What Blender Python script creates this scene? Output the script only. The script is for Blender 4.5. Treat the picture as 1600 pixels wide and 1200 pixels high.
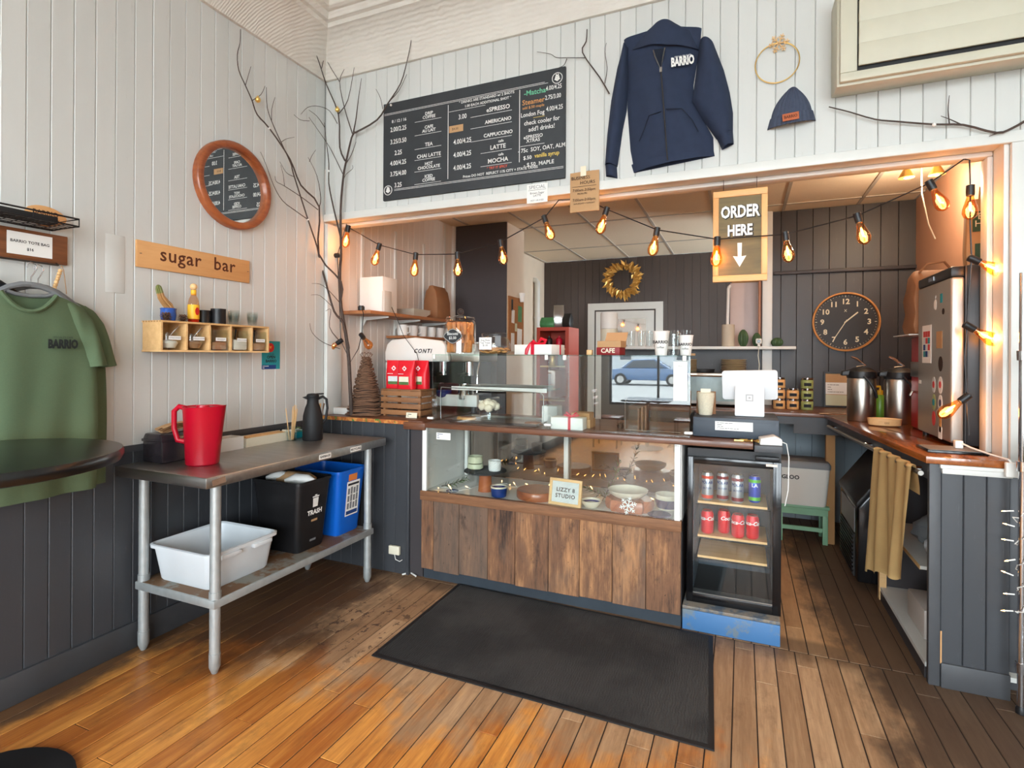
import bpy, bmesh, math, random
from mathutils import Vector, Matrix

# ------------------------------------------------------------------ scene, camera, light
for o in list(bpy.data.objects):
    bpy.data.objects.remove(o, do_unlink=True)
SC = bpy.context.scene
COL = SC.collection
PI = math.pi
rnd = random.Random(7)

cam_d = bpy.data.cameras.new('camera')
cam_d.sensor_width = 36.0
cam_d.lens = 848.0 / 1600.0 * 36.0
cam_d.shift_y = (555.4 - 600.0) / 1600.0
cam_d.clip_start = 0.05
cam_o = bpy.data.objects.new('camera', cam_d)
COL.objects.link(cam_o)
cam_o.matrix_world = (Matrix.Translation((2.684, -2.967, 1.41)) @ Matrix.Rotation(math.radians(23.0026), 4, 'Z')
                      @ Matrix.Rotation(PI / 2, 4, 'X') @ Matrix.Rotation(math.radians(0.33), 4, 'Z'))
SC.camera = cam_o

SKY_STRENGTH = 20.5
EXPOSURE = 0.0
BULB_WATT = 1.25
BULB_GLOW = 60.0
world = bpy.data.worlds.new('sky')
SC.world = world
world.use_nodes = True
wb = world.node_tree.nodes['Background']
wb.inputs['Color'].default_value = (0.85, 0.94, 1.0, 1)
wb.inputs['Strength'].default_value = SKY_STRENGTH

vs = SC.view_settings
vs.view_transform = 'Standard'
vs.look = 'None'
vs.gamma = 1.0
vs.use_curve_mapping = False
vs.exposure = EXPOSURE
SC.cycles.use_denoising = True
SC.cycles.max_bounces = 8
SC.cycles.diffuse_bounces = 4
SC.cycles.glossy_bounces = 4
SC.cycles.adaptive_threshold = 0.03
SC.cycles.transparent_max_bounces = 20
SC.cycles.sample_clamp_indirect = 6.0
SC.cycles.caustics_reflective = False
SC.cycles.caustics_refractive = False

ROOM_Y = -6.6      # street front, behind the camera
ROOM_X = 6.2
CEIL = 3.68
WINDOWS = ((0.5, 2.2), (2.45, 4.15), (4.4, 5.9))
WIN_Z = (0.55, 3.25)
BACK_X = 5.2       # back room behind the clock wall, with a window of its own
BACK_WIN = (2.6, 4.05, 0.7, 2.55)
for a, b in WINDOWS:           # sky portals in the street windows: daylight comes from the sky through them
    ld = bpy.data.lights.new('window_daylight', 'AREA')
    ld.shape = 'RECTANGLE'
    ld.size = b - a
    ld.size_y = WIN_Z[1] - WIN_Z[0]
    ld.cycles.is_portal = True
    lo = bpy.data.objects.new('window_daylight', ld)
    lo.matrix_world = Matrix.Translation(((a + b) / 2, ROOM_Y - 0.1, sum(WIN_Z) / 2)) @ Matrix.Rotation(PI / 2, 4, 'X')
    COL.objects.link(lo)

ld = bpy.data.lights.new('window_daylight', 'AREA')
ld.shape = 'RECTANGLE'
ld.size = BACK_WIN[1] - BACK_WIN[0]
ld.size_y = BACK_WIN[3] - BACK_WIN[2]
ld.cycles.is_portal = True
lo = bpy.data.objects.new('window_daylight', ld)
lo.matrix_world = Matrix.Translation((BACK_X + .1, (BACK_WIN[0] + BACK_WIN[1]) / 2, (BACK_WIN[2] + BACK_WIN[3]) / 2)) @ Matrix.Rotation(PI / 2, 4, 'Z') @ Matrix.Rotation(PI / 2, 4, 'X')
COL.objects.link(lo)

# ------------------------------------------------------------------ helpers
def lin(c):
    if isinstance(c, str):
        c = tuple(int(c[i:i + 2], 16) for i in (0, 2, 4))
    return tuple(((v / 255) / 12.92 if v / 255 <= 0.04045 else ((v / 255 + 0.055) / 1.055) ** 2.4) for v in c)

class MB:
    """collects shapes; build() links them as ONE mesh object"""
    def __init__(s):
        s.v = []; s.f = []
    def add(s, v, f):
        n = len(s.v)
        s.v += [tuple(p) for p in v]
        s.f += [tuple(i + n for i in q) for q in f]
        return s
    def box(s, x0, x1, y0, y1, z0, z1):
        return s.add([(x0, y0, z0), (x1, y0, z0), (x1, y1, z0), (x0, y1, z0), (x0, y0, z1), (x1, y0, z1), (x1, y1, z1), (x0, y1, z1)],
                     [(0, 3, 2, 1), (4, 5, 6, 7), (0, 1, 5, 4), (1, 2, 6, 5), (2, 3, 7, 6), (3, 0, 4, 7)])
    def rings(s, rings, cap=True, closed=False):
        n = len(rings[0]); base = len(s.v)
        for r in rings:
            s.v += [tuple(p) for p in r]
        m = len(rings)
        for i in range(m if closed else m - 1):
            a = base + i * n; b = base + ((i + 1) % m) * n
            for k in range(n):
                s.f.append((a + k, a + (k + 1) % n, b + (k + 1) % n, b + k))
        if cap and not closed:
            s.f.append(tuple(base + k for k in reversed(range(n))))
            s.f.append(tuple(base + (m - 1) * n + k for k in range(n)))
        return s
    def tube(s, pts, r, n=8, closed=False, cap=True):
        pts = [Vector(p) for p in pts]
        if not hasattr(r, '__len__'):
            r = [r] * len(pts)
        m = len(pts); out = []; prev = None
        for i, p in enumerate(pts):
            if closed:
                t = pts[(i + 1) % m] - pts[i - 1]
            else:
                t = pts[min(i + 1, m - 1)] - pts[max(i - 1, 0)]
            if t.length < 1e-9: t = Vector((0, 0, 1))
            t.normalize()
            if prev is None:
                u = t.cross(Vector((0, 0, 1)))
                if u.length < 1e-3: u = t.cross(Vector((1, 0, 0)))
            else:
                u = prev - t * prev.dot(t)
                if u.length < 1e-5: u = t.cross(Vector((1, 0, 0)))
            u.normalize(); w = t.cross(u); prev = u
            out.append([p + (u * math.cos(2 * PI * k / n) + w * math.sin(2 * PI * k / n)) * r[i] for k in range(n)])
        return s.rings(out, cap, closed)
    def cyl(s, p0, p1, r0, r1=None, n=16):
        return s.tube([p0, p1], [r0, r0 if r1 is None else r1], n)
    def lathe(s, prof, n=24, c=(0, 0, 0), sx=1, sy=1, cap=True):
        return s.rings([[(c[0] + r * sx * math.cos(2 * PI * k / n), c[1] + r * sy * math.sin(2 * PI * k / n), c[2] + z) for k in range(n)] for r, z in prof], cap)
    def prism(s, poly, a, b, axis='y'):
        """poly in the two other axes, in order (x,z) for y, (y,z) for x, (x,y) for z"""
        def P(p, t):
            return {'y': (p[0], t, p[1]), 'x': (t, p[0], p[1]), 'z': (p[0], p[1], t)}[axis]
        return s.rings([[P(p, a) for p in poly], [P(p, b) for p in poly]])
    def grid(s, fn, nu, nv, thick=None):
        base = len(s.v)
        P = [[Vector(fn(i / nu, j / nv)) for j in range(nv + 1)] for i in range(nu + 1)]
        for r in P:
            s.v += [tuple(p) for p in r]
        w = nv + 1
        for i in range(nu):
            for j in range(nv):
                s.f.append((base + i * w + j, base + (i + 1) * w + j, base + (i + 1) * w + j + 1, base + i * w + j + 1))
        return s
    def ball(s, c, r, n=12, sz=1.0):
        m = max(4, n // 2)
        return s.lathe([(max(1e-4, r * math.sin(PI * i / m)), -r * sz * math.cos(PI * i / m)) for i in range(m + 1)], n, c)
    def ico(s, c, r, jit=0, rg=None):
        t = (1 + 5 ** .5) / 2
        V = [(-1, t, 0), (1, t, 0), (-1, -t, 0), (1, -t, 0), (0, -1, t), (0, 1, t), (0, -1, -t), (0, 1, -t), (t, 0, -1), (t, 0, 1), (-t, 0, -1), (-t, 0, 1)]
        F = [(0, 11, 5), (0, 5, 1), (0, 1, 7), (0, 7, 10), (0, 10, 11), (1, 5, 9), (5, 11, 4), (11, 10, 2), (10, 7, 6), (7, 1, 8), (3, 9, 4), (3, 4, 2), (3, 2, 6), (3, 6, 8), (3, 8, 9), (4, 9, 5), (2, 4, 11), (6, 2, 10), (8, 6, 7), (9, 8, 1)]
        k = r / 1.902
        return s.add([(c[0] + x * k * (1 + (rg.uniform(-jit, jit) if rg else 0)), c[1] + y * k * (1 + (rg.uniform(-jit, jit) if rg else 0)), c[2] + z * k) for x, y, z in V], F)
    def mesh(s, name, bevel=0, seg=2, smooth=40, solid=0, weld=False):
        me = bpy.data.meshes.new(name)
        me.from_pydata(s.v, [], s.f)
        bm = bmesh.new(); bm.from_mesh(me)
        if weld:
            bmesh.ops.remove_doubles(bm, verts=bm.verts, dist=1e-5)
        bmesh.ops.recalc_face_normals(bm, faces=bm.faces)
        if solid:
            bmesh.ops.solidify(bm, geom=bm.faces[:], thickness=solid)
        if bevel:
            es = [e for e in bm.edges if len(e.link_faces) == 2 and e.calc_face_angle(0) > 0.6]
            bmesh.ops.bevel(bm, geom=es, offset=bevel, segments=seg, affect='EDGES', profile=0.5, clamp_overlap=True)
        bm.to_mesh(me); bm.free()
        if smooth:
            me.polygons.foreach_set('use_smooth', [True] * len(me.polygons))
            me.set_sharp_from_angle(angle=math.radians(smooth))
        me.update()
        return me
    def build(s, name, mat, parent=None, **k):
        return obj(name, s.mesh(name, **k), mat, parent)

def obj(name, me, mat, parent=None, loc=None, rot=None, stuff=False):
    o = bpy.data.objects.new(name, me)
    COL.objects.link(o)
    if mat is not None:
        if not me.materials:
            me.materials.append(MAT[mat] if isinstance(mat, str) else mat)
        elif me.materials[0] is not (MAT[mat] if isinstance(mat, str) else mat):
            o.material_slots[0].link = 'OBJECT'
            o.material_slots[0].material = MAT[mat] if isinstance(mat, str) else mat
    if parent is not None: o.parent = parent
    if loc is not None: o.location = loc
    if rot is not None: o.rotation_euler = rot
    if stuff: o['kind'] = 'stuff'
    return o

def tag(o, label, cat, group=None):
    o['label'] = label; o['category'] = cat
    if group: o['group'] = group
    return o

def thing(name, label, cat, loc=(0, 0, 0), rz=0.0, group=None, rot=None):
    o = bpy.data.objects.new(name, None)
    o.empty_display_size = 0.05
    COL.objects.link(o)
    o.location = loc
    o.rotation_euler = rot if rot else (0, 0, rz)
    return tag(o, label, cat, group)

def struct(name, mb, mat, **k):
    o = mb.build(name, mat, None, **k)
    o['kind'] = 'structure'
    return o

def copy_tree(o, parent=None):
    c = o.copy(); COL.objects.link(c); c.parent = parent
    for ch in [x for x in o.children]:
        copy_tree(ch, c)
    return c

LEFT = PI / 2      # things on the left wall: local +x runs along the wall towards the corner, local -y looks into the room

def text(s, parent, mat, x, z, y=-0.001, size=0.05, name='lettering', align='CENTER', bold=0.0, sx=1.0, shear=0.0, spacing=1.0, ang=0.0, flat=True, line=1.0, ext=0.0):
    """lettering on the local xz plane, looking towards -y; x,z is the anchor of the (first) line's base"""
    cu = bpy.data.curves.new(name, 'FONT')
    cu.body = s; cu.size = size; cu.align_x = align; cu.shear = shear; cu.space_character = spacing; cu.space_line = line
    cu.offset = bold; cu.resolution_u = 2; cu.extrude = ext
    to = bpy.data.objects.new(name, cu)
    me = bpy.data.meshes.new_from_object(to)
    bpy.data.objects.remove(to, do_unlink=True); bpy.data.curves.remove(cu)
    ca, sa = math.cos(ang), math.sin(ang)
    for v in me.vertices:
        px, pz = v.co.x * sx, v.co.y
        v.co = (x + px * ca - pz * sa, y - v.co.z, z + px * sa + pz * ca)
    return obj(name, me, mat, parent)

# ------------------------------------------------------------------ materials
MAT = {}

class NT:
    def __init__(s, name):
        m = bpy.data.materials.new(name); m.use_nodes = True
        s.m = m; s.t = m.node_tree; s.n = s.t.nodes; s.l = s.t.links
        s.b = s.n['Principled BSDF']; s.out = s.n['Material Output']
        MAT[name] = m
    def add(s, kind, **inp):
        nd = s.n.new('ShaderNode' + kind)
        for k, v in inp.items():
            k = k.replace('_', ' ')
            if k in nd.inputs: s.set(nd.inputs[k], v)
            else: setattr(nd, k.replace(' ', '_'), v)
        return nd
    def set(s, sock, v):
        if hasattr(v, 'is_output') or hasattr(v, 'links'): s.l.new(v, sock)
        elif isinstance(v, tuple) and len(v) == 3 and sock.type == 'RGBA': sock.default_value = (*v, 1)
        else: sock.default_value = v
    def math(s, op, a, b=0.0, c=None, clamp=False):
        nd = s.n.new('ShaderNodeMath'); nd.operation = op; nd.use_clamp = clamp
        s.set(nd.inputs[0], a); s.set(nd.inputs[1], b)
        if c is not None: s.set(nd.inputs[2], c)
        return nd.outputs[0]
    def mix(s, f, a, b, mode='MIX'):
        nd = s.n.new('ShaderNodeMix'); nd.data_type = 'RGBA'; nd.blend_type = mode
        s.set(nd.inputs[0], f); s.set(nd.inputs[6], a); s.set(nd.inputs[7], b)
        return nd.outputs[2]
    def step(s, v, a, b, lo=0.0, hi=1.0):
        nd = s.n.new('ShaderNodeMapRange'); nd.interpolation_type = 'SMOOTHSTEP'
        s.set(nd.inputs[0], v); nd.inputs[1].default_value = a; nd.inputs[2].default_value = b
        nd.inputs[3].default_value = lo; nd.inputs[4].default_value = hi
        return nd.outputs[0]
    def coord(s, scale=(1, 1, 1), world=False, rnd=False):
        if world:
            v = s.n.new('ShaderNodeNewGeometry').outputs['Position']
        else:
            v = s.n.new('ShaderNodeTexCoord').outputs['Object']
        if rnd:
            oi = s.n.new('ShaderNodeObjectInfo')
            vm = s.n.new('ShaderNodeVectorMath'); vm.operation = 'MULTIPLY_ADD'
            cb = s.n.new('ShaderNodeCombineXYZ')
            for i in range(3): s.l.new(oi.outputs['Random'], cb.inputs[i])
            s.l.new(cb.outputs[0], vm.inputs[0]); vm.inputs[1].default_value = (37, 53, 71); s.l.new(v, vm.inputs[2])
            v = vm.outputs[0]
        mp = s.n.new('ShaderNodeMapping'); s.l.new(v, mp.inputs[0]); mp.inputs['Scale'].default_value = scale
        return mp.outputs[0]
    def noise(s, vec, scale, detail=3.0, rough=0.55):
        nd = s.n.new('ShaderNodeTexNoise'); s.l.new(vec, nd.inputs['Vector'])
        nd.inputs['Scale'].default_value = scale; nd.inputs['Detail'].default_value = detail; nd.inputs['Roughness'].default_value = rough
        return nd.outputs['Fac']
    def rand(s):
        return s.n.new('ShaderNodeObjectInfo').outputs['Random']
    def bump(s, h, strength=0.2, dist=0.002):
        nd = s.n.new('ShaderNodeBump'); nd.inputs['Strength'].default_value = strength; nd.inputs['Distance'].default_value = dist
        s.l.new(h, nd.inputs['Height']); s.l.new(nd.outputs[0], s.b.inputs['Normal'])
    def base(s, c): s.set(s.b.inputs['Base Color'], c)
    def p(s, **k):
        for a, v in k.items(): s.set(s.b.inputs[a.replace('_', ' ')], v)
        return s

def plain(name, c, rough=0.5, metal=0.0, var=0.06, nscale=6.0, bump=0.0, bscale=60.0, coat=0.0, spec=0.5, emit=None, es=0.0, trans=0.0, ior=1.45, world=False):
    n = NT(name); c = lin(c)
    if var > 0:
        f = n.noise(n.coord(world=world), nscale)
        n.base(n.mix(f, tuple(max(0, v * (1 - var * 1.6)) for v in c), tuple(min(1, v * (1 + var * 1.6)) for v in c)))
    else:
        n.base(c)
    n.p(Roughness=rough, Metallic=metal, Coat_Weight=coat, IOR=ior, Transmission_Weight=trans)
    n.b.inputs['Specular IOR Level'].default_value = spec
    if bump: n.bump(n.noise(n.coord(world=world), bscale, 2), bump)
    if emit is not None: n.p(Emission_Color=lin(emit), Emission_Strength=es)
    return n

def wood(name, c1, c2, grain='x', scale=1.0, rough=0.5, coat=0.0, knots=0.0, var=0.3, stain=None):
    """grain runs along one axis; every object gets its own offset and tint"""
    n = NT(name); a, b = lin(c1), lin(c2)
    sc = {'x': (1.2, 14, 14), 'y': (14, 1.2, 14), 'z': (14, 14, 1.2)}[grain]
    v = n.coord(tuple(q * scale for q in sc), rnd=True)
    g = n.noise(v, 2.2, 6, 0.65)
    g2 = n.noise(n.coord(tuple(q * scale * 4 for q in sc), rnd=True), 3.0, 3)
    t = n.math('MULTIPLY_ADD', n.rand(), var, n.math('MULTIPLY_ADD', g2, 0.35, n.math('MULTIPLY', g, 1.0)))
    f = n.step(t, 0.38, 1.05)
    c = n.mix(f, a, b)
    if stain:
        k = n.step(n.noise(n.coord((3, 3, 2), rnd=True), 1.6, 4, 0.7), 0.5, 0.68)
        c = n.mix(n.math('MULTIPLY', k, 0.8), c, lin(stain))
    if knots:
        k = n.step(n.noise(n.coord((5, 5, 5), rnd=True), 2.2, 2), 0.68, 0.76)
        c = n.mix(n.math('MULTIPLY', k, knots), c, tuple(q * 0.25 for q in a))
    n.base(c); n.p(Roughness=rough, Coat_Weight=coat)
    n.bump(g2, 0.25, 0.001)
    return n

def paint(name, c, rough=0.55, dirt=None, amt=0.5, bump=0.15, rv=0.05):
    """brush-painted boards: board to board tint, faint scuffs of another colour"""
    n = NT(name); c = lin(c)
    v = n.coord((8, 8, 1.0), rnd=True)
    f = n.math('MULTIPLY_ADD', n.rand(), 0.7, n.math('MULTIPLY', n.noise(v, 1.5, 4), 0.6))
    col = n.mix(f, tuple(q * (1 - rv) for q in c), tuple(min(1, q * (1 + rv)) for q in c))
    if dirt:
        k = n.step(n.noise(n.coord((30, 30, 3), rnd=True), 2.0, 5, 0.75), 0.62, 0.74)
        col = n.mix(n.math('MULTIPLY', k, amt), col, lin(dirt))
    n.base(col); n.p(Roughness=rough)
    n.bump(n.noise(n.coord((6, 6, 1), rnd=True), 14, 3), bump, 0.002)
    return n

def glass(name, tint=(255, 255, 255), refl=1.0, ior=1.5, rough=0.0):
    """clear pane: what lies behind shows through, the room is mirrored by the Fresnel share"""
    n = NT(name); n.n.remove(n.b)
    tr = n.add('BsdfTransparent'); tr.inputs[0].default_value = (*lin(tint), 1)
    gl = n.add('BsdfGlossy'); gl.inputs['Roughness'].default_value = rough; gl.inputs['Color'].default_value = (1, 1, 1, 1)
    lw = n.add('LayerWeight')
    f0 = ((ior - 1) / (ior + 1)) ** 2
    f = n.math('MULTIPLY', n.math('MULTIPLY_ADD', n.math('POWER', lw.outputs['Facing'], 5.0), 1 - f0, f0), refl, clamp=True)
    mx = n.add('MixShader'); n.l.new(f, mx.inputs[0]); n.l.new(tr.outputs[0], mx.inputs[1]); n.l.new(gl.outputs[0], mx.inputs[2])
    n.l.new(mx.outputs[0], n.out.inputs[0])
    return n

paint('white_board', (201, 202, 198), 0.5, dirt=(176, 172, 164), amt=0.35, rv=0.04)
paint('grey_board', (60, 62, 66), 0.42, dirt=(150, 150, 148), amt=0.16, rv=0.10)
paint('dark_board', (74, 64, 60), 0.5, dirt=(104, 94, 88), amt=0.3, rv=0.10)
paint('black_board', (50, 46, 46), 0.45, dirt=(112, 106, 102), amt=0.45, rv=0.12)
paint('cream_board', (220, 210, 200), 0.5, dirt=(180, 168, 156), amt=0.35)
paint('blue_board', (150, 164, 172), 0.55, dirt=(96, 88, 76), amt=0.6)
plain('white_trim', (216, 216, 211), 0.42, var=0.04)
plain('white_wall', (201, 202, 198), 0.6, var=0.04)
plain('grey_trim', (70, 71, 74), 0.5, var=0.15)
plain('red_wall', (190, 142, 114), 0.5, var=0.06, nscale=3)
plain('pale_wall', (222, 206, 186), 0.6, var=0.05)
plain('dark_panel', (62, 58, 60), 0.5, var=0.08)
plain('ceiling_white', (226, 224, 218), 0.75, var=0.04)
n = plain('ceiling_tile', (244, 228, 202), 0.85, var=0.04, nscale=90, bump=0.4, bscale=180)
plain('ceiling_bar', (188, 180, 168), 0.6)

# cove moulding with fine ribs
n = NT('cove'); n.base(n.mix(n.noise(n.coord(), 8), lin((206, 200, 190)), lin((222, 217, 208)))); n.p(Roughness=0.5)
wv = n.add('TexWave', wave_type='RINGS'); n.l.new(n.coord((26, 26, 9)), wv.inputs['Vector'])
wv.inputs['Scale'].default_value = 1.4; wv.inputs['Distortion'].default_value = 3.0; wv.inputs['Detail Scale'].default_value = 0.6
n.bump(wv.outputs['Fac'], 0.35, 0.006)

# floor boards: orange varnish where it survives, grey-brown where feet wore it off, grime by the counters
n = NT('floor_wood')
pos = n.n.new('ShaderNodeNewGeometry').outputs['Position']
sep = n.n.new('ShaderNodeSeparateXYZ'); n.l.new(pos, sep.inputs[0])
fx, fy = sep.outputs[0], sep.outputs[1]
gr = n.noise(n.coord((20, 1.6, 1), rnd=True), 2.0, 6, 0.65)
gf = n.noise(n.coord((90, 5, 1), rnd=True), 2.0, 4)
big = n.noise(n.coord((1, 1, 1), world=True), 1.7, 4, 0.6)
med = n.noise(n.coord((1, 0.55, 1), world=True), 5.5, 5, 0.65)
varn = n.mix(n.step(n.math('MULTIPLY_ADD', n.rand(), 0.28, n.math('ADD', n.math('MULTIPLY', gr, 0.8), n.math('MULTIPLY', gf, 0.25))), 0.4, 1.1), lin((172, 98, 40)), lin((248, 176, 88)))
worn = n.mix(n.step(n.math('MULTIPLY_ADD', n.rand(), 0.25, n.math('ADD', n.math('MULTIPLY', gr, 0.8), n.math('MULTIPLY', gf, 0.3))), 0.4, 1.15), lin((150, 114, 82)), lin((212, 174, 134)))
jit = n.math('MULTIPLY_ADD', med, 1.2, n.math('MULTIPLY_ADD', big, 0.8, -1.0))
# worn strip in front of the counter, running from the table to the right
w1 = n.step(n.math('ADD', n.math('ADD', fy, n.math('MULTIPLY', n.math('ABSOLUTE', n.math('SUBTRACT', fx, 1.5)), -0.12)), jit), -1.28, -0.95)
w1 = n.math('MULTIPLY', w1, n.step(n.math('ADD', fx, jit), 0.45, 0.72))
# the aisle behind the counter and the right side are worn brown
w2 = n.step(n.math('ADD', fx, jit), 2.45, 2.75)
w = n.math('MAXIMUM', w1, n.math('MULTIPLY', w2, n.step(n.math('ADD', big, n.math('MULTIPLY', med, 0.4)), 0.42, 0.66)))
col = n.mix(w, varn, worn)
# reddish-brown boards in the aisle
col = n.mix(n.math('MULTIPLY', n.step(fy, -0.15, 0.05), 0.5), col, lin((190, 138, 88)))
grim = n.step(n.noise(n.coord((1, 0.5, 1), world=True), 8.5, 7, 0.72), 0.50, 0.74)
col = n.mix(n.math('MULTIPLY', grim, 0.55), col, lin((104, 70, 46)))
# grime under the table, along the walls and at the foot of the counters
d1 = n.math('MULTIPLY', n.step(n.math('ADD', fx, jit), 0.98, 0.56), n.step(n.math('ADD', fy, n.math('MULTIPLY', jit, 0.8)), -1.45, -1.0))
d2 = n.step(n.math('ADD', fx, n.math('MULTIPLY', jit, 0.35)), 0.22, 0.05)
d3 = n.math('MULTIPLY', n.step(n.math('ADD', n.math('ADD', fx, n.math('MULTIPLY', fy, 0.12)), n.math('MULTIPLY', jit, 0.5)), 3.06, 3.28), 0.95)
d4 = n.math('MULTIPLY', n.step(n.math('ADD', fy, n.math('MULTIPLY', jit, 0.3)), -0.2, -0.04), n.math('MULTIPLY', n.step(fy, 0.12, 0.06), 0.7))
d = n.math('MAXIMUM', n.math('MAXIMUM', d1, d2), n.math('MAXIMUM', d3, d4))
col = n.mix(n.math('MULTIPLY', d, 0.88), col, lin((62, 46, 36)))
# spilled coffee marks
sp = n.step(n.noise(n.coord((1, 0.8, 1), world=True), 19, 4, 0.7), 0.575, 0.61)
sm = n.math('MULTIPLY', n.step(n.math('ABSOLUTE', n.math('SUBTRACT', fx, 0.86)), 0.40, 0.10), n.step(n.math('ABSOLUTE', n.math('ADD', fy, 0.65)), 0.55, 0.1))
col = n.mix(n.math('MULTIPLY', sp, n.math('MULTIPLY', sm, 0.9)), col, lin((62, 36, 24)))
n.base(col)
n.set(n.b.inputs['Roughness'], n.step(n.math('ADD', w, d), 0, 1, 0.36, 0.6))
n.bump(n.math('ADD', gf, n.math('MULTIPLY', gr, 0.6)), 0.25, 0.0015)
plain('floor_gap', (38, 28, 22), 0.8)

# ------------------------------------------------------------------ the setting
Z_WAIN = 0.95      # top of the dark wainscot on the left wall
Z_MOULD = 3.30
Z_OPEN = 2.33      # underside of the opening between the two rooms
X_OPEN = 3.735     # right edge of the opening
KZ = 2.70          # dropped ceiling of the kitchen
Y_CLOCK = 2.40     # kitchen wall with the clock
Y_BACK = 4.17      # kitchen wall with the wreath
X_KR = 3.98        # right kitchen wall
PITCH = 0.0855

# floor
floor = struct('floor', MB().box(-0.2, ROOM_X + .1, ROOM_Y - .1, Y_BACK + .1, -0.1, -0.0025), 'floor_gap', smooth=0)
def floor_boards(x0, x1, y0, y1, pitch, lens, seed):
    rg = random.Random(seed)
    cache = {}
    x = x0
    while x < x1 - 0.01:
        y = y0 - rg.uniform(0, lens[0])
        while y < y1:
            L = rg.choice(lens)
            a, b = max(y, y0), min(y + L, y1)
            y += L
            if b - a < 0.05: continue
            key = round((b - a) * 500)
            if key not in cache:
                h = key / 1000 - 0.0012
                w = pitch / 2 - 0.0022
                cache[key] = MB().box(-w, w, -h, h, -0.012, 0.0).mesh('plank', bevel=0.0016, seg=1, smooth=0)
            o = obj('plank', cache[key], 'floor_wood', floor, loc=(x + pitch / 2, (a + b) / 2, rg.uniform(-0.0006, 0.0006)))
        x += pitch
floor_boards(0.0, 4.3, -2.6, -0.045, 0.0885, (0.9, 1.3, 1.8), 3)
floor_boards(2.40, 3.98, -0.04, 2.4, 0.083, (0.8, 1.4, 1.9), 5)
def slab(name, x0, x1, y0, y1, parent=floor):
    return MB().box(x0, x1, y0, y1, -0.012, 0.0).build(name, 'floor_wood', parent, smooth=0)
slab('far_flooring', 0, ROOM_X, ROOM_Y, -2.605)
slab('side_flooring', 4.3, ROOM_X, -2.6, -0.045)
slab('kitchen_flooring', 0, 2.395, -0.04, Y_BACK)
slab('rear_flooring', 2.395, ROOM_X, 2.401, Y_BACK)

def board_mesh(name, w, z0, z1, t=0.014, ch=0.003, gap=0.0006):
    h = w / 2 - gap
    return MB().prism([(-h, 0), (-h, -t + ch), (-h + ch, -t), (h - ch, -t), (h, -t + ch), (h, 0)], z0, z1, 'z').mesh(name, smooth=0)

# left wall (x = 0): white boards over a dark wainscot
wl = struct('wall_left', MB().box(-0.14, -0.0135, ROOM_Y, 0.15, 0, CEIL), 'white_wall', smooth=0)
up = board_mesh('wall_board', PITCH, Z_WAIN + .02, Z_MOULD + .05)
lo = board_mesh('wainscot_board', PITCH, 0.0, Z_WAIN)
for k in range(40):
    y = -PITCH * (k + .5)
    dz = rnd.uniform(-.0008, .0008)
    obj('wall_board', up, 'white_board', wl, loc=(-0.014 + dz, y, 0), rot=(0, 0, LEFT))
    obj('wainscot_board', lo, 'grey_board', wl, loc=(-0.014 + dz, y, 0), rot=(0, 0, LEFT))
MB().box(-.002, .0016, -1.41, -1.325, 1.69, 1.96).build('patch_board', 'white_board', wl, bevel=.002)
MB().box(-0.0135, 0.0, ROOM_Y, -40 * PITCH, 0, CEIL).build('wall_lining', 'white_wall', wl, smooth=0)
struct('baseboard_left', MB().box(-0.002, 0.016, ROOM_Y, -0.03, 0.0, 0.125), 'grey_trim', bevel=0.004)
struct('trim_1', MB().box(-0.004, 0.006, -40 * PITCH, 0.0, Z_WAIN - .01, Z_WAIN + .021), 'grey_trim', bevel=0.003)

# back wall (y = 0): header over the opening and the piece to its right
wb_ = MB().box(-0.013, X_OPEN, 0.0135, 0.15, Z_OPEN + .03, CEIL).box(X_OPEN + .001, ROOM_X, 0.0135, 0.15, 0, CEIL)
wback = struct('wall_back', wb_, 'white_wall', smooth=0)
hb = board_mesh('wall_board', PITCH, Z_OPEN + .045, Z_MOULD + .05)
rb = board_mesh('wall_board', PITCH, 0.93, Z_MOULD + .05)
rl = board_mesh('wainscot_board', PITCH, 0.0, 0.93)
k = 0
while PITCH * (k + 1) < ROOM_X:
    x = PITCH * (k + .5) + 0.006
    dz = rnd.uniform(-.0008, .0008)
    if x < X_OPEN + .05:
        obj('wall_board', hb, 'white_board', wback, loc=(x, 0.014 + dz, 0))
    elif x < 5.0:
        obj('wall_board', rb, 'white_board', wback, loc=(x, 0.014 + dz, 0))
        obj('wainscot_board', rl, 'grey_board', wback, loc=(x, 0.014 + dz, 0))
    k += 1
MB().box(5.0, ROOM_X, 0.0, 0.0135, 0, CEIL).build('wall_lining', 'white_wall', wback, smooth=0)
# casing and reveals of the opening
struct('trim_2', MB().box(0.0, X_OPEN + .075, -0.012, 0.012, Z_OPEN, Z_OPEN + .05), 'white_trim', bevel=0.004)
struct('trim_3', MB().box(X_OPEN, X_OPEN + .075, -0.012, 0.012, 0.93, Z_OPEN), 'white_trim', bevel=0.004)
struct('trim_4', MB().box(X_OPEN, X_OPEN + .075, -0.012, 0.012, 0.0, 0.93), 'grey_trim', bevel=0.004)
struct('trim_5', MB().box(0.0, X_OPEN, 0.0125, 0.155, Z_OPEN + .012, Z_OPEN + .0295), 'white_trim')
struct('trim_6', MB().box(X_OPEN - .018, X_OPEN - .0005, 0.0125, 0.155, 0.97, Z_OPEN + .0115), 'white_trim')
struct('trim_7', MB().box(0.001, X_OPEN - .02, 0.115, 0.19, Z_OPEN - .012, Z_OPEN + .0115), 'white_trim', bevel=0.006)
struct('trim_8', MB().box(X_OPEN - .042, X_OPEN - .019, 0.115, 0.19, 0.985, Z_OPEN - .0125), 'white_trim', bevel=0.006)
struct('trim_9', MB().box(0.001, 0.03, 0.0, 0.15, 0.99, Z_OPEN - .0125), 'white_trim', bevel=0.004)

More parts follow.
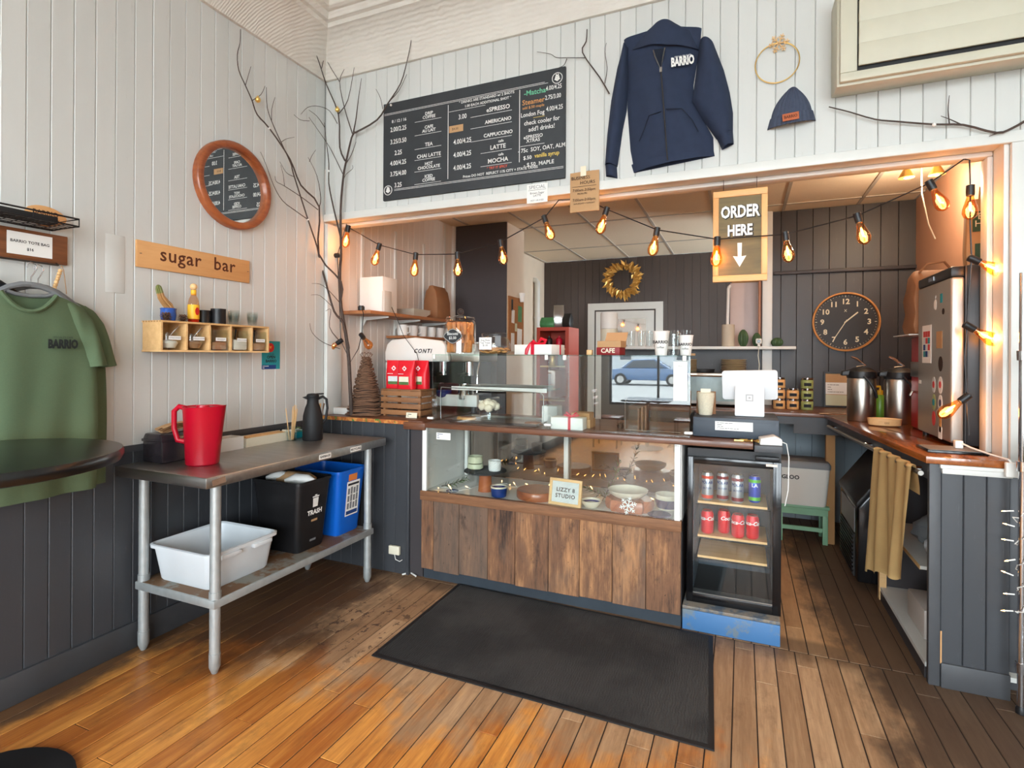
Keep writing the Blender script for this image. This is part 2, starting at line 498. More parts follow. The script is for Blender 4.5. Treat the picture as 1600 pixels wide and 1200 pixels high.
# cove moulding and ceiling of the front room
cove = [(0, Z_MOULD), (.02, Z_MOULD), (.026, Z_MOULD + .03), (.03, Z_MOULD + .045), (.055, Z_MOULD + .12), (.10, Z_MOULD + .185), (.16, Z_MOULD + .225), (.19, Z_MOULD + .235), (.195, Z_MOULD + .26),
        (.22, Z_MOULD + .265), (.235, Z_MOULD + .30), (.27, Z_MOULD + .31), (.28, Z_MOULD + .34), (.28, CEIL), (0, CEIL)]
struct('trim_10', MB().prism([(-p[0] - .0005, p[1]) for p in cove], 0.002, ROOM_X, 'x'), 'cove', smooth=50)
struct('trim_11', MB().prism([(p[0] + .0005, p[1]) for p in cove], ROOM_Y, -0.0, 'y'), 'cove', smooth=50)
struct('ceiling', MB().box(-0.14, ROOM_X + .1, ROOM_Y - .1, 0.15, CEIL, CEIL + .1), 'ceiling_white', smooth=0)

# right wall and street front, behind and beside the camera
struct('wall_right', MB().box(ROOM_X, ROOM_X + .1, ROOM_Y, 0.15, 0, CEIL), 'white_wall', smooth=0)
fw = MB()
xs = [-0.14] + [v for w in WINDOWS for v in w] + [ROOM_X + .1]
for i in range(0, len(xs), 2):
    fw.box(xs[i], xs[i + 1], ROOM_Y - .12, ROOM_Y, 0, CEIL)
for a, b in WINDOWS:
    fw.box(a, b, ROOM_Y - .12, ROOM_Y, 0, WIN_Z[0]); fw.box(a, b, ROOM_Y - .12, ROOM_Y, WIN_Z[1], CEIL)
struct('wall_front', fw, 'white_wall', smooth=0)
plain('street', (186, 186, 184), 0.9)
struct('ground', MB().box(-20, 24, -45, ROOM_Y - .12, -0.3, -0.15), 'street', smooth=0)
for i, (a, b) in enumerate(WINDOWS):
    f = MB()
    for x in (a, (a + b) / 2 - .02, b - .04):
        f.box(x, x + .04, ROOM_Y - .08, ROOM_Y - .03, WIN_Z[0], WIN_Z[1])
    for z in (WIN_Z[0], 2.5, WIN_Z[1] - .04):
        f.box(a + .04, (a + b) / 2 - .02, ROOM_Y - .08, ROOM_Y - .03, z, z + .04); f.box((a + b) / 2 + .02, b - .04, ROOM_Y - .08, ROOM_Y - .03, z, z + .04)
    struct('window_%d' % (i + 1), f, 'grey_trim', smooth=0)

# kitchen shell
wk = struct('wall_kitchen_left', MB().box(-0.14, -0.0135, 0.151, 2.28, 0, KZ + .1), 'pale_wall', smooth=0)
kb = board_mesh('wall_board', PITCH, 0.0, KZ)
for k in range(22):
    obj('wall_board', kb, 'cream_board', wk, loc=(-0.014, 0.004 + PITCH * (k + .5), 0), rot=(0, 0, LEFT))
struct('wall_kitchen_nook', MB().box(0.0, 0.584, 1.83, 1.845, 0, KZ), 'dark_panel', smooth=0)
struct('wall_kitchen_closet', MB().box(0.0, 0.586, 1.8455, 2.28, 0, KZ), 'pale_wall', smooth=0)
wf = struct('wall_kitchen_far', MB().box(-0.2, 0.14, 2.281, Y_BACK + .1, 0, KZ), 'pale_wall', smooth=0)
wx = struct('wall_kitchen_back', MB().box(0.14, BACK_X + .1, Y_BACK, Y_BACK + .1, 0, KZ), 'dark_panel', smooth=0)
db = board_mesh('wall_board', 0.098, 0.0, KZ)
for k in range(28):
    obj('wall_board', db, 'dark_board', wx, loc=(0.14 + .049 + .098 * k, Y_BACK, 0))
wc = struct('wall_kitchen_clock', MB().box(2.87, BACK_X, Y_CLOCK, Y_CLOCK + .1, 0, KZ), 'dark_panel', smooth=0)
bw = BACK_WIN
struct('wall_bounce_lining', MB().box(2.87, BACK_X, Y_CLOCK + .1005, Y_CLOCK + .11, 0, KZ), 'white_trim', smooth=0)  # unseen white lining, added to bounce back-room daylight onto the kitchen ceiling
g = MB().box(BACK_X, BACK_X + .1, Y_CLOCK, bw[0], 0, KZ).box(BACK_X, BACK_X + .1, bw[1], Y_BACK, 0, KZ).box(BACK_X, BACK_X + .1, bw[0], bw[1], 0, bw[2]).box(BACK_X, BACK_X + .1, bw[0], bw[1], bw[3], KZ)
struct('wall_kitchen_side', g, 'pale_wall', smooth=0)
g = MB()
for a in ((bw[0], bw[0] + .05, bw[2], bw[3]), (bw[1] - .05, bw[1], bw[2], bw[3]), (bw[0] + .05, bw[1] - .05, bw[2], bw[2] + .05), (bw[0] + .05, bw[1] - .05, bw[3] - .05, bw[3]), (bw[0] + .05, bw[1] - .05, 1.63, 1.67)):
    g.box(BACK_X + .02, BACK_X + .06, a[0], a[1], a[2], a[3])
struct('window_4', g, 'white_trim', smooth=0)
cb = board_mesh('wall_board', 0.124, 0.985, KZ)
cl = board_mesh('wall_board', 0.124, 0.0, 0.97)
for k in range(9):
    obj('wall_board', cb, 'black_board', wc, loc=(2.87 + .062 + .124 * k, Y_CLOCK, 0))
    obj('wall_board', cl, 'blue_board', wc, loc=(2.87 + .062 + .124 * k, Y_CLOCK, 0))
struct('trim_12', MB().box(2.935, X_KR, Y_CLOCK - .05, Y_CLOCK - .014, 2.135, 2.165), 'dark_panel', bevel=0.006)
struct('trim_13', MB().box(2.845, 2.925, Y_CLOCK - .06, Y_CLOCK - .0145, 0.985, KZ), 'white_trim', bevel=0.004)
struct('wall_kitchen_right', MB().box(X_KR, X_KR + .1, 0.15, Y_CLOCK, 0, KZ), 'red_wall', smooth=0)
kc = struct('ceiling_kitchen', MB().box(-0.1, BACK_X + .1, 0.15, Y_BACK + .1, KZ + .012, KZ + .1), 'ceiling_bar', smooth=0)
gx = [-0.05] + [0.74 + .567 * k for k in range(-1, 6)] + [X_KR]
gx = sorted(set(v for v in gx if -0.06 < v <= X_KR))
gy = [0.15, 0.977, 2.157, 3.337, Y_BACK]
for i in range(len(gx) - 1):
    for j in range(len(gy) - 1):
        w, h = (gx[i + 1] - gx[i]) / 2 - .012, (gy[j + 1] - gy[j]) / 2 - .012
        if w < .03: continue
        MB().box(-w, w, -h, h, KZ + .004, KZ + .0118).build('ceiling_tile', 'ceiling_tile', kc, smooth=0).location = ((gx[i] + gx[i + 1]) / 2, (gy[j] + gy[j + 1]) / 2, 0)
bars = MB()
for x in gx[1:-1]: bars.box(x - .012, x + .012, 0.15, Y_BACK, KZ - .002, KZ + .0118)
for y in gy[1:-1]: bars.box(0.0, X_KR, y - .012, y + .012, KZ - .002, KZ + .0118)
bars.build('ceiling_grid', 'ceiling_bar', kc, smooth=0)

# ------------------------------------------------------------------ shared object materials
plain('steel', (168, 166, 162), 0.28, 1.0, var=0.05, nscale=3)
plain('brushed_steel', (176, 172, 164), 0.3, 1.0, var=0.05)
plain('dark_steel', (96, 94, 92), 0.35, 1.0)
plain('galvanised', (172, 177, 177), 0.45, 0.5, var=0.14, nscale=22)
plain('chrome', (215, 215, 218), 0.12, 1.0, var=0)
plain('black_plastic', (24, 24, 26), 0.42, var=0.1)
plain('black_matte', (26, 26, 28), 0.6, var=0.1)
plain('black_gloss', (14, 14, 16), 0.15, var=0)
plain('white_plastic', (232, 231, 226), 0.4, var=0.02)
plain('grey_plastic', (120, 122, 124), 0.5)
plain('paper', (240, 239, 234), 0.8, var=0.02)
plain('ink', (30, 30, 34), 0.8, var=0)
plain('white_ink', (238, 238, 234), 0.8, var=0)
plain('chalk', (226, 226, 222), 0.9, var=0)
plain('chalk_dim', (150, 152, 152), 0.9, var=0)
plain('kraft', (186, 146, 104), 0.8, var=0.08)
plain('cardboard', (176, 132, 86), 0.8, var=0.08)
plain('red_plastic', (180, 10, 38), 0.3, var=0.03, spec=0.5)
plain('blue_plastic', (14, 96, 196), 0.35, var=0.04)
plain('teal', (20, 140, 150), 0.5, var=0.03)
plain('cream', (226, 220, 198), 0.45, var=0.04)
plain('green_leaf', (78, 110, 58), 0.55, var=0.3, nscale=20)
plain('gold', (232, 194, 112), 0.35, 0.85, var=0.05)
plain('coffee', (48, 30, 20), 0.7, var=0.2, nscale=60)
plain('sugar', (232, 226, 214), 0.9, var=0.04)
plain('brown_sugar', (170, 128, 92), 0.9, var=0.1)
plain('copper_wire', (70, 52, 38), 0.5, var=0.1)
wood('walnut', (84, 46, 24), (132, 80, 46), 'x', 1.0, 0.45)
wood('pine', (206, 160, 104), (230, 188, 132), 'x', 1.0, 0.5)
wood('pine_up', (206, 160, 104), (230, 188, 132), 'z', 1.0, 0.5)
wood('cherry', (122, 58, 28), (168, 92, 50), 'x', 1.5, 0.35, coat=0.3)
wood('counter_wood', (74, 44, 32), (122, 78, 54), 'x', 0.8, 0.4, coat=0.15, var=0.1)
wood('counter_wood_y', (110, 56, 24), (172, 98, 44), 'y', 0.8, 0.22, coat=0.5, var=0.1)
n = NT('barn_wood')
# reclaimed boards: every plank its own mix of grey weathering, brown heartwood, dark streaks and nail holes
g = n.noise(n.coord((7, 7, 1.5), rnd=True), 2.0, 6, .66); g2 = n.noise(n.coord((55, 55, 4), rnd=True), 2.2, 4, .6)
t_ = n.math('MULTIPLY_ADD', n.math('SUBTRACT', n.rand(), .5), .7, n.math('MULTIPLY_ADD', n.math('SUBTRACT', g, .5), 2.0, n.math('MULTIPLY_ADD', n.math('SUBTRACT', g2, .5), .8, .56)))
c = n.mix(n.step(t_, .0, .55), lin((52, 36, 28)), lin((118, 82, 58)))
c = n.mix(n.step(t_, .5, 1.15), c, lin((184, 132, 88)))
gw = n.step(n.math('MULTIPLY_ADD', n.math('FRACT', n.math('MULTIPLY', n.rand(), 7.3)), .55, n.noise(n.coord((3.5, 3.5, 1.6), rnd=True), 2.4, 5, .65)), .58, .98)
c = n.mix(n.math('MULTIPLY', gw, .6), c, lin((106, 90, 78)))
ds = n.step(n.noise(n.coord((6, 6, 2.6), rnd=True), 2.1, 6, .72), .56, .72)
c = n.mix(n.math('MULTIPLY', ds, .65), c, lin((44, 31, 25)))
hs = n.step(n.noise(n.coord((44, 44, 20), rnd=True), 1.7, 2), .71, .74)
n.base(n.mix(n.math('MULTIPLY', hs, .9), c, lin((26, 19, 16)))); n.p(Roughness=.75); n.bump(g2, .4, .0015)
wood('barn_rail', (92, 60, 40), (142, 98, 66), 'x', 1.0, 0.7, knots=0.6)
glass('clear_glass', (252, 254, 253), 1.0)
glass('case_glass', (251, 254, 253), 1.6)
glass('thin_glass', (250, 252, 252), 0.9)
glass('smoked_plastic', (60, 54, 56), 1.2)
n = NT('mirror_glass'); n.base((0.86, 0.88, 0.87)); n.p(Metallic=1.0, Roughness=0.01)

def card(name, label, cat, w, h, mat, loc, rz=0.0, t=0.002, rot=None, parent=None):
    """a flat sheet standing on its lower edge, looking towards local -y"""
    mb = MB().box(-w / 2, w / 2, -t, 0, 0, h)
    r = thing(name, label, cat, loc, rz, rot=rot)
    mb.build('sheet', mat, r, smooth=0)
    return r

def lines(parent, mat, rows, x0, x1, z0, z1, y=-0.0026, h=None, seed=1, name='print'):
    """rows of small print, drawn as broken strokes"""
    rg = random.Random(seed); mb = MB(); h = h or (z1 - z0) / rows * .35
    for r in range(rows):
        z = z1 - (r + .5) * (z1 - z0) / rows; x = x0
        while x < x1 - .002:
            L = rg.uniform(.04, .16) * (x1 - x0)
            if rg.random() < .12 and x > x0: break
            e = min(x1, x + L)
            mb.box(x, e, y, y + .0006, z - h / 2, z + h / 2)
            x = e + .02 * (x1 - x0)
    return mb.build(name, mat, parent, smooth=0)

# ------------------------------------------------------------------ stainless work table on the left
n = NT('table_steel')
f = n.noise(n.coord((1, 14, 14)), 3, 4)
n.base(n.mix(f, lin((150, 148, 145)), lin((190, 187, 182)))); n.p(Metallic=1.0, Roughness=0.36)
n = NT('galvanised_shelf')
k = n.step(n.noise(n.coord((1, 1, 1)), 5, 5, 0.7), 0.40, 0.50)
n.base(n.mix(k, lin((140, 140, 132)), lin((122, 90, 62)))); n.p(Metallic=0.25, Roughness=0.6)
t = thing('work_table', 'stainless steel work table with galvanised legs against the left wall', 'table', (0.31, -0.745, 0))
MB().box(-.305, .305, -.625, .625, .838, .887).build('tabletop', 'table_steel', t, bevel=.006)
for sx in (-.245, .235):
    for sy in (-.525, .535):
        g = MB().lathe([(.0255, .31), (.0255, .36)], 16, (sx, sy, 0)); g.lathe([(.0225, .085), (.0225, .84)], 16, (sx, sy, 0))
        lg = g.build('leg', 'galvanised', t)
        MB().lathe([(.012, 0), (.017, .012), (.024, .03), (.0245, .09)], 16, (sx, sy, 0)).build('foot', 'galvanised', lg)
s = MB().box(-.27, .262, -.552, .562, .292, .330).build('undershelf', 'galvanised', t, bevel=.005)
MB().box(-.262, .254, -.544, .554, .3302, .331).build('worn_top', 'galvanised_shelf', s, smooth=0)
def sticker(parent, y0, y1, z0, z1, s, size):
    st = MB().box(.3052, .306, y0, y1, z0, z1).build('sticker', 'paper', parent, smooth=0)
    e = text(s, st, 'ink', 0, 0, y=0, size=size, bold=0.0006)
    e.location = (.3063, (y0 + y1) / 2, z0 + .008); e.rotation_euler = (0, 0, LEFT)
sticker(t, .035, .125, .848, .874, 'GARBAGE', .0175)
sticker(t, .285, .38, .848, .874, 'RECYCLING', .0165)
MB().prism([(-.595, .846), (-.53, .852), (-.535, .878), (-.60, .872)], .3052, .306, 'x').build('maker_plate', 'chrome', t, smooth=0)

# red pitcher
t = thing('pitcher', 'red translucent plastic pitcher on the steel table', 'pitcher', (.33, -1.17, .887), 0.4)
prof = [(.066, 0), (.072, .006), (.085, .27), (.088, .275)]
inner = [(.084, .275), (.081, .268), (.069, .012)]
rings = []
for r, z in prof + inner:
    ring = []
    for k in range(32):
        a = 2 * PI * k / 32
        sp = max(0, math.cos(a)) ** 10 * .022 * max(0, (z - .16) / .115)
        ring.append(((r + sp) * math.cos(a), (r + sp) * math.sin(a) * .96, z + sp * .25))
    rings.append(ring)
MB().rings(rings).build('body', 'red_plastic', t)
MB().tube([(-.074, 0, .262), (-.112, 0, .272), (-.136, 0, .25), (-.136, 0, .17), (-.118, 0, .112), (-.072, 0, .105)], [.013, .0125, .012, .0125, .013, .014], 10).build('handle', 'red_plastic', t)
MB().lathe([(.084, .262), (.0845, .268), (.03, .27), (.028, .28), (.012, .28)], 24, (0, 0, 0), 1, .96).build('lid', 'red_plastic', t)

# napkin dispenser
t = thing('napkin_dispenser', 'black translucent napkin box with brown paper napkins by the red pitcher', 'napkin box', (.095, -1.12, .887))
plain('smoke_black', (40, 36, 40), 0.22, var=0.1, coat=0.3)
MB().prism([(-.07, 0), (.07, 0), (.07, .115), (.055, .14), (-.055, .14), (-.07, .115)], -.135, .135, 'y').build('body', 'smoke_black', t, bevel=.008)
MB().box(-.074, .074, -.139, .139, .10, .114).build('lid_rim', 'smoke_black', t, bevel=.004)
g = MB()
for k in range(5):
    g.grid(lambda u, v, k=k: (-.035 + .07 * u, -.10 + .2 * v, .143 + .004 * k + .02 * math.sin(PI * v) + .008 * math.sin(5 * u + k)), 4, 8)
g.build('napkins', 'kraft', t, solid=.001)

# low white box, cutlery tray, teal dish
t = thing('divider_box', 'low white wooden box behind the red pitcher', 'box', (.095, -.885, .887))
g = MB().box(-.05, .05, -.105, .105, 0, .008)
for a in ((-.05, -.042, -.105, .105), (.042, .05, -.105, .105), (-.042, .042, -.105, -.097), (-.042, .042, .097, .105)):
    g.box(*a, .008, .068)
g.build('body', 'white_plastic', t, smooth=0)
t = thing('stirrer_tray', 'long cream tray of wooden stirrers against the dark wainscot', 'tray', (.085, -.59, .887))
g = MB().box(-.055, .055, -.17, .17, 0, .006)
g.box(-.055, -.049, -.17, .17, .006, .05); g.box(.049, .055, -.17, .17, .006, .05); g.box(-.049, .049, -.17, -.164, .006, .05)
g.add([(-.055, .17, .006), (.055, .17, .006), (.055, .20, .05), (-.055, .20, .05), (-.055, .164, .006), (.055, .164, .006), (.055, .194, .05), (-.055, .194, .05)],
      [(0, 1, 2, 3), (4, 7, 6, 5), (0, 3, 7, 4), (1, 5, 6, 2), (3, 2, 6, 7), (0, 4, 5, 1)])
g.build('body', 'cream', t, smooth=0)
for k in range(9):
    x = -.04 + .01 * k
    MB().box(x - .003, x + .003, -.14 + rnd.uniform(0, .02), .12 + rnd.uniform(0, .02), .008, .014 + .02 * (k % 3)).build('stirrer', 'pine', t, smooth=0)
t = thing('teal_dish', 'teal dish of green packets beside the black carafe', 'dish', (.095, -.335, .887))
MB().rings([[(x, y, z) for x, y in ((-a, -b), (a, -b), (a, b), (-a, b))] for a, b, z in ((.04, .055, 0), (.052, .07, .04), (.048, .066, .04), (.037, .051, .006))]).build('body', 'teal', t, bevel=.003)
for k in range(6):
    o = MB().box(-.018, .018, -.026, .026, 0, .004).build('packet', 'green_leaf' if k % 2 else 'paper', t, smooth=0)
    o.location = (rnd.uniform(-.02, .02), rnd.uniform(-.03, .03), .028 + .004 * k); o.rotation_euler = (rnd.uniform(-.3, .3), rnd.uniform(-.3, .3), rnd.uniform(0, 3))
# black carafe
t = thing('carafe', 'matte black insulated carafe with spout and handle on the steel table', 'carafe', (.265, -.385, .887), 1.0)
MB().lathe([(.056, 0), (.059, .004), (.059, .10), (.056, .15), (.045, .195), (.034, .225), (.033, .25), (.037, .262)], 28).build('body', 'black_matte', t)
MB().prism([(-.030, .245), (-.062, .262), (-.034, .268)], -.013, .013, 'y').build('spout', 'black_matte', t, bevel=.003)
MB().lathe([(.036, .263), (.037, .272), (.03, .281), (.012, .284)], 24).build('lid', 'black_matte', t)
MB().tube([(.03, 0, .25), (.06, 0, .262), (.082, 0, .245), (.088, 0, .19), (.078, 0, .12), (.056, 0, .095)], [.009, .009, .008, .0075, .008, .009], 10).build('handle', 'black_matte', t)
MB().box(.02, .065, -.008, .008, .275, .284).build('thumb_lever', 'black_matte', t, bevel=.003)
# stirring sticks and utensils in glasses
t = thing('stick_glass', 'glass of thin wooden stir sticks behind the black carafe', 'glass', (.17, -.46, .887))
MB().lathe([(.028, 0), (.034, .09), (.032, .09), (.026, .005)], 20).build('glass', 'thin_glass', t)
for k in range(12):
    a = rnd.uniform(0, 6.28); b = a + rnd.uniform(-.6, .6)
    MB().tube([(.014 * math.cos(a), .014 * math.sin(a), .006), (.034 * math.cos(b), .034 * math.sin(b), .2 + rnd.uniform(-.02, .015))], .0022, 5).build('stick', 'pine_up', t, smooth=0)
t = thing('utensil_glass', 'glass with whisk and brush by the twig cone', 'glass', (.12, -.17, .887))
MB().lathe([(.027, 0), (.033, .10), (.031, .10), (.025, .005)], 20).build('glass', 'thin_glass', t)
for k in range(3):
    MB().tube([(0, -.012 + .012 * k, .006), (.005 * k, -.02 + .02 * k, .15), (.008 * k, -.026 + .026 * k, .2)], [.003, .003, .007], 6).build('utensil', ('chrome', 'pine_up', 'chrome')[k], t)

# bins and tub on the undershelf
def bin_(name, label, mat, loc, rimmat):
    t = thing(name, label, 'bin', loc)
    def sec(hx, hy, z, r=.03):
        pts = []
        for cx_, cy_, a0 in ((hx - r, hy - r, 0), (-hx + r, hy - r, 90), (-hx + r, -hy + r, 180), (hx - r, -hy + r, 270)):
            for k in range(5):
                a = math.radians(a0 + 22.5 * k); pts.append((cx_ + r * math.cos(a), cy_ + r * math.sin(a), z))
        return pts
    MB().rings([sec(.135, .10, 0), sec(.138, .103, .01), sec(.172, .125, .37), sec(.178, .131, .372), sec(.178, .131, .388), sec(.170, .123, .388), sec(.134, .10, .012)]).build('body', mat, t)
    return t
t = bin_('trash_bin', 'black plastic wastebasket marked TRASH under the steel table', 'black_plastic', (.345, -.625, .331), None)
def front_face(o, y, z, tilt=.093):
    o.location = (.139 + (z - .01) * .0945 + .0012, y, z); o.rotation_euler = (0, 0, LEFT)
def on_front(t, s, y, z, size, mat, bold=.001, name='lettering'):
    e = text(s, t, mat, 0, 0, y=0, size=size, bold=bold, name=name)
    e.rotation_euler = (.094, 0, LEFT); e.location = (.139 + z * .0945 + .0008, y, z); return e
on_front(t, 'TRASH', 0.005, .195, .036, 'white_ink', .0016)
ic = MB().prism([(-.018, 0), (.018, 0), (.021, .05), (-.021, .05)], -.0004, 0, 'y').prism([(-.025, .054), (.025, .054), (.025, .061), (-.025, .061)], -.0004, 0, 'y').prism([(-.009, .063), (.009, .063), (.009, .068), (-.009, .068)], -.0004, 0, 'y')
o = ic.build('bin_icon', 'white_ink', t, smooth=0); o.rotation_euler = (.094, 0, LEFT); o.location = (.139 + .235 * .0945 + .0008, .005, .235)
for z, w in ((.155, .045), (.045, .045)):
    o = MB().box(-w / 2, w / 2, -.0004, 0, 0, .012).build('sticker', 'kraft' if z > .1 else 'grey_plastic', t, smooth=0)
    o.rotation_euler = (.094, 0, LEFT); o.location = (.139 + z * .0945 + .0008, .005, z)
for k, (a, b, c, d) in enumerate(((-.06, -.02, .37, .03), (.03, .04, .365, .026), (.09, -.03, .37, .03), (0.0, .0, .36, .04))):
    g = MB()
    g.tube([(a - .08, b - .03, c), (a - .03, b, c + .018), (a + .03, b + .02, c + .012), (a + .07, b + .03, c - .004)], [d * .6, d, d, d * .7], 9)
    g.build('crumpled_paper', ('paper', 'kraft')[k % 2], t)
t = bin_('recycling_bin', 'bright blue plastic recycling bin under the steel table', 'blue_plastic', (.345, -.315, .331), None)
def decal(parent, w, h, y, z, mat, name='sticker', off=.0008):
    o = MB().box(-w / 2, w / 2, -.0006, 0, 0, h).build(name, mat, parent, smooth=0)
    o.rotation_euler = (.094, 0, LEFT); o.location = (.139 + z * .0945 + off, y, z); return o
plain('orange_paper', (224, 130, 60), 0.7)
decal(t, .075, .04, -.0, .318, 'orange_paper')
d = decal(t, .115, .21, .01, .105, 'paper')
MB().box(-.05, .05, -.001, -.0006, .185, .198).build('print', 'ink', d, smooth=0)
for r in range(3):
    for c in range(4):
        MB().box(-.046 + .025 * c, -.029 + .025 * c, -.001, -.0006, .132 - .045 * r, .168 - .045 * r + .006 * (c % 2)).build('picture', 'grey_plastic', d, smooth=0)
plain('navy_ink', (28, 62, 120), 0.8)
MB().box(-.05, .05, -.001, -.0006, .008, .03).build('print', 'navy_ink', d, smooth=0)
# bus tub
t = thing('bus_tub', 'white plastic bus tub on the lower shelf of the table', 'tub', (.29, -1.065, .331))
def sec(hx, hy, z, r=.04):
    pts = []
    for cx_, cy_, a0 in ((hx - r, hy - r, 0), (-hx + r, hy - r, 90), (-hx + r, -hy + r, 180), (hx - r, -hy + r, 270)):
        for k in range(6):
            a = math.radians(a0 + 18 * k); pts.append((cx_ + r * math.cos(a), cy_ + r * math.sin(a), z))
    return pts
plain('tub_plastic', (214, 220, 224), 0.42, var=0.03)
MB().rings([sec(.175, .165, 0), sec(.18, .17, .008), sec(.20, .19, .155), sec(.212, .202, .157), sec(.213, .203, .172), sec(.205, .195, .175), sec(.196, .186, .168), sec(.172, .162, .01)]).build('body', 'tub_plastic', t)
for s in (-1, 1):
    MB().box(.196, .222, s * .09 - .055, s * .09 + .055, .135, .157).build('grip', 'tub_plastic', t, bevel=.006)

# ------------------------------------------------------------------ things on the left wall
# mirror
t = thing('wall_mirror', 'round wall mirror in a reddish wooden frame', 'mirror', (0.0, -.742, 2.366), LEFT)
R0 = .245
for k in range(4):
    a0 = PI / 2 * k + .35
    rings = []
    for i in range(13):
        a = a0 + PI / 2 * i / 12
        def P(r, y): return (r * math.cos(a), y, r * math.sin(a))
        rings.append([P(R0, 0), P(R0, -.035), P(R0 - .008, -.043), P(R0 - .034, -.043), P(R0 - .04, -.036), P(R0 - .04, 0)])
    MB().rings(rings).build('frame_segment', 'cherry', t, smooth=50)
MB().prism([((R0 - .038) * math.cos(2 * PI * i / 48), (R0 - .038) * math.sin(2 * PI * i / 48)) for i in range(48)], -.014, -.002, 'y').build('mirror_glass', 'mirror_glass', t, smooth=0)

# sugar bar sign
t = thing('sugar_sign', 'light wooden plank sign reading sugar bar', 'sign', (0.0, -.956, 1.826), LEFT)
wood('sign_wood', (190, 132, 78), (214, 160, 104), 'x', 1.2, 0.5)
MB().box(-.323, .323, -.014, 0, 0, .13).build('board', 'sign_wood', t, bevel=.002)
plain('burnt', (86, 40, 18), 0.8)
text('sugar', t, 'burnt', -.10, .047, -.0146, .098, bold=.0012, spacing=1.08)
text('bar', t, 'burnt', .155, .047, -.0146, .098, bold=.0012, spacing=1.08)
for x in (-.305, .31):
    MB().lathe([(.005, 0), (.005, .002)], 10).build('screw', 'black_plastic', t).location = (x, -.015, .065)

# sugar box with five compartments
t = thing('sugar_box', 'pine wall box with five open compartments', 'box shelf', (0.0, -.925, 1.418), LEFT)
MB().box(-.32, .32, -.14, 0, 0, .009).build('bottom', 'pine', t, smooth=0)
MB().box(-.32, .32, -.14, 0, .142, .151).build('top', 'pine', t, smooth=0)
MB().box(-.311, .311, -.006, 0, .009, .142).build('back', 'pine', t, smooth=0)
for k, x in enumerate((-.32, -.193, -.066, .061, .197, .311)):
    MB().box(x, x + .009, -.14, -.006, .0095, .1415).build('divider', 'pine', t, smooth=0)
for sx in (-.3205, .3195):
    for k in range(7):
        MB().box(sx, sx + .001, -.138 + .02 * k, -.128 + .02 * k, .143, .150).build('finger_joint', 'cardboard', t, smooth=0)
# five jars: two bowls, three glass bins
fills = ('sugar', 'brown_sugar', 'brown_sugar', 'sugar', 'brown_sugar')
lab5 = ('round glass bowl of white sugar with steel spoon, leftmost in the sugar box', 'round glass bowl of brown sugar with steel spoon in the sugar box',
        'square glass bin of pale sugar in the middle of the sugar box', 'square glass bin of white sugar, second from the right in the sugar box',
        'square glass bin of brown sugar at the right end of the sugar box')
caps = ('CITRUS SUGAR', 'COCOA SUGAR', 'CINNAMON', 'VANILLA SUGAR', 'RAW SUGAR')
for k, x in enumerate((-.252, -.125, .002, .133, .258)):
    t = thing('sugar_jar', lab5[k], 'jar', (.085, -.925 + x, 1.4275), LEFT, group='jars in the sugar box')
    if k < 2:
        MB().lathe([(.026, 0), (.04, .008), (.05, .035), (.05, .06), (.046, .085), (.044, .085), (.047, .06), (.047, .035), (.037, .01)], 24).build('bowl', 'clear_glass', t)
        MB().lathe([(.034, .0102), (.046, .034), (.04, .044), (.004, .05)], 20).build('contents', fills[k], t)
        MB().tube([(.0, 0, .05), (.02, -.01, .085), (.042, -.022, .118)], [.002, .002, .004], 8).build('spoon', 'chrome', t)
    else:
        g = MB().box(-.046, .046, -.05, .04, 0, .004).box(-.046, .046, -.05, -.047, .004, .11).box(-.046, .046, .037, .04, .004, .11).box(-.046, -.043, -.047, .037, .004, .11).box(.043, .046, -.047, .037, .004, .11)
        g.build('bin', 'clear_glass', t, smooth=0)
        MB().box(-.0425, .0425, -.0465, .0365, .0045, .045 + .015 * (k == 3)).build('contents', fills[k], t, bevel=.006)
        MB().tube([(.012, -.05, .092), (.03, -.075, .09), (.03, -.08, .06), (.026, -.075, .03), (.01, -.05, .026)], .004, 8).build('handle', 'clear_glass', t)
        if k > 2:
            MB().tube([(.0, 0, .05), (.0, -.01, .12)], [.003, .005], 8).build('scoop', 'black_plastic', t)
    MB().box(-.028, .034, -.0525, -.0518, .05, .068).build('name_label', 'paper', t, smooth=0)
    text(caps[k], t, 'ink', .003, .056, -.0528, .0085)

# things on the sugar box
ZT = 1.5692
t = thing('potted_cactus', 'leaning cactus in a blue glazed pot on the sugar box', 'cactus', (.075, -1.165, ZT), LEFT)
n = plain('blue_glaze', (44, 88, 170), 0.2, var=0.3, nscale=14, coat=0.5)
MB().lathe([(.026, 0), (.031, .004), (.035, .03), (.034, .055), (.037, .062), (.034, .064), (.031, .055)], 24).build('pot', 'blue_glaze', t)
MB().lathe([(.031, .05), (.003, .053)], 20).build('soil', 'coffee', t)
plain('cactus_skin', (112, 116, 62), 0.6, var=0.25, nscale=30)
plain('cactus_brown', (168, 124, 76), 0.65, var=0.25, nscale=30)
def cactus(pts, rad, ribs=10, depth=.16):
    pts = [Vector(p) for p in pts]; rings = []
    for i, p in enumerate(pts):
        tn = (pts[min(i + 1, len(pts) - 1)] - pts[max(i - 1, 0)]).normalized()
        u = tn.cross(Vector((0, 1, 0))).normalized(); w = tn.cross(u)
        rings.append([p + (u * math.cos(2 * PI * k / (ribs * 2)) + w * math.sin(2 * PI * k / (ribs * 2))) * rad[i] * (1 + (depth if k % 2 else -depth)) for k in range(ribs * 2)])
    return MB().rings(rings)
cactus([(.012, 0, .05), (.0, 0, .075), (-.02, 0, .095), (-.036, 0, .115), (-.042, 0, .135)], [.018, .018, .016, .0145, .0135]).build('stem', 'cactus_brown', t, smooth=0)
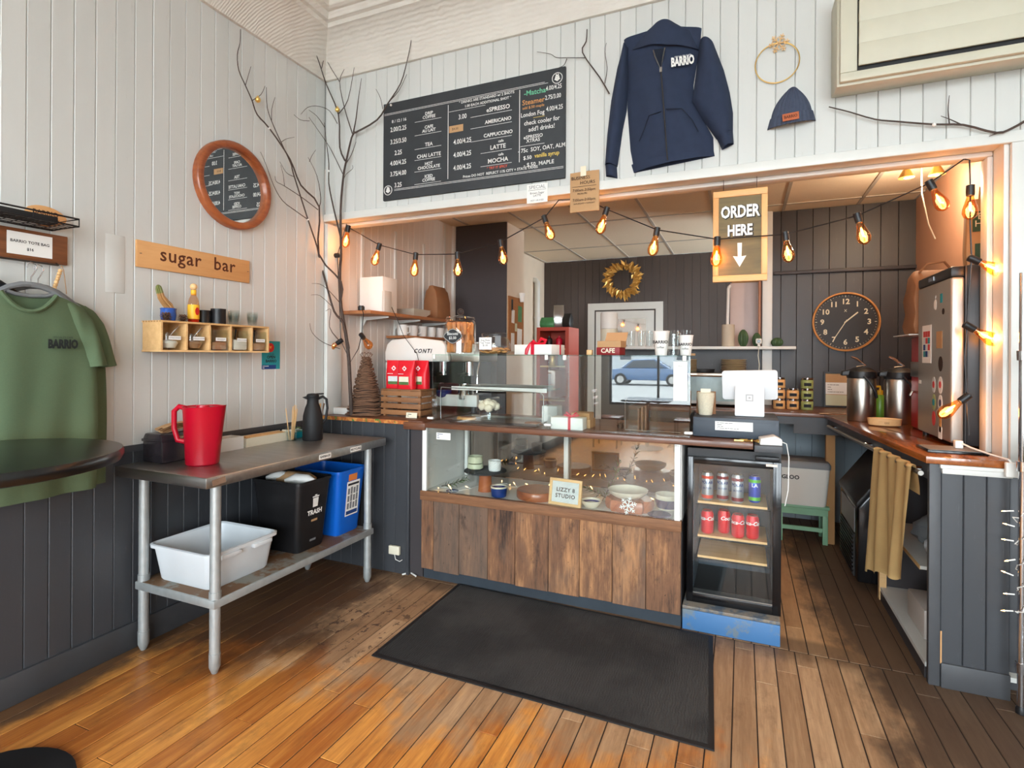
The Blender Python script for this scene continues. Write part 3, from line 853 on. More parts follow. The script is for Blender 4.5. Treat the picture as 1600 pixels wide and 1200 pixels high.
cactus([(-.042, 0, .134), (-.048, 0, .155), (-.05, 0, .168), (-.05, 0, .174)], [.0138, .013, .010, .003]).build('tip', 'cactus_skin', t, smooth=0)
plain('pine_cone_brown', (94, 66, 50), 0.7, var=0.3, nscale=50)
def pine_cone(label, loc, s=1.0):
    t = thing('pine_cone', label, 'pine cone', loc, rnd.uniform(0, 3), group='pine cones on the sugar box')
    MB().ball((0, 0, .017 * s), .015 * s, 10).build('core', 'coffee', t)
    m = MB().add([(0, 0, 0), (.012 * s, -.006 * s, .003 * s), (.017 * s, 0, .005 * s), (.012 * s, .006 * s, .003 * s), (.011 * s, 0, -.001)], [(0, 1, 2, 3), (0, 3, 4), (0, 4, 1), (1, 4, 2), (2, 4, 3)]).mesh('scale', smooth=0)
    for r in range(5):
        for k in range(8):
            a = 2 * PI * (k + .5 * (r % 2)) / 8; el = -.9 + .45 * r
            obj('scale', m, 'pine_cone_brown', t, loc=(.010 * s * math.cos(a) * math.cos(el * .8), .010 * s * math.sin(a) * math.cos(el * .8), .018 * s + .012 * s * math.sin(el)), rot=(0, -el * .7, a))
pine_cone('pine cone at the left of the blue cactus pot', (.115, -1.205, ZT))
pine_cone('pine cone at the right of the blue cactus pot', (.105, -1.11, ZT), .9)
t = thing('hot_sauce', 'hot sauce bottle with yellow label and wooden stopper on the sugar box', 'bottle', (.08, -1.035, ZT), LEFT)
glass('bottle_glass', (250, 226, 205), 1.0)
plain('sauce', (178, 34, 14), 0.25, var=0.1)
plain('yellow_label', (236, 178, 40), 0.5, var=0.05)
MB().lathe([(.024, 0), (.027, .004), (.027, .095), (.022, .12), (.013, .14), (.012, .17)], 24).build('bottle', 'bottle_glass', t)
MB().lathe([(.0235, .002), (.0255, .006), (.0255, .03), (.002, .031)], 20).build('sauce', 'sauce', t)
MB().lathe([(.0275, .018), (.0275, .092)], 24, cap=False).build('label_band', 'yellow_label', t)
MB().lathe([(.0128, .142), (.0128, .168)], 20, cap=False).build('neck_band', 'yellow_label', t)
MB().ball((0, 0, .185), .0175, 16).build('stopper', 'pine_up', t)
plain('red_ink', (196, 30, 24), 0.6)
MB().prism([(.011 * math.cos(2 * PI * i / 20), .058 + .02 * math.sin(2 * PI * i / 20)) for i in range(20)], -.0285, -.0277, 'y').build('emblem', 'red_ink', t, smooth=0)
# black lids, clear cups
def stack(name, label, cat, loc, n_, r, h, mat, grp, step=.006):
    t = thing(name, label, cat, loc, group=grp)
    m = MB().lathe([(r * .82, 0), (r, .001), (r, h), (r * .94, h), (r * .9, .003)], 24).mesh(name)
    for k in range(n_):
        obj('lid' if 'lid' in name else 'cup', m, mat, t, loc=(0, 0, k * step))
    return t
stack('lid_stack', 'short stack of black cup lids behind the hot sauce', 'lids', (.05, -.955, ZT), 9, .036, .01, 'black_plastic', None, .0075)
stack('lid_stack', 'tall stack of black cup lids in the middle of the sugar box top', 'lids', (.085, -.895, ZT), 10, .037, .012, 'black_plastic', None, .0078)
def cup_stack(label, loc):
    t = thing('cup_stack', label, 'cups', loc, group='clear sample cups on the sugar box')
    m = MB().lathe([(.023, 0), (.03, .05), (.032, .052), (.030, .052), (.022, .002)], 20).mesh('cup')
    for k in range(5):
        obj('cup', m, 'thin_glass', t, loc=(0, 0, k * .0075))
cup_stack('stack of small clear plastic cups next to the black lids', (.085, -.80, ZT))
cup_stack('stack of small clear plastic cups at the right end of the sugar box', (.085, -.675, ZT))

# teal poster
t = thing('wall_poster', 'small teal poster with a red heart disc below the sugar box', 'poster', (0.0, -.46, 1.317), LEFT)
MB().box(-.07, .07, -.0015, -.0003, 0, .173).build('sheet', 'teal', t, smooth=0)
MB().prism([(-.005 + .028 * math.cos(2 * PI * i / 24), .133 + .028 * math.sin(2 * PI * i / 24)) for i in range(24)], -.0022, -.0016, 'y').build('disc', 'red_ink', t, smooth=0)
text('v', t, 'yellow_label', -.005, .127, -.0026, .03, bold=.0015)
text('WE ARE', t, 'ink', 0, .088, -.0024, .013)
text('OPEN', t, 'ink', 0, .066, -.0024, .025, bold=.0008)
text('BARRIO', t, 'ink', 0, .042, -.0024, .024, bold=.0008)
MB().box(-.07, .038, -.0021, -.0016, 0, .026).build('footer', 'navy_ink', t, smooth=0)
lines(t, 'white_ink', 2, -.065, .033, .003, .024, y=-.0027)

# wire shelf
t = thing('wire_shelf', 'black wire wall shelf above the dark wooden board', 'shelf', (0.0, -1.875, 1.925), LEFT)
g = MB()
X1 = .255
for z, d in ((0.0, 0), (.03, 0)):
    g.tube([(-.4, -.004, z), (X1, -.004, z), (X1, -.19, z), (-.4, -.19, z)], .0035, 6)
for k in range(5):
    y = -.031 * (k + 1); g.tube([(-.4, y, 0), (X1, y, 0)], .0016, 5)
for k in range(18):
    x = -.39 + .0375 * k; g.tube([(x, -.004, 0), (x, -.19, 0)], .0016, 5)
for x in (-.3, -.1, .1, X1):
    g.tube([(x, -.19, 0), (x, -.19, .03)], .002, 5)
g.build('wire_frame', 'black_plastic', t)
t = thing('cafe_plaque', 'small oval wooden plaque with carved lettering on the wire shelf', 'plaque', (.03, -1.66, 1.931), LEFT, rot=(-.12, 0, LEFT))
MB().prism([(.072 * math.cos(2 * PI * i / 28) * (1 + .06 * math.cos(3 * PI * i / 14)), .042 + .042 * math.sin(2 * PI * i / 28)) for i in range(28)], -.014, 0, 'y').build('slab', 'sign_wood', t, bevel=.003)
text('BARRIO', t, 'burnt', 0, .045, -.0146, .026, bold=.0005); text('COMMUNITY', t, 'burnt', 0, .022, -.0146, .016, bold=.0004)
t = thing('flat_box', 'dark flat box lying on the wire shelf', 'box', (.09, -1.74, 1.9305), LEFT)
MB().box(-.12, .08, -.035, .035, 0, .03).build('box', 'black_matte', t, bevel=.003)
t = thing('price_board', 'dark walnut board with a white tote bag price card', 'sign', (0.0, -1.775, 1.785), LEFT)
MB().box(-.3, .205, -.018, -.0002, 0, .122).build('board', 'walnut', t, bevel=.002)
c = MB().box(-.005, .148, -.0195, -.0184, .018, .108).build('price_card', 'paper', t, smooth=0)
text('BARRIO TOTE BAG', c, 'ink', .0715, .066, -.0199, .0155, bold=.0003); text('$16', c, 'ink', .0715, .038, -.0199, .0155, bold=.0003)
MB().tube([(-.3, -.028, -.006), (.165, -.028, -.006)], .004, 8).tube([(.165, -.028, -.006), (.165, -.012, .004)], .004, 8).build('rail', 'dark_steel', t)

# hangers, shirts, tote bag
plain('canvas', (196, 182, 166), 0.85, var=0.06)
def hanger(label, y, x, z, mat='grey_plastic', tilt=0.0):
    """velvet hanger, hook over the rail; local x along the wall"""
    t = thing('clothes_hanger', label, 'hanger', (x, y, z), LEFT + tilt, group='hangers on the rail')
    MB().tube([(-.012, 0, .118), (-.010, 0, .132), (.0, 0, .140), (.014, 0, .135), (.019, 0, .118), (.012, 0, .10), (.002, 0, .082), (0, 0, .05)], .0022, 8).build('hook', 'chrome', t)
    g = MB()
    for s in (-1, 1):
        g.tube([(0, 0, .052), (s * .03, 0, .05), (s * .07, 0, .035), (s * .11, 0, .008), (s * .15, 0, -.02)], [.011, .012, .011, .010, .007], 8)
    g.tube([(-.075, 0, .022), (-.05, 0, .012), (0, 0, .008), (.05, 0, .012), (.075, 0, .022)], .008, 8)
    g.build('arms', mat, t)
    return t
hanger('grey velvet hanger in the front green shirt', -1.745, .11, 1.625, tilt=-.05)
hanger('grey velvet hanger in the rear green shirt', -1.705, .075, 1.625)
hanger('steel-hooked hanger at the left edge holding the tote bag', -1.90, .085, 1.64, 'black_plastic')
def fold(x, z, a=.012, s=0):
    return a * (math.sin(x * 23 + s + z * 1.5) * .6 + math.sin(x * 41 + s * 2 - z * 3) * .4)
def shirt(label, loc, tilt, depth, s, lettering):
    t = thing('tee_shirt', label, 'shirt', loc, LEFT + tilt, group='green shirts on hangers')
    H = .82
    def body(front):
        def fn(u, v):
            # v 0 at the hem, 1 at the shoulder line
            w = .225 + .015 * math.sin(v * 3) + .02 * (1 - v) if v < .72 else .225 - .06 * ((v - .72) / .28) ** 2
            x = -w + 2 * w * u
            top = .0 - .055 * abs(x / .2) ** 1.6
            if front:
                top -= max(0, .085 * (1 - (abs(x) / .085) ** 2)) if abs(x) < .085 else 0
            else:
                top -= max(0, .02 * (1 - (abs(x) / .085) ** 2)) if abs(x) < .085 else 0
            z = -H + (H + top) * v
            b = math.sin(PI * min(1, max(0, u))) ** .5
            y = (-depth * b if front else depth * .3 * b) + (fold(x, z, .016 * (1 - v) ** .7, s) if front else 0)
            return (x, y, z)
        return fn
    g = MB().grid(body(True), 36, 30); g.build('front', 'green_cotton', t, smooth=80)
    MB().grid(body(False), 20, 16).build('back', 'green_cotton', t, smooth=80)
    for sgn in (-1, 1):
        oc = ((.16, -.035), (.20, -.055), (.235, -.11), (.262, -.19), (.292, -.295)); ic = ((.10, -.05), (.13, -.10), (.165, -.17), (.19, -.245), (.205, -.305))
        def lc(c, q):
            i = min(int(q * 4), 3); f_ = q * 4 - i
            return c[i][0] * (1 - f_) + c[i + 1][0] * f_, c[i][1] * (1 - f_) + c[i + 1][1] * f_
        def sl(u, v):
            # v down the sleeve, u around it: the front half then the back half
            (x0, z0), (x1, z1) = lc(ic, v), lc(oc, v)
            w = 1 - abs(1 - 2 * u); y = math.sin(PI * w * .999) ** .6 * (.022 + .016 * v) * (-1 if u < .5 else .8) + .004 * math.sin(v * 9 + w * 6)
            return (sgn * (x0 + (x1 - x0) * w), y, z0 + (z1 - z0) * w)
        MB().grid(sl, 24, 14).build('sleeve', 'green_cotton', t, smooth=80)
    ring = [((.088 + .004) * math.cos(a), 0, 0) for a in (0,)]
    pts = []
    for i in range(13):
        x = -.088 + .176 * i / 12
        pts.append((x, -depth * math.sin(PI * (x + .225) / .45) ** .5 - .003, -.055 * abs(x / .2) ** 1.6 - .085 * (1 - (x / .088) ** 2)))
    MB().tube(pts, .008, 6).build('collar', 'green_cotton', t)
    if lettering:
        e = text('BARRIO', t, 'shirt_ink', .105, -.225, -depth - .014, .047, bold=.0026, sx=.62)
        e2 = text('SPECIALTY CAFE', t, 'shirt_ink', .105, -.186, -depth - .013, .009)
    return t
n = plain('green_cotton', (86, 104, 76), 0.85, var=0.06, nscale=200)
n.bump(n.noise(n.coord(), 350, 2), 0.3, 0.0008)
plain('shirt_ink', (22, 28, 28), 0.8)
shirt('front olive green tee shirt with black cafe lettering', (.115, -1.765, 1.655), -.05, .035, 0.0, True)
shirt('rear olive green tee shirt hanging behind the lettered one', (.05, -1.68, 1.65), .0, .02, 2.0, False)
t = thing('tote_bag', 'pale canvas tote bag hanging at the left edge', 'bag', (.05, -2.02, 1.28), LEFT)
MB().grid(lambda u, v: (-.17 + .34 * u, -.02 * math.sin(PI * u) + fold(u, v, .01), .33 * v), 16, 12).build('body', 'canvas', t, solid=.006)
for x in (.02,):
    MB().tube([(-.05, -.012, .33), (-.02, -.016, .40), (.05, -.018, .435), (.075, -.014, .41), (.10, -.012, .33)], .012, 8).build('strap', 'canvas', t)
# bead string
t = thing('bead_garland', 'loop of wooden beads on twine hanging from the rail', 'beads', (.03, -1.625, 1.66), LEFT)
for k in range(8):
    MB().ball((-.008 + .0035 * k, -.01, .008 + .0125 * k), .0085, 10).build('bead', 'pine', t)
MB().tube([(.018, -.01, .108), (.02, -.01, .118), (.03, -.008, .10), (.038, -.006, .04), (.042, -.006, .0)], .0016, 5).build('twine', 'kraft', t)

# round bar table at the left edge
t = thing('bar_table', 'round black bar-height table at the left edge', 'table', (.505, -2.083, 0))
plain('table_black', (20, 20, 20), 0.3, var=0.15, nscale=20, coat=0.2)
MB().lathe([(.36, 1.045), (.378, 1.05), (.386, 1.066), (.386, 1.076), (.381, 1.088), (.372, 1.09)], 64).build('tabletop', 'table_black', t)
MB().cyl((0, 0, .03), (0, 0, 1.046), .035).build('column', 'black_matte', t)
MB().lathe([(.26, 0), (.26, .012), (.05, .03), (.04, .05)], 40).build('base', 'black_matte', t)

# ------------------------------------------------------------------ things on the back wall
plain('board_slate', (52, 55, 58), 0.7, var=0.18, nscale=7)
plain('chalk_green', (110, 190, 150), 0.9, var=0); plain('chalk_orange', (196, 140, 84), 0.9, var=0); plain('chalk_yellow', (220, 190, 90), 0.9, var=0); plain('chalk_red', (214, 92, 70), 0.9, var=0)
t = thing('menu_board', 'large chalkboard menu of drinks and prices', 'chalkboard', (1.128, -0.0005, 2.42))
MB().box(-.624, .624, -.018, 0, 0, .635).build('board', 'board_slate', t, bevel=.004)
CY = -.0186
def chalk(s, x, z, size, mat='chalk', align='CENTER', bold=.0004, **k):
    return text(s, t, mat, x, z, CY, size, align=align, bold=bold, **k)
def rule(x0, x1, z, mat='chalk', w=.0022, name='rule'):
    return MB().box(x0, x1, CY, CY + .0005, z - w / 2, z + w / 2).build(name, mat, t, smooth=0)
for dz in (0, .008):
    rule(-.615, .50 if dz else .52, .558 + dz); rule(-.535, .615, .058 + dz)
def latte(x, z):
    g = MB()
    ring = [(x + .03 * math.cos(2 * PI * i / 24), z + .03 * math.sin(2 * PI * i / 24)) for i in range(24)]
    g.tube([(a, CY, b) for a, b in ring], .0022, 5, closed=True)
    for k in range(3):
        w = .018 - .004 * k
        for s in (-1, 1):
            g.prism([(x, z - .018 + .012 * k), (x + s * w, z - .006 + .012 * k), (x + s * w * .6, z + .004 + .011 * k), (x, z - .008 + .012 * k)][::s], CY, CY + .0006, 'y')
    g.build('cup_emblem', 'chalk', t, smooth=0)
latte(-.583, .065); latte(.575, .575)
# left column
chalk('8 / 12 / 16', -.50, .50, .027)
rows = [('2.00/2.25', 'DRIP\nCOFFEE', .455, .498), ('3.25/3.50', 'CAFE\nAU LAIT', .375, .412), ('2.25', 'TEA', .30, .318), ('4.00/4.25', 'CHAI LATTE', .235, .248), ('3.75/4.00', 'HOT\nCHOCOLATE', .165, .18), ('3.25', 'ICED\nCOFFEE', .09, .10)]
for i, (pr, nm, z, z2) in enumerate(rows):
    chalk(pr, -.505, z - .012, .042, sx=.8, bold=.0006)
    two = '\n' in nm
    chalk(nm, -.275, z2 + (.012 if two else -.006), .032 if not two else .027, line=.85, bold=.0006)
    rule(-.38, -.185, z2 - (.022 if two else .016))
MB().box(-.138, -.134, CY, CY + .0005, .085, .545).build('rule', 'chalk', t, smooth=0)
# middle column
chalk('* DRINKS ARE STANDARD w/ 2 SHOTS', .125, .538, .0215, bold=.0004)
chalk('1.00 EACH ADDITIONAL SHOT *', .135, .510, .0215, bold=.0004)
rule(-.13, .12, .500)
rows = [('3.00', 'eSPRESSO', .455), ('', 'AMERICANO', .385), ('4.00/4.25', 'CAPPUCCINO', .305), ('4.00/4.25', 'LATTE', .225), ('4.00/4.25', 'MOCHA', .145)]
for pr, nm, z in rows:
    if pr: chalk(pr, -.035, z - .012, .042, sx=.8, bold=.0006)
    chalk(nm, .205, z, .036 if len(nm) < 9 else .030, bold=.0007)
    rule(.09 if len(nm) < 6 else .02, .295, z - .014)
chalk('cafe', .225, .262, .022); chalk('cafe', .225, .182, .022)
chalk('* TRY IT SPICY', .20, .108, .021, 'chalk_red')
chalk('Prices DO NOT  REFLECT 11% CITY + STATE TAXES', .215, .078, .0215, bold=.0004)
nb = MB().box(-.128, -.03, CY - .001, CY, .368, .41).build('price_note', 'kraft', t, smooth=0)
text('$4.00', nb, 'ink', -.085, .382, CY - .0014, .02)
MB().box(.342, .346, CY, CY + .0005, .125, .55).build('rule', 'chalk', t, smooth=0)
# right column
chalk('-Matcha-', .445, .508, .042, 'chalk_green', bold=.0006); chalk('4.00/4.25', .555, .515, .036, sx=.72)
chalk('Steamer', .43, .455, .042, 'chalk_orange', bold=.0006); chalk('2.75/3.00', .55, .462, .036, sx=.72)
chalk('add $.50 maple', .43, .430, .022, 'chalk_orange')
chalk('London Fog', .425, .385, .036, sx=.85); chalk('4.00/4.25', .56, .395, .038, sx=.72)
rule(.43, .50, .372, 'chalk_yellow')
chalk('check cooler for', .482, .335, .037, sx=.88); chalk("add'l drinks!", .482, .295, .037, sx=.9)
chalk('eSPRESSO\nXTRAS', .43, .255, .028, line=.8); rule(.35, .50, .215)
chalk('- 75c  SOY, OAT, ALM.', .484, .178, .034, sx=.9); chalk('$.50', .395, .135, .03); chalk('vanilla syrup', .515, .138, .034, 'chalk_yellow', sx=.9)
chalk('- $.50  MAPLE', .465, .092, .032)

# paper bag sign, special note
t = thing('hours_bag', 'brown paper bag taped up with handwritten business hours', 'sign', (1.867, -.0135, 2.217), 0)
MB().grid(lambda u, v: (-.084 + .168 * u, -.004 - .006 * math.sin(PI * u) - .006 * v * u, .222 * v), 8, 8).build('bag', 'kraft', t, solid=.004)
plain('tape', (232, 222, 196), 0.4)
MB().box(-.02, .012, -.019, -.017, .195, .25).build('tape', 'tape', t, smooth=0)
text('BUSINESS', t, 'ink', -.02, .178, -.017, .026); text('HOURS', t, 'ink', .02, .15, -.017, .026)
text('7:00am-3:00pm', t, 'ink', 0, .112, -.0165, .021); text('MON-FRI', t, 'ink', -.01, .094, -.0165, .014)
text('7:00am-2:00pm', t, 'ink', 0, .058, -.0155, .021); text('SATURDAY + SUNDAY', t, 'ink', 0, .04, -.015, .012)
MB().box(-.07, .07, -.0168, -.016, .138, .1395).build('rule', 'ink', t, smooth=0)
t = thing('special_note', 'small white paper with the handwritten special', 'note', (1.583, -.0125, 2.297))
MB().box(-.064, .064, -.002, 0, 0, .11).build('sheet', 'paper', t, smooth=0)
text('SPECIAL', t, 'grey_plastic', 0, .082, -.0024, .029); text('Brown Sugar\nLATTE', t, 'ink', 0, .052, -.0024, .017, line=.9); text('HOT OR ICED', t, 'ink', 0, .010, -.0024, .013)
MB().box(-.055, .055, -.0026, -.002, .074, .0755).build('rule', 'ink', t, smooth=0)

# garments: panels between two edge curves, puffed towards the room
def lerp_curve(c, v):
    n_ = len(c) - 1; i = min(int(v * n_), n_ - 1); f = v * n_ - i
    return tuple(c[i][k] * (1 - f) + c[i + 1][k] * f for k in range(len(c[0])))
def puff(Lc, Rc, t0, s=0.0, y0=0.0, nu=16, nv=24, fo=.006):
    def fr(u, v):
        a, b = lerp_curve(Lc, v), lerp_curve(Rc, v)
        x, z = a[0] + (b[0] - a[0]) * u, a[1] + (b[1] - a[1]) * u
        return (x, y0 - t0 * max(0, math.sin(PI * u)) ** .6 - fo * math.sin(PI * u) * (1 + math.sin(x * 47 + z * 17 + s) * .6 + math.sin(z * 39 - x * 20 + s) * .5), z)
    g = MB().grid(fr, nu, nv)
    g.grid(lambda u, v: (fr(u, v)[0], y0, fr(u, v)[2]), 1, nv)
    return g
HX, HZ = 2.31, 2.40
def hz(pts): return [(p[0] - HX, p[2] - HZ) for p in pts]
n = plain('navy_fleece', (38, 48, 70), 0.9, var=0.1, nscale=30)
n.bump(n.noise(n.coord(), 260, 2), 0.3, 0.001)
t = thing('hoodie', 'navy blue zip hooded sweatshirt pinned high on the white wall', 'hoodie', (HX, -.0005, HZ))
tl = hz([(2.079,-0.03,3.139),(2.081,-0.03,3.074),(2.1,-0.03,2.965),(2.099,-0.03,2.763),(2.118,-0.03,2.526),(2.133,-0.03,2.448)])
tr = hz([(2.481,-0.03,3.11),(2.474,-0.03,3.02),(2.442,-0.03,2.819),(2.446,-0.03,2.726),(2.541,-0.03,2.534),(2.543,-0.03,2.462)])
puff(tl, tr, .045, 0.0, 0, 28, 30, .008).build('body', 'navy_fleece', t, smooth=70)
hl = hz([(2.123,-0.03,2.449),(2.137,-0.03,2.403)]); hr = hz([(2.543,-0.03,2.466),(2.548,-0.03,2.438)])
puff(hl, hr, .05, 0.0, 0, 24, 4, .004).build('waistband', 'navy_fleece', t, smooth=70)
sl = hz([(2.079,-0.03,3.099),(2.043,-0.03,2.984),(2.011,-0.03,2.819),(1.989,-0.03,2.627),(1.978,-0.03,2.465)]); sr = hz([(2.107,-0.03,3.076),(2.104,-0.03,2.916),(2.097,-0.03,2.747),(2.076,-0.03,2.646),(2.048,-0.03,2.447)])
puff(sl, sr, .05, 1.0, -.001, 12, 24, .006).build('sleeve', 'navy_fleece', t, smooth=70)
sl = hz([(1.98,-0.03,2.46),(1.985,-0.03,2.402)]); sr = hz([(2.044,-0.03,2.448),(2.048,-0.03,2.384)])
puff(sl, sr, .04, 1.0, -.001, 10, 4, .004).build('cuff', 'navy_fleece', t, smooth=70)
sl = hz([(2.475,-0.05,3.039),(2.451,-0.05,2.846),(2.437,-0.05,2.734),(2.492,-0.05,2.625),(2.557,-0.05,2.517)]); sr = hz([(2.54,-0.05,3.01),(2.59,-0.05,2.864),(2.618,-0.05,2.746),(2.634,-0.05,2.639),(2.634,-0.05,2.546)])
puff(sl, sr, .05, 2.0, -.012, 14, 24, .006).build('sleeve', 'navy_fleece', t, smooth=70)
sl = hz([(2.558,-0.05,2.52),(2.584,-0.05,2.46)]); sr = hz([(2.634,-0.05,2.546),(2.638,-0.05,2.482)])
puff(sl, sr, .045, 2.0, -.012, 10, 4, .004).build('cuff', 'navy_fleece', t, smooth=70)
# hood behind the neck, neckline with zip
hl = hz([(2.109,-0.04,3.061),(2.172,-0.04,3.129),(2.234,-0.04,3.162)]); hr = hz([(2.475,-0.04,2.991),(2.438,-0.04,3.092),(2.356,-0.04,3.149)])
puff(hl, hr, .07, .6, -.004, 20, 8, .008).build('hood', 'navy_fleece', t, smooth=70)
plain('navy_inside', (24, 30, 44), 0.95)
zp = hz([(2.285,-0.06,2.901),(2.297,-0.06,2.755),(2.308,-0.06,2.598),(2.316,-0.06,2.488),(2.321,-0.06,2.429)])
MB().tube([(x, -.0625, z) for x, z in zp], .0035, 6).build('zip', 'dark_steel', t)
zp = hz([(2.246,-0.07,3.013),(2.255,-0.07,2.976),(2.285,-0.07,2.904),(2.297,-0.07,2.968),(2.304,-0.07,3.013)])
MB().tube([(x, -.064 - .004 * (i % 2), z) for i, (x, z) in enumerate(zp)], .0035, 6).build('neck_zip', 'steel', t)
nv = hz([(2.249,-0.07,3.017),(2.282,-0.07,2.909),(2.301,-0.07,3.013)])
MB().prism(nv, -.0635, -.0615, 'y').build('neck_opening', 'navy_inside', t, smooth=0)
MB().box(-.006, .006, -.068, -.064, -.014, .012).build('zip_pull', 'steel', t, smooth=0).location = (zp[2][0], 0, zp[2][1])
for pk in ([(2.289,-0.055,2.688),(2.224,-0.055,2.676),(2.197,-0.055,2.601),(2.174,-0.055,2.549)], [(2.312,-0.055,2.696),(2.39,-0.055,2.686),(2.442,-0.055,2.62),(2.471,-0.055,2.558)]):
    MB().tube([(p[0] - HX, -.060 + .004 * i * (p[0] > HX + .05), p[2] - HZ) for i, p in enumerate(pk)], .0022, 5).build('pocket_seam', 'navy_inside', t)
for w_, h_ in ((.068, 0),):
    e = text('BARRIO', t, 'white_ink', 0, 0, 0, .062, bold=.003, sx=.52); e.location = (2.394 - HX, -.066, 2.906 - HZ); e.rotation_euler = (0, -.03, .14)
    e = text('SPECIALTY CAFE', t, 'white_ink', 0, 0, 0, .011); e.location = (2.394 - HX, -.064, 2.949 - HZ); e.rotation_euler = (0, -.03, .14)
# knit hat
hx, hzb = 2.897, 2.527
t = thing('knit_hat', 'denim blue knit hat with a leather patch pinned on the wall', 'hat', (hx, -.0005, hzb))
plain('knit_blue', (66, 74, 92), 0.9, var=0.12, nscale=60)
def dome(u, v):
    w = .09 * math.cos(min(1, v) * PI / 2 * .93) ** .6
    x = -w + 2 * w * u
    return (x + .004 * v, -.045 * math.sin(PI * u) ** .6 - .0025 * math.sin(u * 60) * math.sin(PI * u), .045 + .135 * v)
MB().grid(dome, 60, 12).build('crown', 'knit_blue', t, smooth=60)
def cuff(u, v):
    w = .106 - .012 * v; x = -w + 2 * w * u
    return (x, -.068 * math.sin(PI * u) ** .6 - .003 * math.sin(u * 66) * math.sin(PI * u), .0 + .05 * v + .012 * (u - .5) ** 2 * 4 + .012 * (u - .5))
MB().grid(cuff, 66, 4).build('cuff', 'knit_blue', t, smooth=60, solid=.004)
plain('leather', (176, 92, 52), 0.6, var=0.1)
pt = MB().box(-.035, .035, -.003, 0, -.017, .017).build('leather_patch', 'leather', t, smooth=0); pt.location = (-.008, -.0765, .026); pt.rotation_euler = (0, -.06, 0)
text('BARRIO', pt, 'burnt', 0, -.006, -.0035, .019, bold=.0007, sx=.85)
MB().ball((.004, -.012, .182), .006, 8).build('pull_tab', 'leather', t)
# hoop with wooden snowflake
t = thing('hoop_wreath', 'thin brass hoop with a wooden snowflake pinned on the wall', 'hoop', (2.833, -.012, 2.853), rot=(0, .2, 0))
MB().tube([(.098 * math.cos(2 * PI * i / 48), 0, .098 * math.sin(2 * PI * i / 48)) for i in range(48)], .0028, 6, closed=True).build('hoop', 'gold', t)
def flake(parent, mat, r, c, y0=-.004, y1=-.0005, name='snowflake'):
    g = MB()
    def bar(p, q, w):
        d = (Vector(q) - Vector(p)).normalized(); nrm = Vector((-d.y, d.x)) * w
        p, q = Vector(p), Vector(q)
        g.prism([tuple(p + nrm), tuple(p - nrm), tuple(q - nrm), tuple(q + nrm)], y0, y1, 'y')
    for k in range(6):
        a = PI / 3 * k + .3
        d = Vector((math.cos(a), math.sin(a))); cc = Vector(c)
        bar(cc, cc + d * r, r * .05)
        for f_, L in ((.42, .34), (.7, .26)):
            for s_ in (-1, 1):
                e = Vector((math.cos(a + s_ * .95), math.sin(a + s_ * .95)))
                bar(cc + d * r * f_, cc + d * r * f_ + e * r * L, r * .045)
    return g.build(name, mat, parent, smooth=0)
flake(t, 'pine', .048, (-.012, .092))

# wall-mounted air conditioner
t = thing('air_conditioner', 'beige wall air conditioner at the top right', 'air conditioner', (3.60, 0.0, 2.615))
plain('beige_plastic', (196, 192, 172), 0.5, var=0.06); plain('beige_dark', (120, 116, 100), 0.6)
AW = .535
MB().add([(-AW, -.0005, .025), (AW, -.0005, .025), (AW, -.17, 0.0), (-AW, -.17, 0.0), (-AW, -.0005, .44), (AW, -.0005, .44), (AW, -.17, .44), (-AW, -.17, .44)],
         [(0, 3, 2, 1), (4, 5, 6, 7), (0, 1, 5, 4), (1, 2, 6, 5), (2, 3, 7, 6), (3, 0, 4, 7)]).build('housing', 'beige_plastic', t, bevel=.006)
g = MB()
for b in ((-AW + .01, AW - .01, .012, .05), (-AW + .01, AW - .01, .385, .43), (-AW + .01, -AW + .075, .05, .385), (AW - .075, AW - .01, .05, .385)):
    g.box(b[0], b[1], -.195, -.171, b[2], b[3])
g.build('bezel', 'beige_plastic', t, bevel=.004)
MB().box(-AW + .078, AW - .078, -.176, -.1712, .052, .383).build('slot', 'black_plastic', t, smooth=0)
for k, z in enumerate((.085, .180, .275)):
    o = MB().box(-AW + .080, AW - .080, -.008, .008, -.047, .047).build('louver', 'beige_plastic', t, bevel=.004)
    o.location = (0, -.19, z + .035); o.rotation_euler = (.1, 0, 0)
MB().box(-AW + .1, AW - .3, -.2, -.1955, .395, .42).build('name_strip', 'beige_dark', t, smooth=0)

# bare branches: trunk on the counter corner, twigs over both walls
n = plain('bark', (72, 60, 54), 0.8, var=0.3, nscale=40)
def twig(pts, r0, r1, parent, name='branch'):
    pts = [Vector(p) for p in pts]; P = []
    for i in range(len(pts) - 1):
        a = pts[max(0, i - 1)]; b = pts[i]; c = pts[i + 1]; d = pts[min(len(pts) - 1, i + 2)]
        for k in range(3):
            u = k / 3
            P.append(.5 * ((2 * b) + (c - a) * u + (2 * a - 5 * b + 4 * c - d) * u * u + (3 * b - a - 3 * c + d) * u ** 3))
    P.append(pts[-1]); m = len(P)
    return MB().tube(P, [r0 + (r1 - r0) * i / (m - 1) for i in range(m)], 6).build(name, 'bark', parent)
t = thing('branch_tree', 'tall bare branches standing in the corner on the counter', 'branches', (0, 0, 0))
trunk = [(0.242,0,1.001),(0.229,0,1.21),(0.217,0,1.384),(0.189,0,1.558),(0.149,0,1.734),(0.137,0,1.91),(0.139,0,2.024)] + [(0.189,-0.05,2.087),(0.183,-0.05,2.381),(0.205,-0.05,2.61),(0.227,-0.05,2.705),(0.271,-0.05,2.857),(0.301,-0.05,2.895)]
twig(trunk, .013, .006, t, 'trunk')
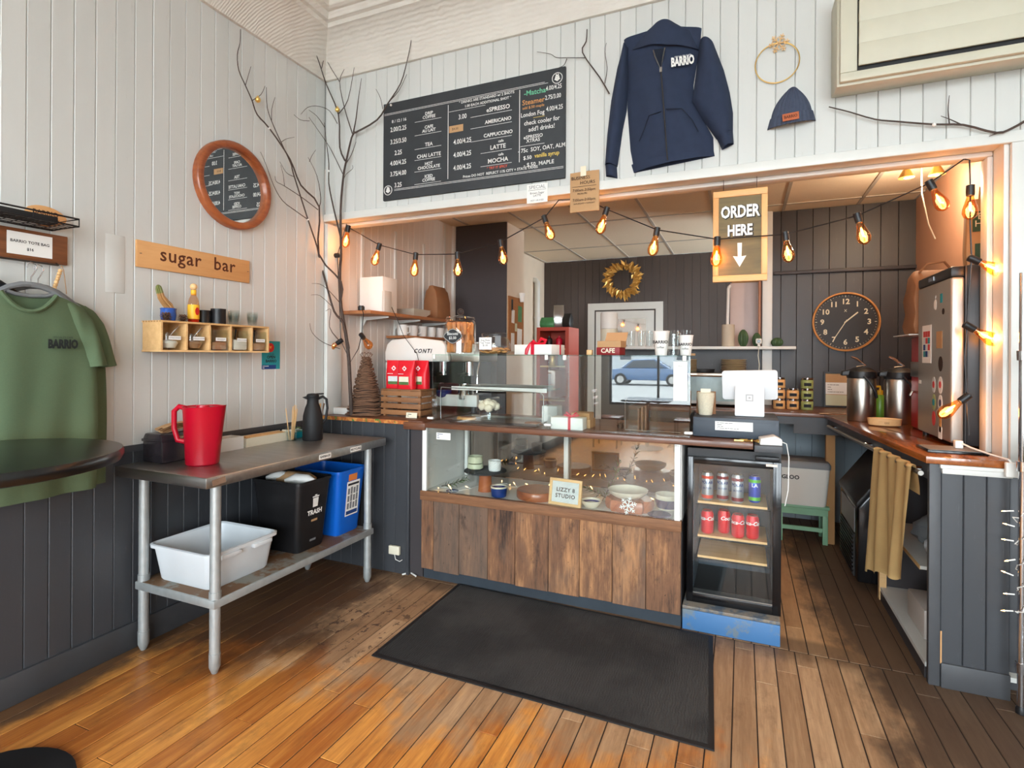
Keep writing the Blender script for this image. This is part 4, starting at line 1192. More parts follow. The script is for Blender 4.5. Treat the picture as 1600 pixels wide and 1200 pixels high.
for pts, r in (([(0.301,-0.05,2.888),(0.477,-0.05,2.944),(0.561,-0.05,3.036),(0.659,-0.05,3.147),(0.706,-0.05,3.276),(0.735,-0.05,3.391),(0.745,-0.05,3.487)], .006), ([(0.568,-0.05,3.046),(0.645,-0.05,3.103),(0.706,-0.05,3.198)], .003), ([(0.286,-0.05,2.891),(0.308,-0.05,2.984),(0.329,-0.05,3.125),(0.35,-0.05,3.241)], .005),
               ([(0.278,-0.05,2.886),(0.209,-0.05,3.074),(0.169,-0.05,3.252),(0.207,-0.05,3.33)], .004), ([(0.169,-0.05,3.252),(0.099,-0.05,3.352),(0.05,-0.057,3.432),(0.05,-0.118,3.426)], .0025), ([(0.219,-0.05,2.712),(0.173,-0.05,2.81),(0.16,-0.05,3.033),(0.052,-0.05,3.262),(0.05,-0.117,3.378),(0.05,-0.185,3.47),(0.05,-0.218,3.553)], .006),
               ([(0.163,-0.05,3.039),(0.239,-0.05,3.117),(0.29,-0.05,3.325)], .004), ([(0.05,-0.091,3.348),(0.05,-0.058,3.482),(0.05,-0.081,3.513)], .0025), ([(0.151,-0.05,2.973),(0.085,-0.05,3.07),(0.05,-0.115,3.08),(0.05,-0.214,3.032),(0.05,-0.277,2.958)], .0025),
               ([(0.185,-0.05,2.203),(0.121,-0.05,2.411),(0.081,-0.05,2.576),(0.08,-0.05,2.712),(0.055,-0.05,2.877),(0.05,-0.063,2.991)], .006), ([(0.205,-0.05,2.617),(0.119,-0.05,2.769),(0.055,-0.05,2.865),(0.05,-0.205,2.97)], .003), ([(0.05,-0.2,2.948),(0.05,-0.277,2.923),(0.05,-0.335,2.934)], .002),
               ([(0.05,-0.059,2.961),(0.05,-0.131,3.006),(0.05,-0.206,3.017)], .0025), ([(0.227,-0.05,2.693),(0.272,-0.05,2.748),(0.309,-0.05,2.827)], .003), ([(0.206,-0.05,2.586),(0.227,-0.05,2.62),(0.28,-0.05,2.65),(0.28,-0.05,2.674)], .002), ([(0.522,-0.05,3.007),(0.504,-0.05,3.081),(0.468,-0.05,3.147)], .002)):
    twig(pts, r, .0014, t)
low = [(0.234,-0.02,1.449),(0.184,-0.02,1.623),(0.106,-0.02,1.707),(0.032,-0.02,1.908),(-0.02,-0.02,2.049)]
lft = low + [(0.05,-0.124,2.132),(0.05,-0.208,2.295),(0.05,-0.335,2.554),(0.05,-0.358,2.615),(0.05,-0.44,2.723),(0.05,-0.504,2.81),(0.05,-0.545,2.891),(0.05,-0.553,3.008)]
twig(lft, .008, .0018, t)
twig([(0.161,-0.02,1.776),(0.165,-0.02,1.906)] + [(0.05,-0.107,2.086),(0.05,-0.106,2.404),(0.05,-0.273,2.503),(0.05,-0.366,2.641),(0.05,-0.524,2.769),(0.05,-0.618,2.818),(0.05,-0.656,2.887),(0.05,-0.701,2.951),(0.05,-0.746,3.017),(0.05,-0.756,3.099),(0.05,-0.739,3.175),(0.05,-0.736,3.254)], .007, .002, t)
for pts, r in (([(0.05,-0.208,2.295),(0.05,-0.319,2.327),(0.05,-0.423,2.363),(0.05,-0.494,2.438),(0.05,-0.55,2.542),(0.05,-0.593,2.608)], .003), ([(0.05,-0.511,2.818),(0.05,-0.511,2.895),(0.05,-0.487,2.977)], .002), ([(0.05,-0.44,2.718),(0.05,-0.397,2.756),(0.05,-0.33,2.792)], .002),
               ([(0.05,-0.106,2.404),(0.05,-0.093,2.469),(0.05,-0.128,2.606),(0.05,-0.211,2.705)], .0035), ([(0.05,-0.198,2.68),(0.05,-0.179,2.722),(0.05,-0.141,2.778)], .002), ([(0.05,-0.118,2.383),(0.05,-0.257,2.425),(0.05,-0.409,2.458),(0.05,-0.473,2.467),(0.05,-0.483,2.497)], .003),
               ([(0.05,-0.65,2.889),(0.05,-0.592,2.947),(0.05,-0.562,3.012)], .0022), ([(0.05,-0.701,2.951),(0.05,-0.664,3.078)], .002), ([(0.05,-0.335,2.54),(0.05,-0.395,2.547),(0.05,-0.446,2.598)], .0022), ([(0.05,-0.409,2.458),(0.05,-0.417,2.517),(0.05,-0.439,2.578)], .0018),
               ([(0.06,0.091,1.776),(0.06,-0.026,1.853),(0.06,-0.106,1.883),(0.06,-0.183,1.878)], .0025), ([(0.08,0.057,1.512),(0.08,-0.034,1.597),(0.08,-0.022,1.717),(0.08,-0.072,1.704)], .003), ([(0.07,0.082,1.45),(0.07,-0.083,1.491),(0.07,-0.185,1.552),(0.07,-0.208,1.614)], .0025), ([(0.06,0.02,1.738),(0.06,-0.105,1.806),(0.06,-0.188,1.801)], .002)):
    twig(pts, r, .0012, t)
# ornaments hung on the branches
for lb, p in (('gold ball ornament on the branch over the left wall', [(0.05,-0.604,2.907)][0]), ('gold ball ornament on the branch near the corner moulding', [(0.16,-0.05,3.061)][0])):
    o = thing('ball_ornament', lb, 'ornament', p, group='gold balls on the branches')
    MB().ball((0, -.01, -.0), .0165, 16).build('ball', 'gold', o); MB().cyl((0, -.01, .015), (0, -.01, .022), .005).build('cap', 'gold', o)
for lb, p in (('tiny white pompom on the branch above the mirror', [(0.05,-0.524,2.772)][0]), ('tiny white pompom where a branch meets the menu board', [(0.59,-0.05,3.019)][0]), ('tiny white pompom on the low branch right of the mirror', [(0.05,-0.203,2.296)][0]),
              ('tiny white pompom halfway up the middle branch', [(0.084,-0.05,2.659)][0])):
    o = MB().ico((0, -.006, 0), .008).build('pompom', 'paper', None); o.location = p
    tag(o, lb, 'pompom', 'white pompoms on the branches')
t = thing('branch_sprig', 'thin dark branch running above the right end of the opening', 'branch', (0, 0, 0))
zz = [(3.053,-0.03,2.591),(3.136,-0.03,2.553),(3.237,-0.03,2.502),(3.322,-0.03,2.478),(3.458,-0.03,2.443),(3.563,-0.03,2.424),(3.676,-0.03,2.372),(3.732,-0.03,2.385),(3.78,-0.03,2.412),(3.827,-0.03,2.435)]
twig(zz, .0025, .006, t)
for p in ([(3.514,-0.03,2.434),(3.509,-0.03,2.497),(3.513,-0.03,2.561)], [(3.555,-0.03,2.427),(3.517,-0.03,2.455),(3.483,-0.03,2.476)], [(3.686,-0.03,2.371),(3.67,-0.03,2.367),(3.652,-0.03,2.361)]): twig(p, .0028, .0012, t)
o = MB().ico((0, 0, 0), .009).build('pompom', 'paper', None); o.location = [(3.458,-0.035,2.44)][0]; tag(o, 'tiny white pompom on the branch above the opening', 'pompom', 'white pompoms on the branches')
t = thing('branch_sprig', 'bare twig between the menu board and the hoodie', 'branch', (0, 0, 0))
twig([(2.004,-0.02,2.85),(1.95,-0.02,2.95),(1.851,-0.02,3.108),(1.872,-0.02,3.166),(1.876,-0.02,3.232)], .004, .003, t)
for p in ([(1.868,-0.02,3.075),(1.76,-0.02,3.098),(1.697,-0.02,3.112),(1.661,-0.02,3.14),(1.579,-0.02,3.17)], [(1.979,-0.02,2.912),(1.991,-0.02,2.992),(1.978,-0.02,3.085),(1.986,-0.02,3.132)], [(1.76,-0.02,3.093),(1.742,-0.02,3.059),(1.702,-0.02,3.05)]): twig(p, .0022, .0012, t)

# ------------------------------------------------------------------ counters
# half wall under the left counter
t = thing('counter_base', 'dark grey planked counter base between table and showcase', 'counter', (0.36, -.03, 0))
cbm = board_mesh('wainscot_board', .0875, 0.0, .962)
for k in range(8):
    obj('plank', cbm, 'grey_board', t, loc=(-.355 + .0875 * (k + .5), .02, 0))
MB().box(-.35, .46, .0205, .04, 0, .962).build('backing', 'dark_panel', t, smooth=0)
MB().box(.346, .366, .0, .02, 0, .962).build('corner_post', 'grey_board', t, bevel=.002)
MB().box(.4, .456, .03, .06, 0.0, .962).build('recess_board', 'dark_panel', t, smooth=0)
t = thing('left_countertop', 'brown wooden countertop at the left with a scuffed painted edge', 'countertop', (0.42, .3, .9625))
n = NT('edge_paint')
k1 = n.noise(n.coord((9, 9, 9)), 3, 3); k2 = n.noise(n.coord((14, 14, 14)), 2.1, 2)
n.base(n.mix(n.step(k2, .55, .6), n.mix(n.step(k1, .45, .55), lin((176, 96, 44)), lin((206, 140, 70))), lin((70, 120, 50)))); n.p(Roughness=.6)
MB().box(-.415, .405, -.33, .9, 0, .027).build('top', 'counter_wood', t, bevel=.003)
MB().box(-.415, .30, -.3345, -.3302, .002, .025).build('front_edge', 'edge_paint', t, smooth=0)
MB().box(.28, .44, -.36, -.331, -.025, .022).build('corner_block', 'counter_wood', t, bevel=.006)

# phone jack on the base, white cable on the floor
t = thing('phone_jack', 'cream phone jack box on the grey counter base', 'socket', (.628, -.0305, .125))
MB().box(-.04, .04, -.022, 0, 0, .055).build('box', 'cream', t, bevel=.004)
MB().tube([(.0, -.012, 0), (.012, -.016, -.03), (.04, -.012, -.04), (.055, -.004, -.03)], .0022, 6).build('wire', 'paper', t)
o = MB().tube([(.69, -.045, .006), (.72, .0, .008), (.79, -.04, .01)], .005, 6).build('floor_cable', 'paper', None); tag(o, 'white cable on the floor beside the showcase', 'cable')

# ------------------------------------------------------------------ reclaimed wood showcase
SX0, SX1, SY0, SY1 = .82, 2.396, -.03, .52
t = thing('showcase', 'reclaimed wood showcase with a glass front in the middle of the counter', 'display case', (1.608, 0, 0))
ox = -1.608
edges = (.819, .908, 1.089, 1.284, 1.462, 1.668, 1.852, 2.036, 2.217, 2.396)
for a, b in zip(edges, edges[1:]):
    m = MB().box(-(b - a) / 2 + .0012, (b - a) / 2 - .0012, -.011, .011, .064 + rnd.uniform(-.006, .004), .512)
    o = m.build('plank', 'barn_wood', t, bevel=.002, seg=1); o.location = ((a + b) / 2 + ox, SY0 + .011 + rnd.uniform(-.002, .002), 0)
MB().box(SX0 + ox - .002, SX1 + ox + .002, SY0 - .014, SY0 + .022, .498, .556).build('top_rail', 'barn_rail', t, bevel=.003)
plain('kick_blue', (46, 54, 62), 0.6, var=0.25)
MB().box(SX0 + ox + .01, SX1 + ox, SY0 + .018, SY0 + .03, 0, .09).build('kick_board', 'kick_blue', t, smooth=0)
n = NT('dark_mirror'); n.base(lin((150, 140, 132))); n.p(Roughness=.04, Metallic=1.0)
MB().box(SX0 + ox + .02, SX1 + ox - .02, SY1 - .012, SY1, .56, .955).build('back_panel', 'dark_mirror', t, smooth=0)
MB().box(SX0 + ox + .002, SX1 + ox - .002, SY0 + .0225, SY1, .535, .552).build('display_floor', 'white_plastic', t, smooth=0)
MB().box(SX0 + ox, SX0 + ox + .018, SY0 + .023, SY1 - .013, .553, .955).build('side_panel', 'white_plastic', t, smooth=0)
MB().box(SX1 + ox - .018, SX1 + ox, SY0 + .023, SY1 - .013, .553, .955).build('side_panel', 'white_plastic', t, smooth=0)
for a, b in ((.832, .862), (2.362, 2.392)):
    MB().box(a + ox, b + ox, SY0 - .012, SY0 + .012, .557, .955).build('post', 'white_plastic', t, bevel=.002)
for a, b in ((.86, .885), (1.60, 1.63)):
    MB().box(a + ox, b + ox, SY1 - .05, SY1 - .014, .557, .955).build('rear_post', 'white_plastic', t, bevel=.002)
for a, b in ((.862, 2.362),):
    MB().box(a + ox, b + ox, SY0 - .003, SY0 + .002, .557, .955).build('pane', 'case_glass', t, smooth=0)
MB().box(SX0 + ox, SX0 + ox + .012, SY0 + .034, SY1, 0, .533).build('side_board', 'dark_panel', t, smooth=0)
MB().box(SX1 + ox - .012, SX1 + ox, SY0 + .034, SY1, 0, .533).build('side_board', 'dark_panel', t, smooth=0)
c = MB().box(.93 + ox, 1.03 + ox, SY0 - .0052, SY0 - .0036, .885, .928).build('price_card', 'paper', t, smooth=0)
lines(c, 'navy_ink', 3, .937 + ox, 1.02 + ox, .89, .925, y=SY0 - .0058)

t = thing('main_countertop', 'long brown wooden countertop over the showcase and cooler', 'countertop', (1.8, .27, .9565))
MB().box(-.94, .935, -.335, .36, 0, .03).build('top', 'counter_wood', t, bevel=.003)
MB().box(.94, 1.065, -.33, .36, -.012, .022).build('end_piece', 'grey_trim', t, bevel=.003)

# pottery and other goods in the showcase
FL = .5525
def pot(name, label, cat, prof, loc, mat, n_=28, grp=None, smooth=40):
    t = thing(name, label, cat, loc, group=grp)
    MB().lathe(prof, n_).build('body', mat, t, smooth=smooth)
    return t
plain('slate', (44, 46, 48), 0.7); plain('terracotta', (168, 88, 44), 0.6); plain('celadon', (202, 204, 172), 0.35); plain('stoneware', (222, 214, 192), 0.35, var=0.06)
plain('cobalt', (24, 52, 112), 0.25, var=0.3, nscale=30)
t = thing('cake_stand', 'round slate stand on a wooden foot holding two cups', 'stand', (1.19, .13, FL))
MB().lathe([(.045, 0), (.043, .01), (.037, .12), (.04, .122)], 28).build('foot', 'terracotta', t)
MB().lathe([(.13, .1225), (.135, .126), (.135, .131), (.13, .134)], 48).build('plate', 'slate', t)
def cup_prof(r, h, w=.0035): return [(r * .75, 0), (r * .9, .004), (r, h * .3), (r, h), (r - w, h), (r - w, h * .3), (r * .6, .006)]
pot('ceramic_cup', 'lower of the two pale green cups stacked on the slate stand', 'cup', [(.034, 0), (.05, .008), (.052, .02), (.047, .036), (.044, .036), (.049, .02), (.03, .006)], (1.125, .12, FL + .1345), 'celadon', grp='cups on the slate stand')
pot('ceramic_cup', 'upper of the two pale green cups stacked on the slate stand', 'cup', [(.034, 0), (.048, .006), (.05, .024), (.046, .042), (.048, .046), (.044, .046), (.046, .024), (.03, .006)], (1.125, .12, FL + .171), 'celadon', grp='cups on the slate stand')
t = thing('carved_cup', 'white cup with a carved diamond pattern on the slate stand', 'cup', (1.255, .13, FL + .1345))
rings = [[((r + (.0018 if (k + i) % 2 else 0)) * math.cos(2 * PI * k / 24), (r + (.0018 if (k + i) % 2 else 0)) * math.sin(2 * PI * k / 24), z) for k in range(24)] for i, (r, z) in enumerate([(.034, 0)] + [(.037 + .003 * j / 8, .008 + .008 * j) for j in range(8)])]
rings += [[(.036 * math.cos(2 * PI * k / 24), .036 * math.sin(2 * PI * k / 24), z) for k in range(24)] for z in (.064, .01)]
MB().rings(rings).build('body', 'white_plastic', t, smooth=0)
t = thing('blue_cup', 'small cobalt blue cup with pale rim in the showcase', 'cup', (1.33, .032, FL))
MB().lathe([(.034, 0), (.045, .006), (.05, .04), (.05, .063), (.047, .063), (.046, .04), (.03, .008)], 28).build('body', 'cobalt', t)
MB().lathe([(.0505, .058), (.0508, .067), (.0465, .067), (.0465, .058)], 28, cap=False).build('rim', 'stoneware', t)
t = thing('wood_round', 'flat round wooden riser in the middle of the showcase', 'riser', (1.545, .12, FL))
MB().lathe([(.12, 0), (.125, .006), (.125, .044), (.12, .05)], 48).build('slab', 'cherry', t)
t = thing('framed_sign', 'small framed studio name sign leaning in the showcase', 'frame', (1.755, .01, FL), rot=(-.16, 0, -.12))
g = MB()
for a in ((-.1, .1, 0, .016), (-.1, .1, .134, .15), (-.1, -.084, .016, .134), (.084, .1, .016, .134)): g.box(a[0], a[1], -.016, 0, a[2], a[3])
g.build('frame', 'pine', t, bevel=.0015)
plain('pale_print', (206, 214, 214), 0.6, var=0.1, nscale=60)
MB().box(-.084, .084, -.008, -.004, .016, .134).build('print', 'pale_print', t, smooth=0)
text('LIZZY 8', t, 'slate', 0, .078, -.0086, .031, bold=.0008, spacing=1.1); text('STUDIO', t, 'slate', 0, .043, -.0086, .031, bold=.0008, spacing=1.15)
def bowl(label, loc, r, h, mat, deco):
    t = thing('ceramic_bowl', label, 'bowl', loc, group='bowls in the showcase')
    MB().lathe([(r * .45, 0), (r * .62, .004), (r * .9, h * .55), (r, h), (r - .004, h), (r * .88, h * .6), (r * .5, .008)], 36).build('body', mat, t)
    if deco == 'leaf':
        for k in range(6):
            a = 2 * PI * k / 6 + .4
            for c_ in (-.3, .3):
                cx_, cy_ = r * c_, 0
                MB().add([(cx_, cy_, .0098), (cx_ + r * .16 * math.cos(a - .3), cy_ + r * .16 * math.sin(a - .3), .0104), (cx_ + r * .3 * math.cos(a), cy_ + r * .3 * math.sin(a), .0106), (cx_ + r * .16 * math.cos(a + .3), cy_ + r * .16 * math.sin(a + .3), .0104)], [(0, 1, 2, 3)]).build('leaf_pattern', 'leaf_glaze', t, smooth=0)
    else:
        MB().lathe([(r * .74, h * .40), (r * .925, h * .78)], 36, cap=False).build('glaze_band', 'cobalt', t) if deco == 'in' else MB().lathe([(r * .905, h * .55), (r * 1.003, h * .92)], 36, cap=False).build('glaze_band', 'cobalt', t)
    return t
plain('leaf_glaze', (30, 66, 62), 0.35)
bowl('small white bowl with blue brush pattern beside the framed sign', (1.90, .042, FL), .058, .042, 'stoneware', 'in')
t = thing('log_slice', 'carved wooden log riser holding the leaf bowl', 'riser', (2.105, .10, FL))
rr = [.125 * (1 + .05 * math.sin(k * 1.7) + .03 * math.sin(k * 3.1)) for k in range(36)]
MB().rings([[(rr[k] * s * math.cos(2 * PI * k / 36), rr[k] * s * math.sin(2 * PI * k / 36) * .9, z) for k in range(36)] for s, z in ((.96, 0), (1, .008), (1.03, .03), (1, .054), (.96, .062))]).build('slab', 'cherry', t)
bowl('shallow cream bowl with dark leaf pattern on the log riser', (2.095, .10, FL + .0625), .112, .046, 'stoneware', 'leaf')
t = thing('snowflake', 'white wooden snowflake leaning on the log riser', 'ornament', (2.12, -.022, FL + .022), rot=(-.12, 0, 0))
flake(t, 'paper', .048, (0, .028))
t = thing('blue_band_bowl', 'cream bowl with a dark blue band at the right of the showcase', 'bowl', (2.30, .18, FL))
MB().lathe([(.045, 0), (.055, .005), (.064, .04), (.066, .085), (.062, .085), (.06, .04), (.045, .008)], 32).build('body', 'stoneware', t)
plain('indigo', (40, 38, 76), 0.3, var=0.4, nscale=60)
MB().lathe([(.0575, .012), (.0655, .045), (.0665, .06)], 32, cap=False).build('glaze_band', 'indigo', t)
t = thing('ceramic_disc', 'dark blue ceramic disc lying at the right front of the showcase', 'dish', (2.275, .042, FL))
MB().lathe([(.05, 0), (.062, .004), (.06, .008), (.045, .006)], 32).build('body', 'indigo', t)
t = thing('ceramic_disc', 'small blue dish lying at the left front of the showcase', 'dish', (1.01, .03, FL))
MB().lathe([(.03, 0), (.04, .006), (.036, .007), (.025, .003)], 28).build('body', 'cobalt', t)
def sprig(label, loc, rot, n_=26, L=.2, mat='green_leaf'):
    t = thing('greenery_sprig', label, 'greenery', loc, rot=rot, group='greenery in the showcase')
    MB().tube([(0, 0, 0), (.01, 0, L * .5), (0, 0, L)], [.003, .002, .001], 6).build('stem', 'bark', t)
    m = MB().add([(0, 0, 0), (.012, .004, .012), (.03, 0, .022), (.012, -.004, .014)], [(0, 1, 2, 3), (0, 3, 2, 1)]).mesh('leaf', smooth=0)
    for k in range(n_):
        z = L * (.1 + .9 * k / n_)
        obj('leaf', m, mat, t, loc=(.01 * math.sin(PI * z / L), 0, z), rot=(rnd.uniform(-.4, .4), rnd.uniform(-.5, .3), k * 2.4))
sprig('green sprig lying at the left end of the showcase', (.90, .08, FL + .012), (0, 1.25, .4), 30, .17)
sprig('green juniper sprig standing behind the leaf bowl', (1.93, .18, FL + .004), (0, .38, .2), 34, .27)
sprig('green juniper sprig lying behind the small white bowl', (1.95, .22, FL + .012), (0, -1.2, .2), 24, .2)
# fairy lights in the showcase
n = NT('fairy_glow'); n.base((1, .75, .4)); n.p(Emission_Color=lin((255, 190, 110)), Emission_Strength=14.0)
t = thing('fairy_lights', 'white string of warm fairy lights winding over the showcase floor', 'string lights', (0, 0, FL))
pts = []; rg = random.Random(4)
for k in range(46):
    x = .90 + 1.42 * k / 45
    pts.append((x, (.06 + .05 * math.sin(k * 1.3) if x < 1.1 else .315 + .035 * math.sin(k * 1.3)) + rg.uniform(-.015, .015), .005 + .02 * abs(math.sin(k * 2.1)) * (k % 3 == 0)))
MB().tube(pts, .0016, 5).build('wire', 'paper', t)
for k in range(0, 46, 2):
    p = pts[k]; s = Vector((rg.uniform(-.02, .02), rg.uniform(-.03, .0), rg.uniform(.008, .026)))
    b = MB().tube([p, tuple(Vector(p) + s)], .0022, 6).build('socket', 'paper', t)
    MB().tube([tuple(Vector(p) + s), tuple(Vector(p) + s * 1.7)], [.0028, .0012], 6).build('bulb', 'fairy_glow', b)

# ------------------------------------------------------------------ glass pastry case on the counter
GZ0, GZ1 = .987, 1.415
t = thing('pastry_case', 'frameless glass pastry case standing on the countertop', 'display case', (1.65, 0, GZ0))
gx0, gx1, gy0, gy1, gm = .875 - 1.65, 2.435 - 1.65, .0, .42, 0.0
H = GZ1 - GZ0
glass('case_edge', (224, 240, 234), 1.0)
for a, b, nm in ((gx0, gm - .004, 'front_pane'), (gm + .004, gx1, 'front_pane')):
    MB().box(a, b, gy0, gy0 + .005, 0, H - .007).build(nm, 'case_glass', t, smooth=0)
for x in (gx0, gx1 - .005):
    MB().box(x, x + .005, gy0 + .006, gy1, 0, H - .007).build('side_pane', 'case_glass', t, smooth=0)
MB().box(gm - .003, gm + .003, gy0 + .006, gy1, 0, H - .007).build('divider_pane', 'case_glass', t, smooth=0)
for a, b in ((gx0, gm - .001), (gm + .001, gx1)):
    MB().box(a, b, gy0, gy1, H - .0065, H).build('top_pane', 'case_edge', t, smooth=0)
for x in (gx0 + .004, gm - .02, gm + .09, gx1 - .04):
    MB().box(x, x + .02, gy0 - .004, gy0 + .01, H - .03, H - .001).build('clip', 'white_plastic', t, bevel=.003)
for x in (gx0 - .03, gm - .02, gx1 - .03):
    MB().box(x, x + .045, gy0 - .014, gy0 + .008, .016, .032).build('foot_clip', 'white_plastic', t, bevel=.007)
MB().tube([(gx0 + .14, gy0 + .012, .02), (gx0 + .06, gy0 + .012, .02), (gx0 + .055, gy0 + .012, .16), (gx0 + .06, gy0 + .012, .22), (gm - .05, gy0 + .012, .205), (gm - .03, gy0 + .012, .19), (gm - .03, gy0 + .012, .02)], .003, 6).build('wire_frame', 'chrome', t)
MB().tube([(gx1 - .33, gy0 + .012, .19), (gx1 - .34, gy0 + .012, .17), (gx1 - .34, gy0 + .012, .02), (gx1 - .05, gy0 + .012, .02), (gx1 - .05, gy0 + .012, .035)], .003, 6).build('wire_frame', 'chrome', t)
MB().box(gx0 + .07, gm - .05, gy0 + .13, gy1 - .02, .205, .211).build('shelf', 'case_edge', t, smooth=0)
MB().box(gx0 + .07, gm - .05, gy0 + .125, gy0 + .129, .198, .222).build('shelf_lip', 'white_plastic', t, smooth=0)
c = MB().box(gx1 - .085, gx1 - .015, gy0 - .003, gy0 - .001, .19, .395).build('notice', 'paper', t, smooth=0)
lines(c, 'ink', 12, gx1 - .075, gx1 - .025, .2, .345, y=gy0 - .0036, h=.0022); MB().lathe([(.009, 0), (.009, .001)], 12).build('crest', 'grey_plastic', c, smooth=0).location = (gx1 - .05, gy0 - .004, .372)
bpy.data.objects[c.children[-1].name].rotation_euler = (PI / 2, 0, 0)
# trays and pastries
def sheet_tray(label, loc, w, d):
    t = thing('sheet_tray', label, 'tray', loc, group='metal trays in the pastry case')
    MB().rings([[(sx * (w - q), sy * (d - q), z) for sx, sy in ((-1, -1), (1, -1), (1, 1), (-1, 1))] for q, z in ((.006, 0), (0, .016), (-.004, .016), (.004, .017), (.01, .003))]).build('body', 'steel', t)
sheet_tray('metal sheet tray with pastries on the case floor', (1.27, .20, GZ0 + .0005), .30, .16)
sheet_tray('empty metal sheet tray on the upper shelf of the case', (1.29, .28, GZ0 + .2115), .27, .11)
plain('pastry', (206, 150, 88), 0.6, var=0.3, nscale=30); plain('meringue', (240, 226, 200), 0.7, var=0.08); plain('pastry_dark', (150, 88, 46), 0.6, var=0.3, nscale=30)
t = thing('meringue_pile', 'pale meringue pastry in a clear cup in the case', 'pastry', (1.20, .15, GZ0 + .0045))
MB().lathe([(.05, 0), (.062, .07), (.06, .07), (.048, .003)], 24).build('cup', 'thin_glass', t)
for k in range(11):
    a = k * 2.4; r_ = .06 * (k / 11) ** .5
    MB().ico((r_ * math.cos(a), r_ * math.sin(a), .085 + .035 * (1 - k / 11)), .03, .15, rnd).build('lump', 'meringue', t, smooth=60)
t = thing('danish', 'flat golden danish on the metal tray', 'pastry', (1.06, .12, GZ0 + .0045))
MB().lathe([(.04, 0), (.052, .01), (.046, .024), (.03, .022)], 20, (0, 0, 0), 1.3, 1).build('dough', 'pastry', t); MB().lathe([(.032, .0235), (.02, .027)], 16, (0, 0, 0), 1.3, 1).build('filling', 'pastry_dark', t)
t = thing('brownie', 'thin brown cookie at the right end of the metal tray', 'pastry', (1.52, .11, GZ0 + .0045))
MB().lathe([(.05, 0), (.055, .006), (.05, .014)], 20).build('dough', 'pastry_dark', t)
t = thing('gift_carton', 'white bakery carton inside the left half of the case', 'box', (1.585, .27, GZ0 + .0005))
MB().box(-.05, .05, -.05, .05, 0, .11).build('carton', 'paper', t, bevel=.002)
t = thing('pastry_carton', 'folded brown pastry carton inside the right half of the case', 'box', (1.80, .18, GZ0 + .0005))
MB().box(-.07, .07, -.06, .06, 0, .05).build('carton', 'kraft', t, smooth=0); MB().box(-.05, .06, -.04, .06, .0505, .085).build('upper_carton', 'cardboard', t, smooth=0)
t = thing('ribbon_box', 'low white box with red ribbon at the front of the case', 'box', (1.76, .045, GZ0 + .0005))
plain('ribbon', (204, 18, 50), 0.4)
MB().box(-.095, .095, -.032, .06, 0, .068).build('box', 'paper', t, bevel=.002); MB().box(.008, .024, -.0335, .061, .0, .0695).build('ribbon', 'ribbon', t, smooth=0)
for s in (-1, 1):
    MB().tube([(.016, .01, .07), (.016 + s * .03, .01, .095), (.016 + s * .045, .01, .08), (.016, .01, .071)], .006, 6).build('bow_loop', 'ribbon', t)
t = thing('sugar_caddy', 'clear acrylic holder with brown sleeves inside the right half of the case', 'holder', (2.18, .12, GZ0 + .0005))
MB().box(-.08, .08, -.05, -.047, 0, .15).box(-.08, .08, .047, .05, 0, .15).box(-.08, -.077, -.047, .047, 0, .15).box(.077, .08, -.047, .047, 0, .15).build('box', 'thin_glass', t, smooth=0)
for k in range(3): MB().box(-.03 + .02 * k, -.022 + .02 * k, -.04, .04, .002, .13 + .01 * k).build('sleeve', 'walnut', t, smooth=0)
plain('cookie_paper', (200, 60, 60), .6)
t = thing('pine_cone', 'dark pine cone lying in the right half of the case', 'pine cone', (2.04, .15, GZ0 + .0005))
MB().ball((0, 0, .02), .019, 10).build('core', 'coffee', t)
for k in range(20):
    o = MB().add([(0, 0, 0), (.012, -.006, .003), (.018, 0, .005), (.012, .006, .003)], [(0, 1, 2, 3)]).build('scale', 'pine_cone_brown', t, smooth=0)
    o.location = (.010 * math.cos(k * 2.4), .010 * math.sin(k * 2.4), .008 + .0013 * k); o.rotation_euler = (0, .6 - .06 * k, k * 2.4)

# ------------------------------------------------------------------ on top of the pastry case
plain('biscotti', (206, 132, 74), 0.7, var=0.3, nscale=30)
def biscotti_jar():
    t = thing('biscotti_jar', 'tall lidded glass jar of biscotti with a black label', 'jar', (.99, .16, GZ1 + .0005))
    MB().lathe([(.094, 0), (.101, .006), (.101, .19), (.096, .212), (.088, .222), (.085, .222), (.093, .21), (.098, .19), (.098, .008)], 40).build('jar', 'clear_glass', t)
    l_ = MB().lathe([(.093, .2225), (.096, .23), (.09, .242), (.03, .252), (.014, .256)], 36).build('lid', 'clear_glass', t)
    MB().ball((0, 0, .277), .022, 16).build('lid_knob', 'clear_glass', l_)
    rg = random.Random(9)
    for k in range(45):
        a = k * 2.4; r_ = .078 * ((k % 15 + 1) / 15) ** .5
        o = MB().prism([(-.016, 0), (.016, 0), (.018, .07), (.007, .082), (-.014, .078)], -.010, .010, 'y').build('biscotto', 'biscotti', t, bevel=.004)
        o.location = (r_ * math.cos(a), r_ * math.sin(a), .012 + .058 * (k // 15)); o.rotation_euler = (rg.uniform(-.2, .2), rg.uniform(-.25, .25), a)
    n_ = 20
    tagp = [(.062 * math.cos(2 * PI * i / n_) * (1 + .12 * math.cos(4 * 2 * PI * i / n_)), .115 + .045 * math.sin(2 * PI * i / n_) * (1 + .1 * math.cos(4 * 2 * PI * i / n_))) for i in range(n_)]
    lb = MB().prism(tagp, -.1035, -.1015, 'y').build('chalk_label', 'slate', t, smooth=0)
    text('Biscotti', lb, 'chalk', 0, .122, -.104, .026, bold=.0004); text('$2.50', lb, 'chalk', 0, .096, -.104, .024, bold=.0004)
    MB().tube([(x * .94, -.104, .115 + (z - .115) * .92) for x, z in tagp], .0012, 5, closed=True).build('label_line', 'chalk', lb)
biscotti_jar()
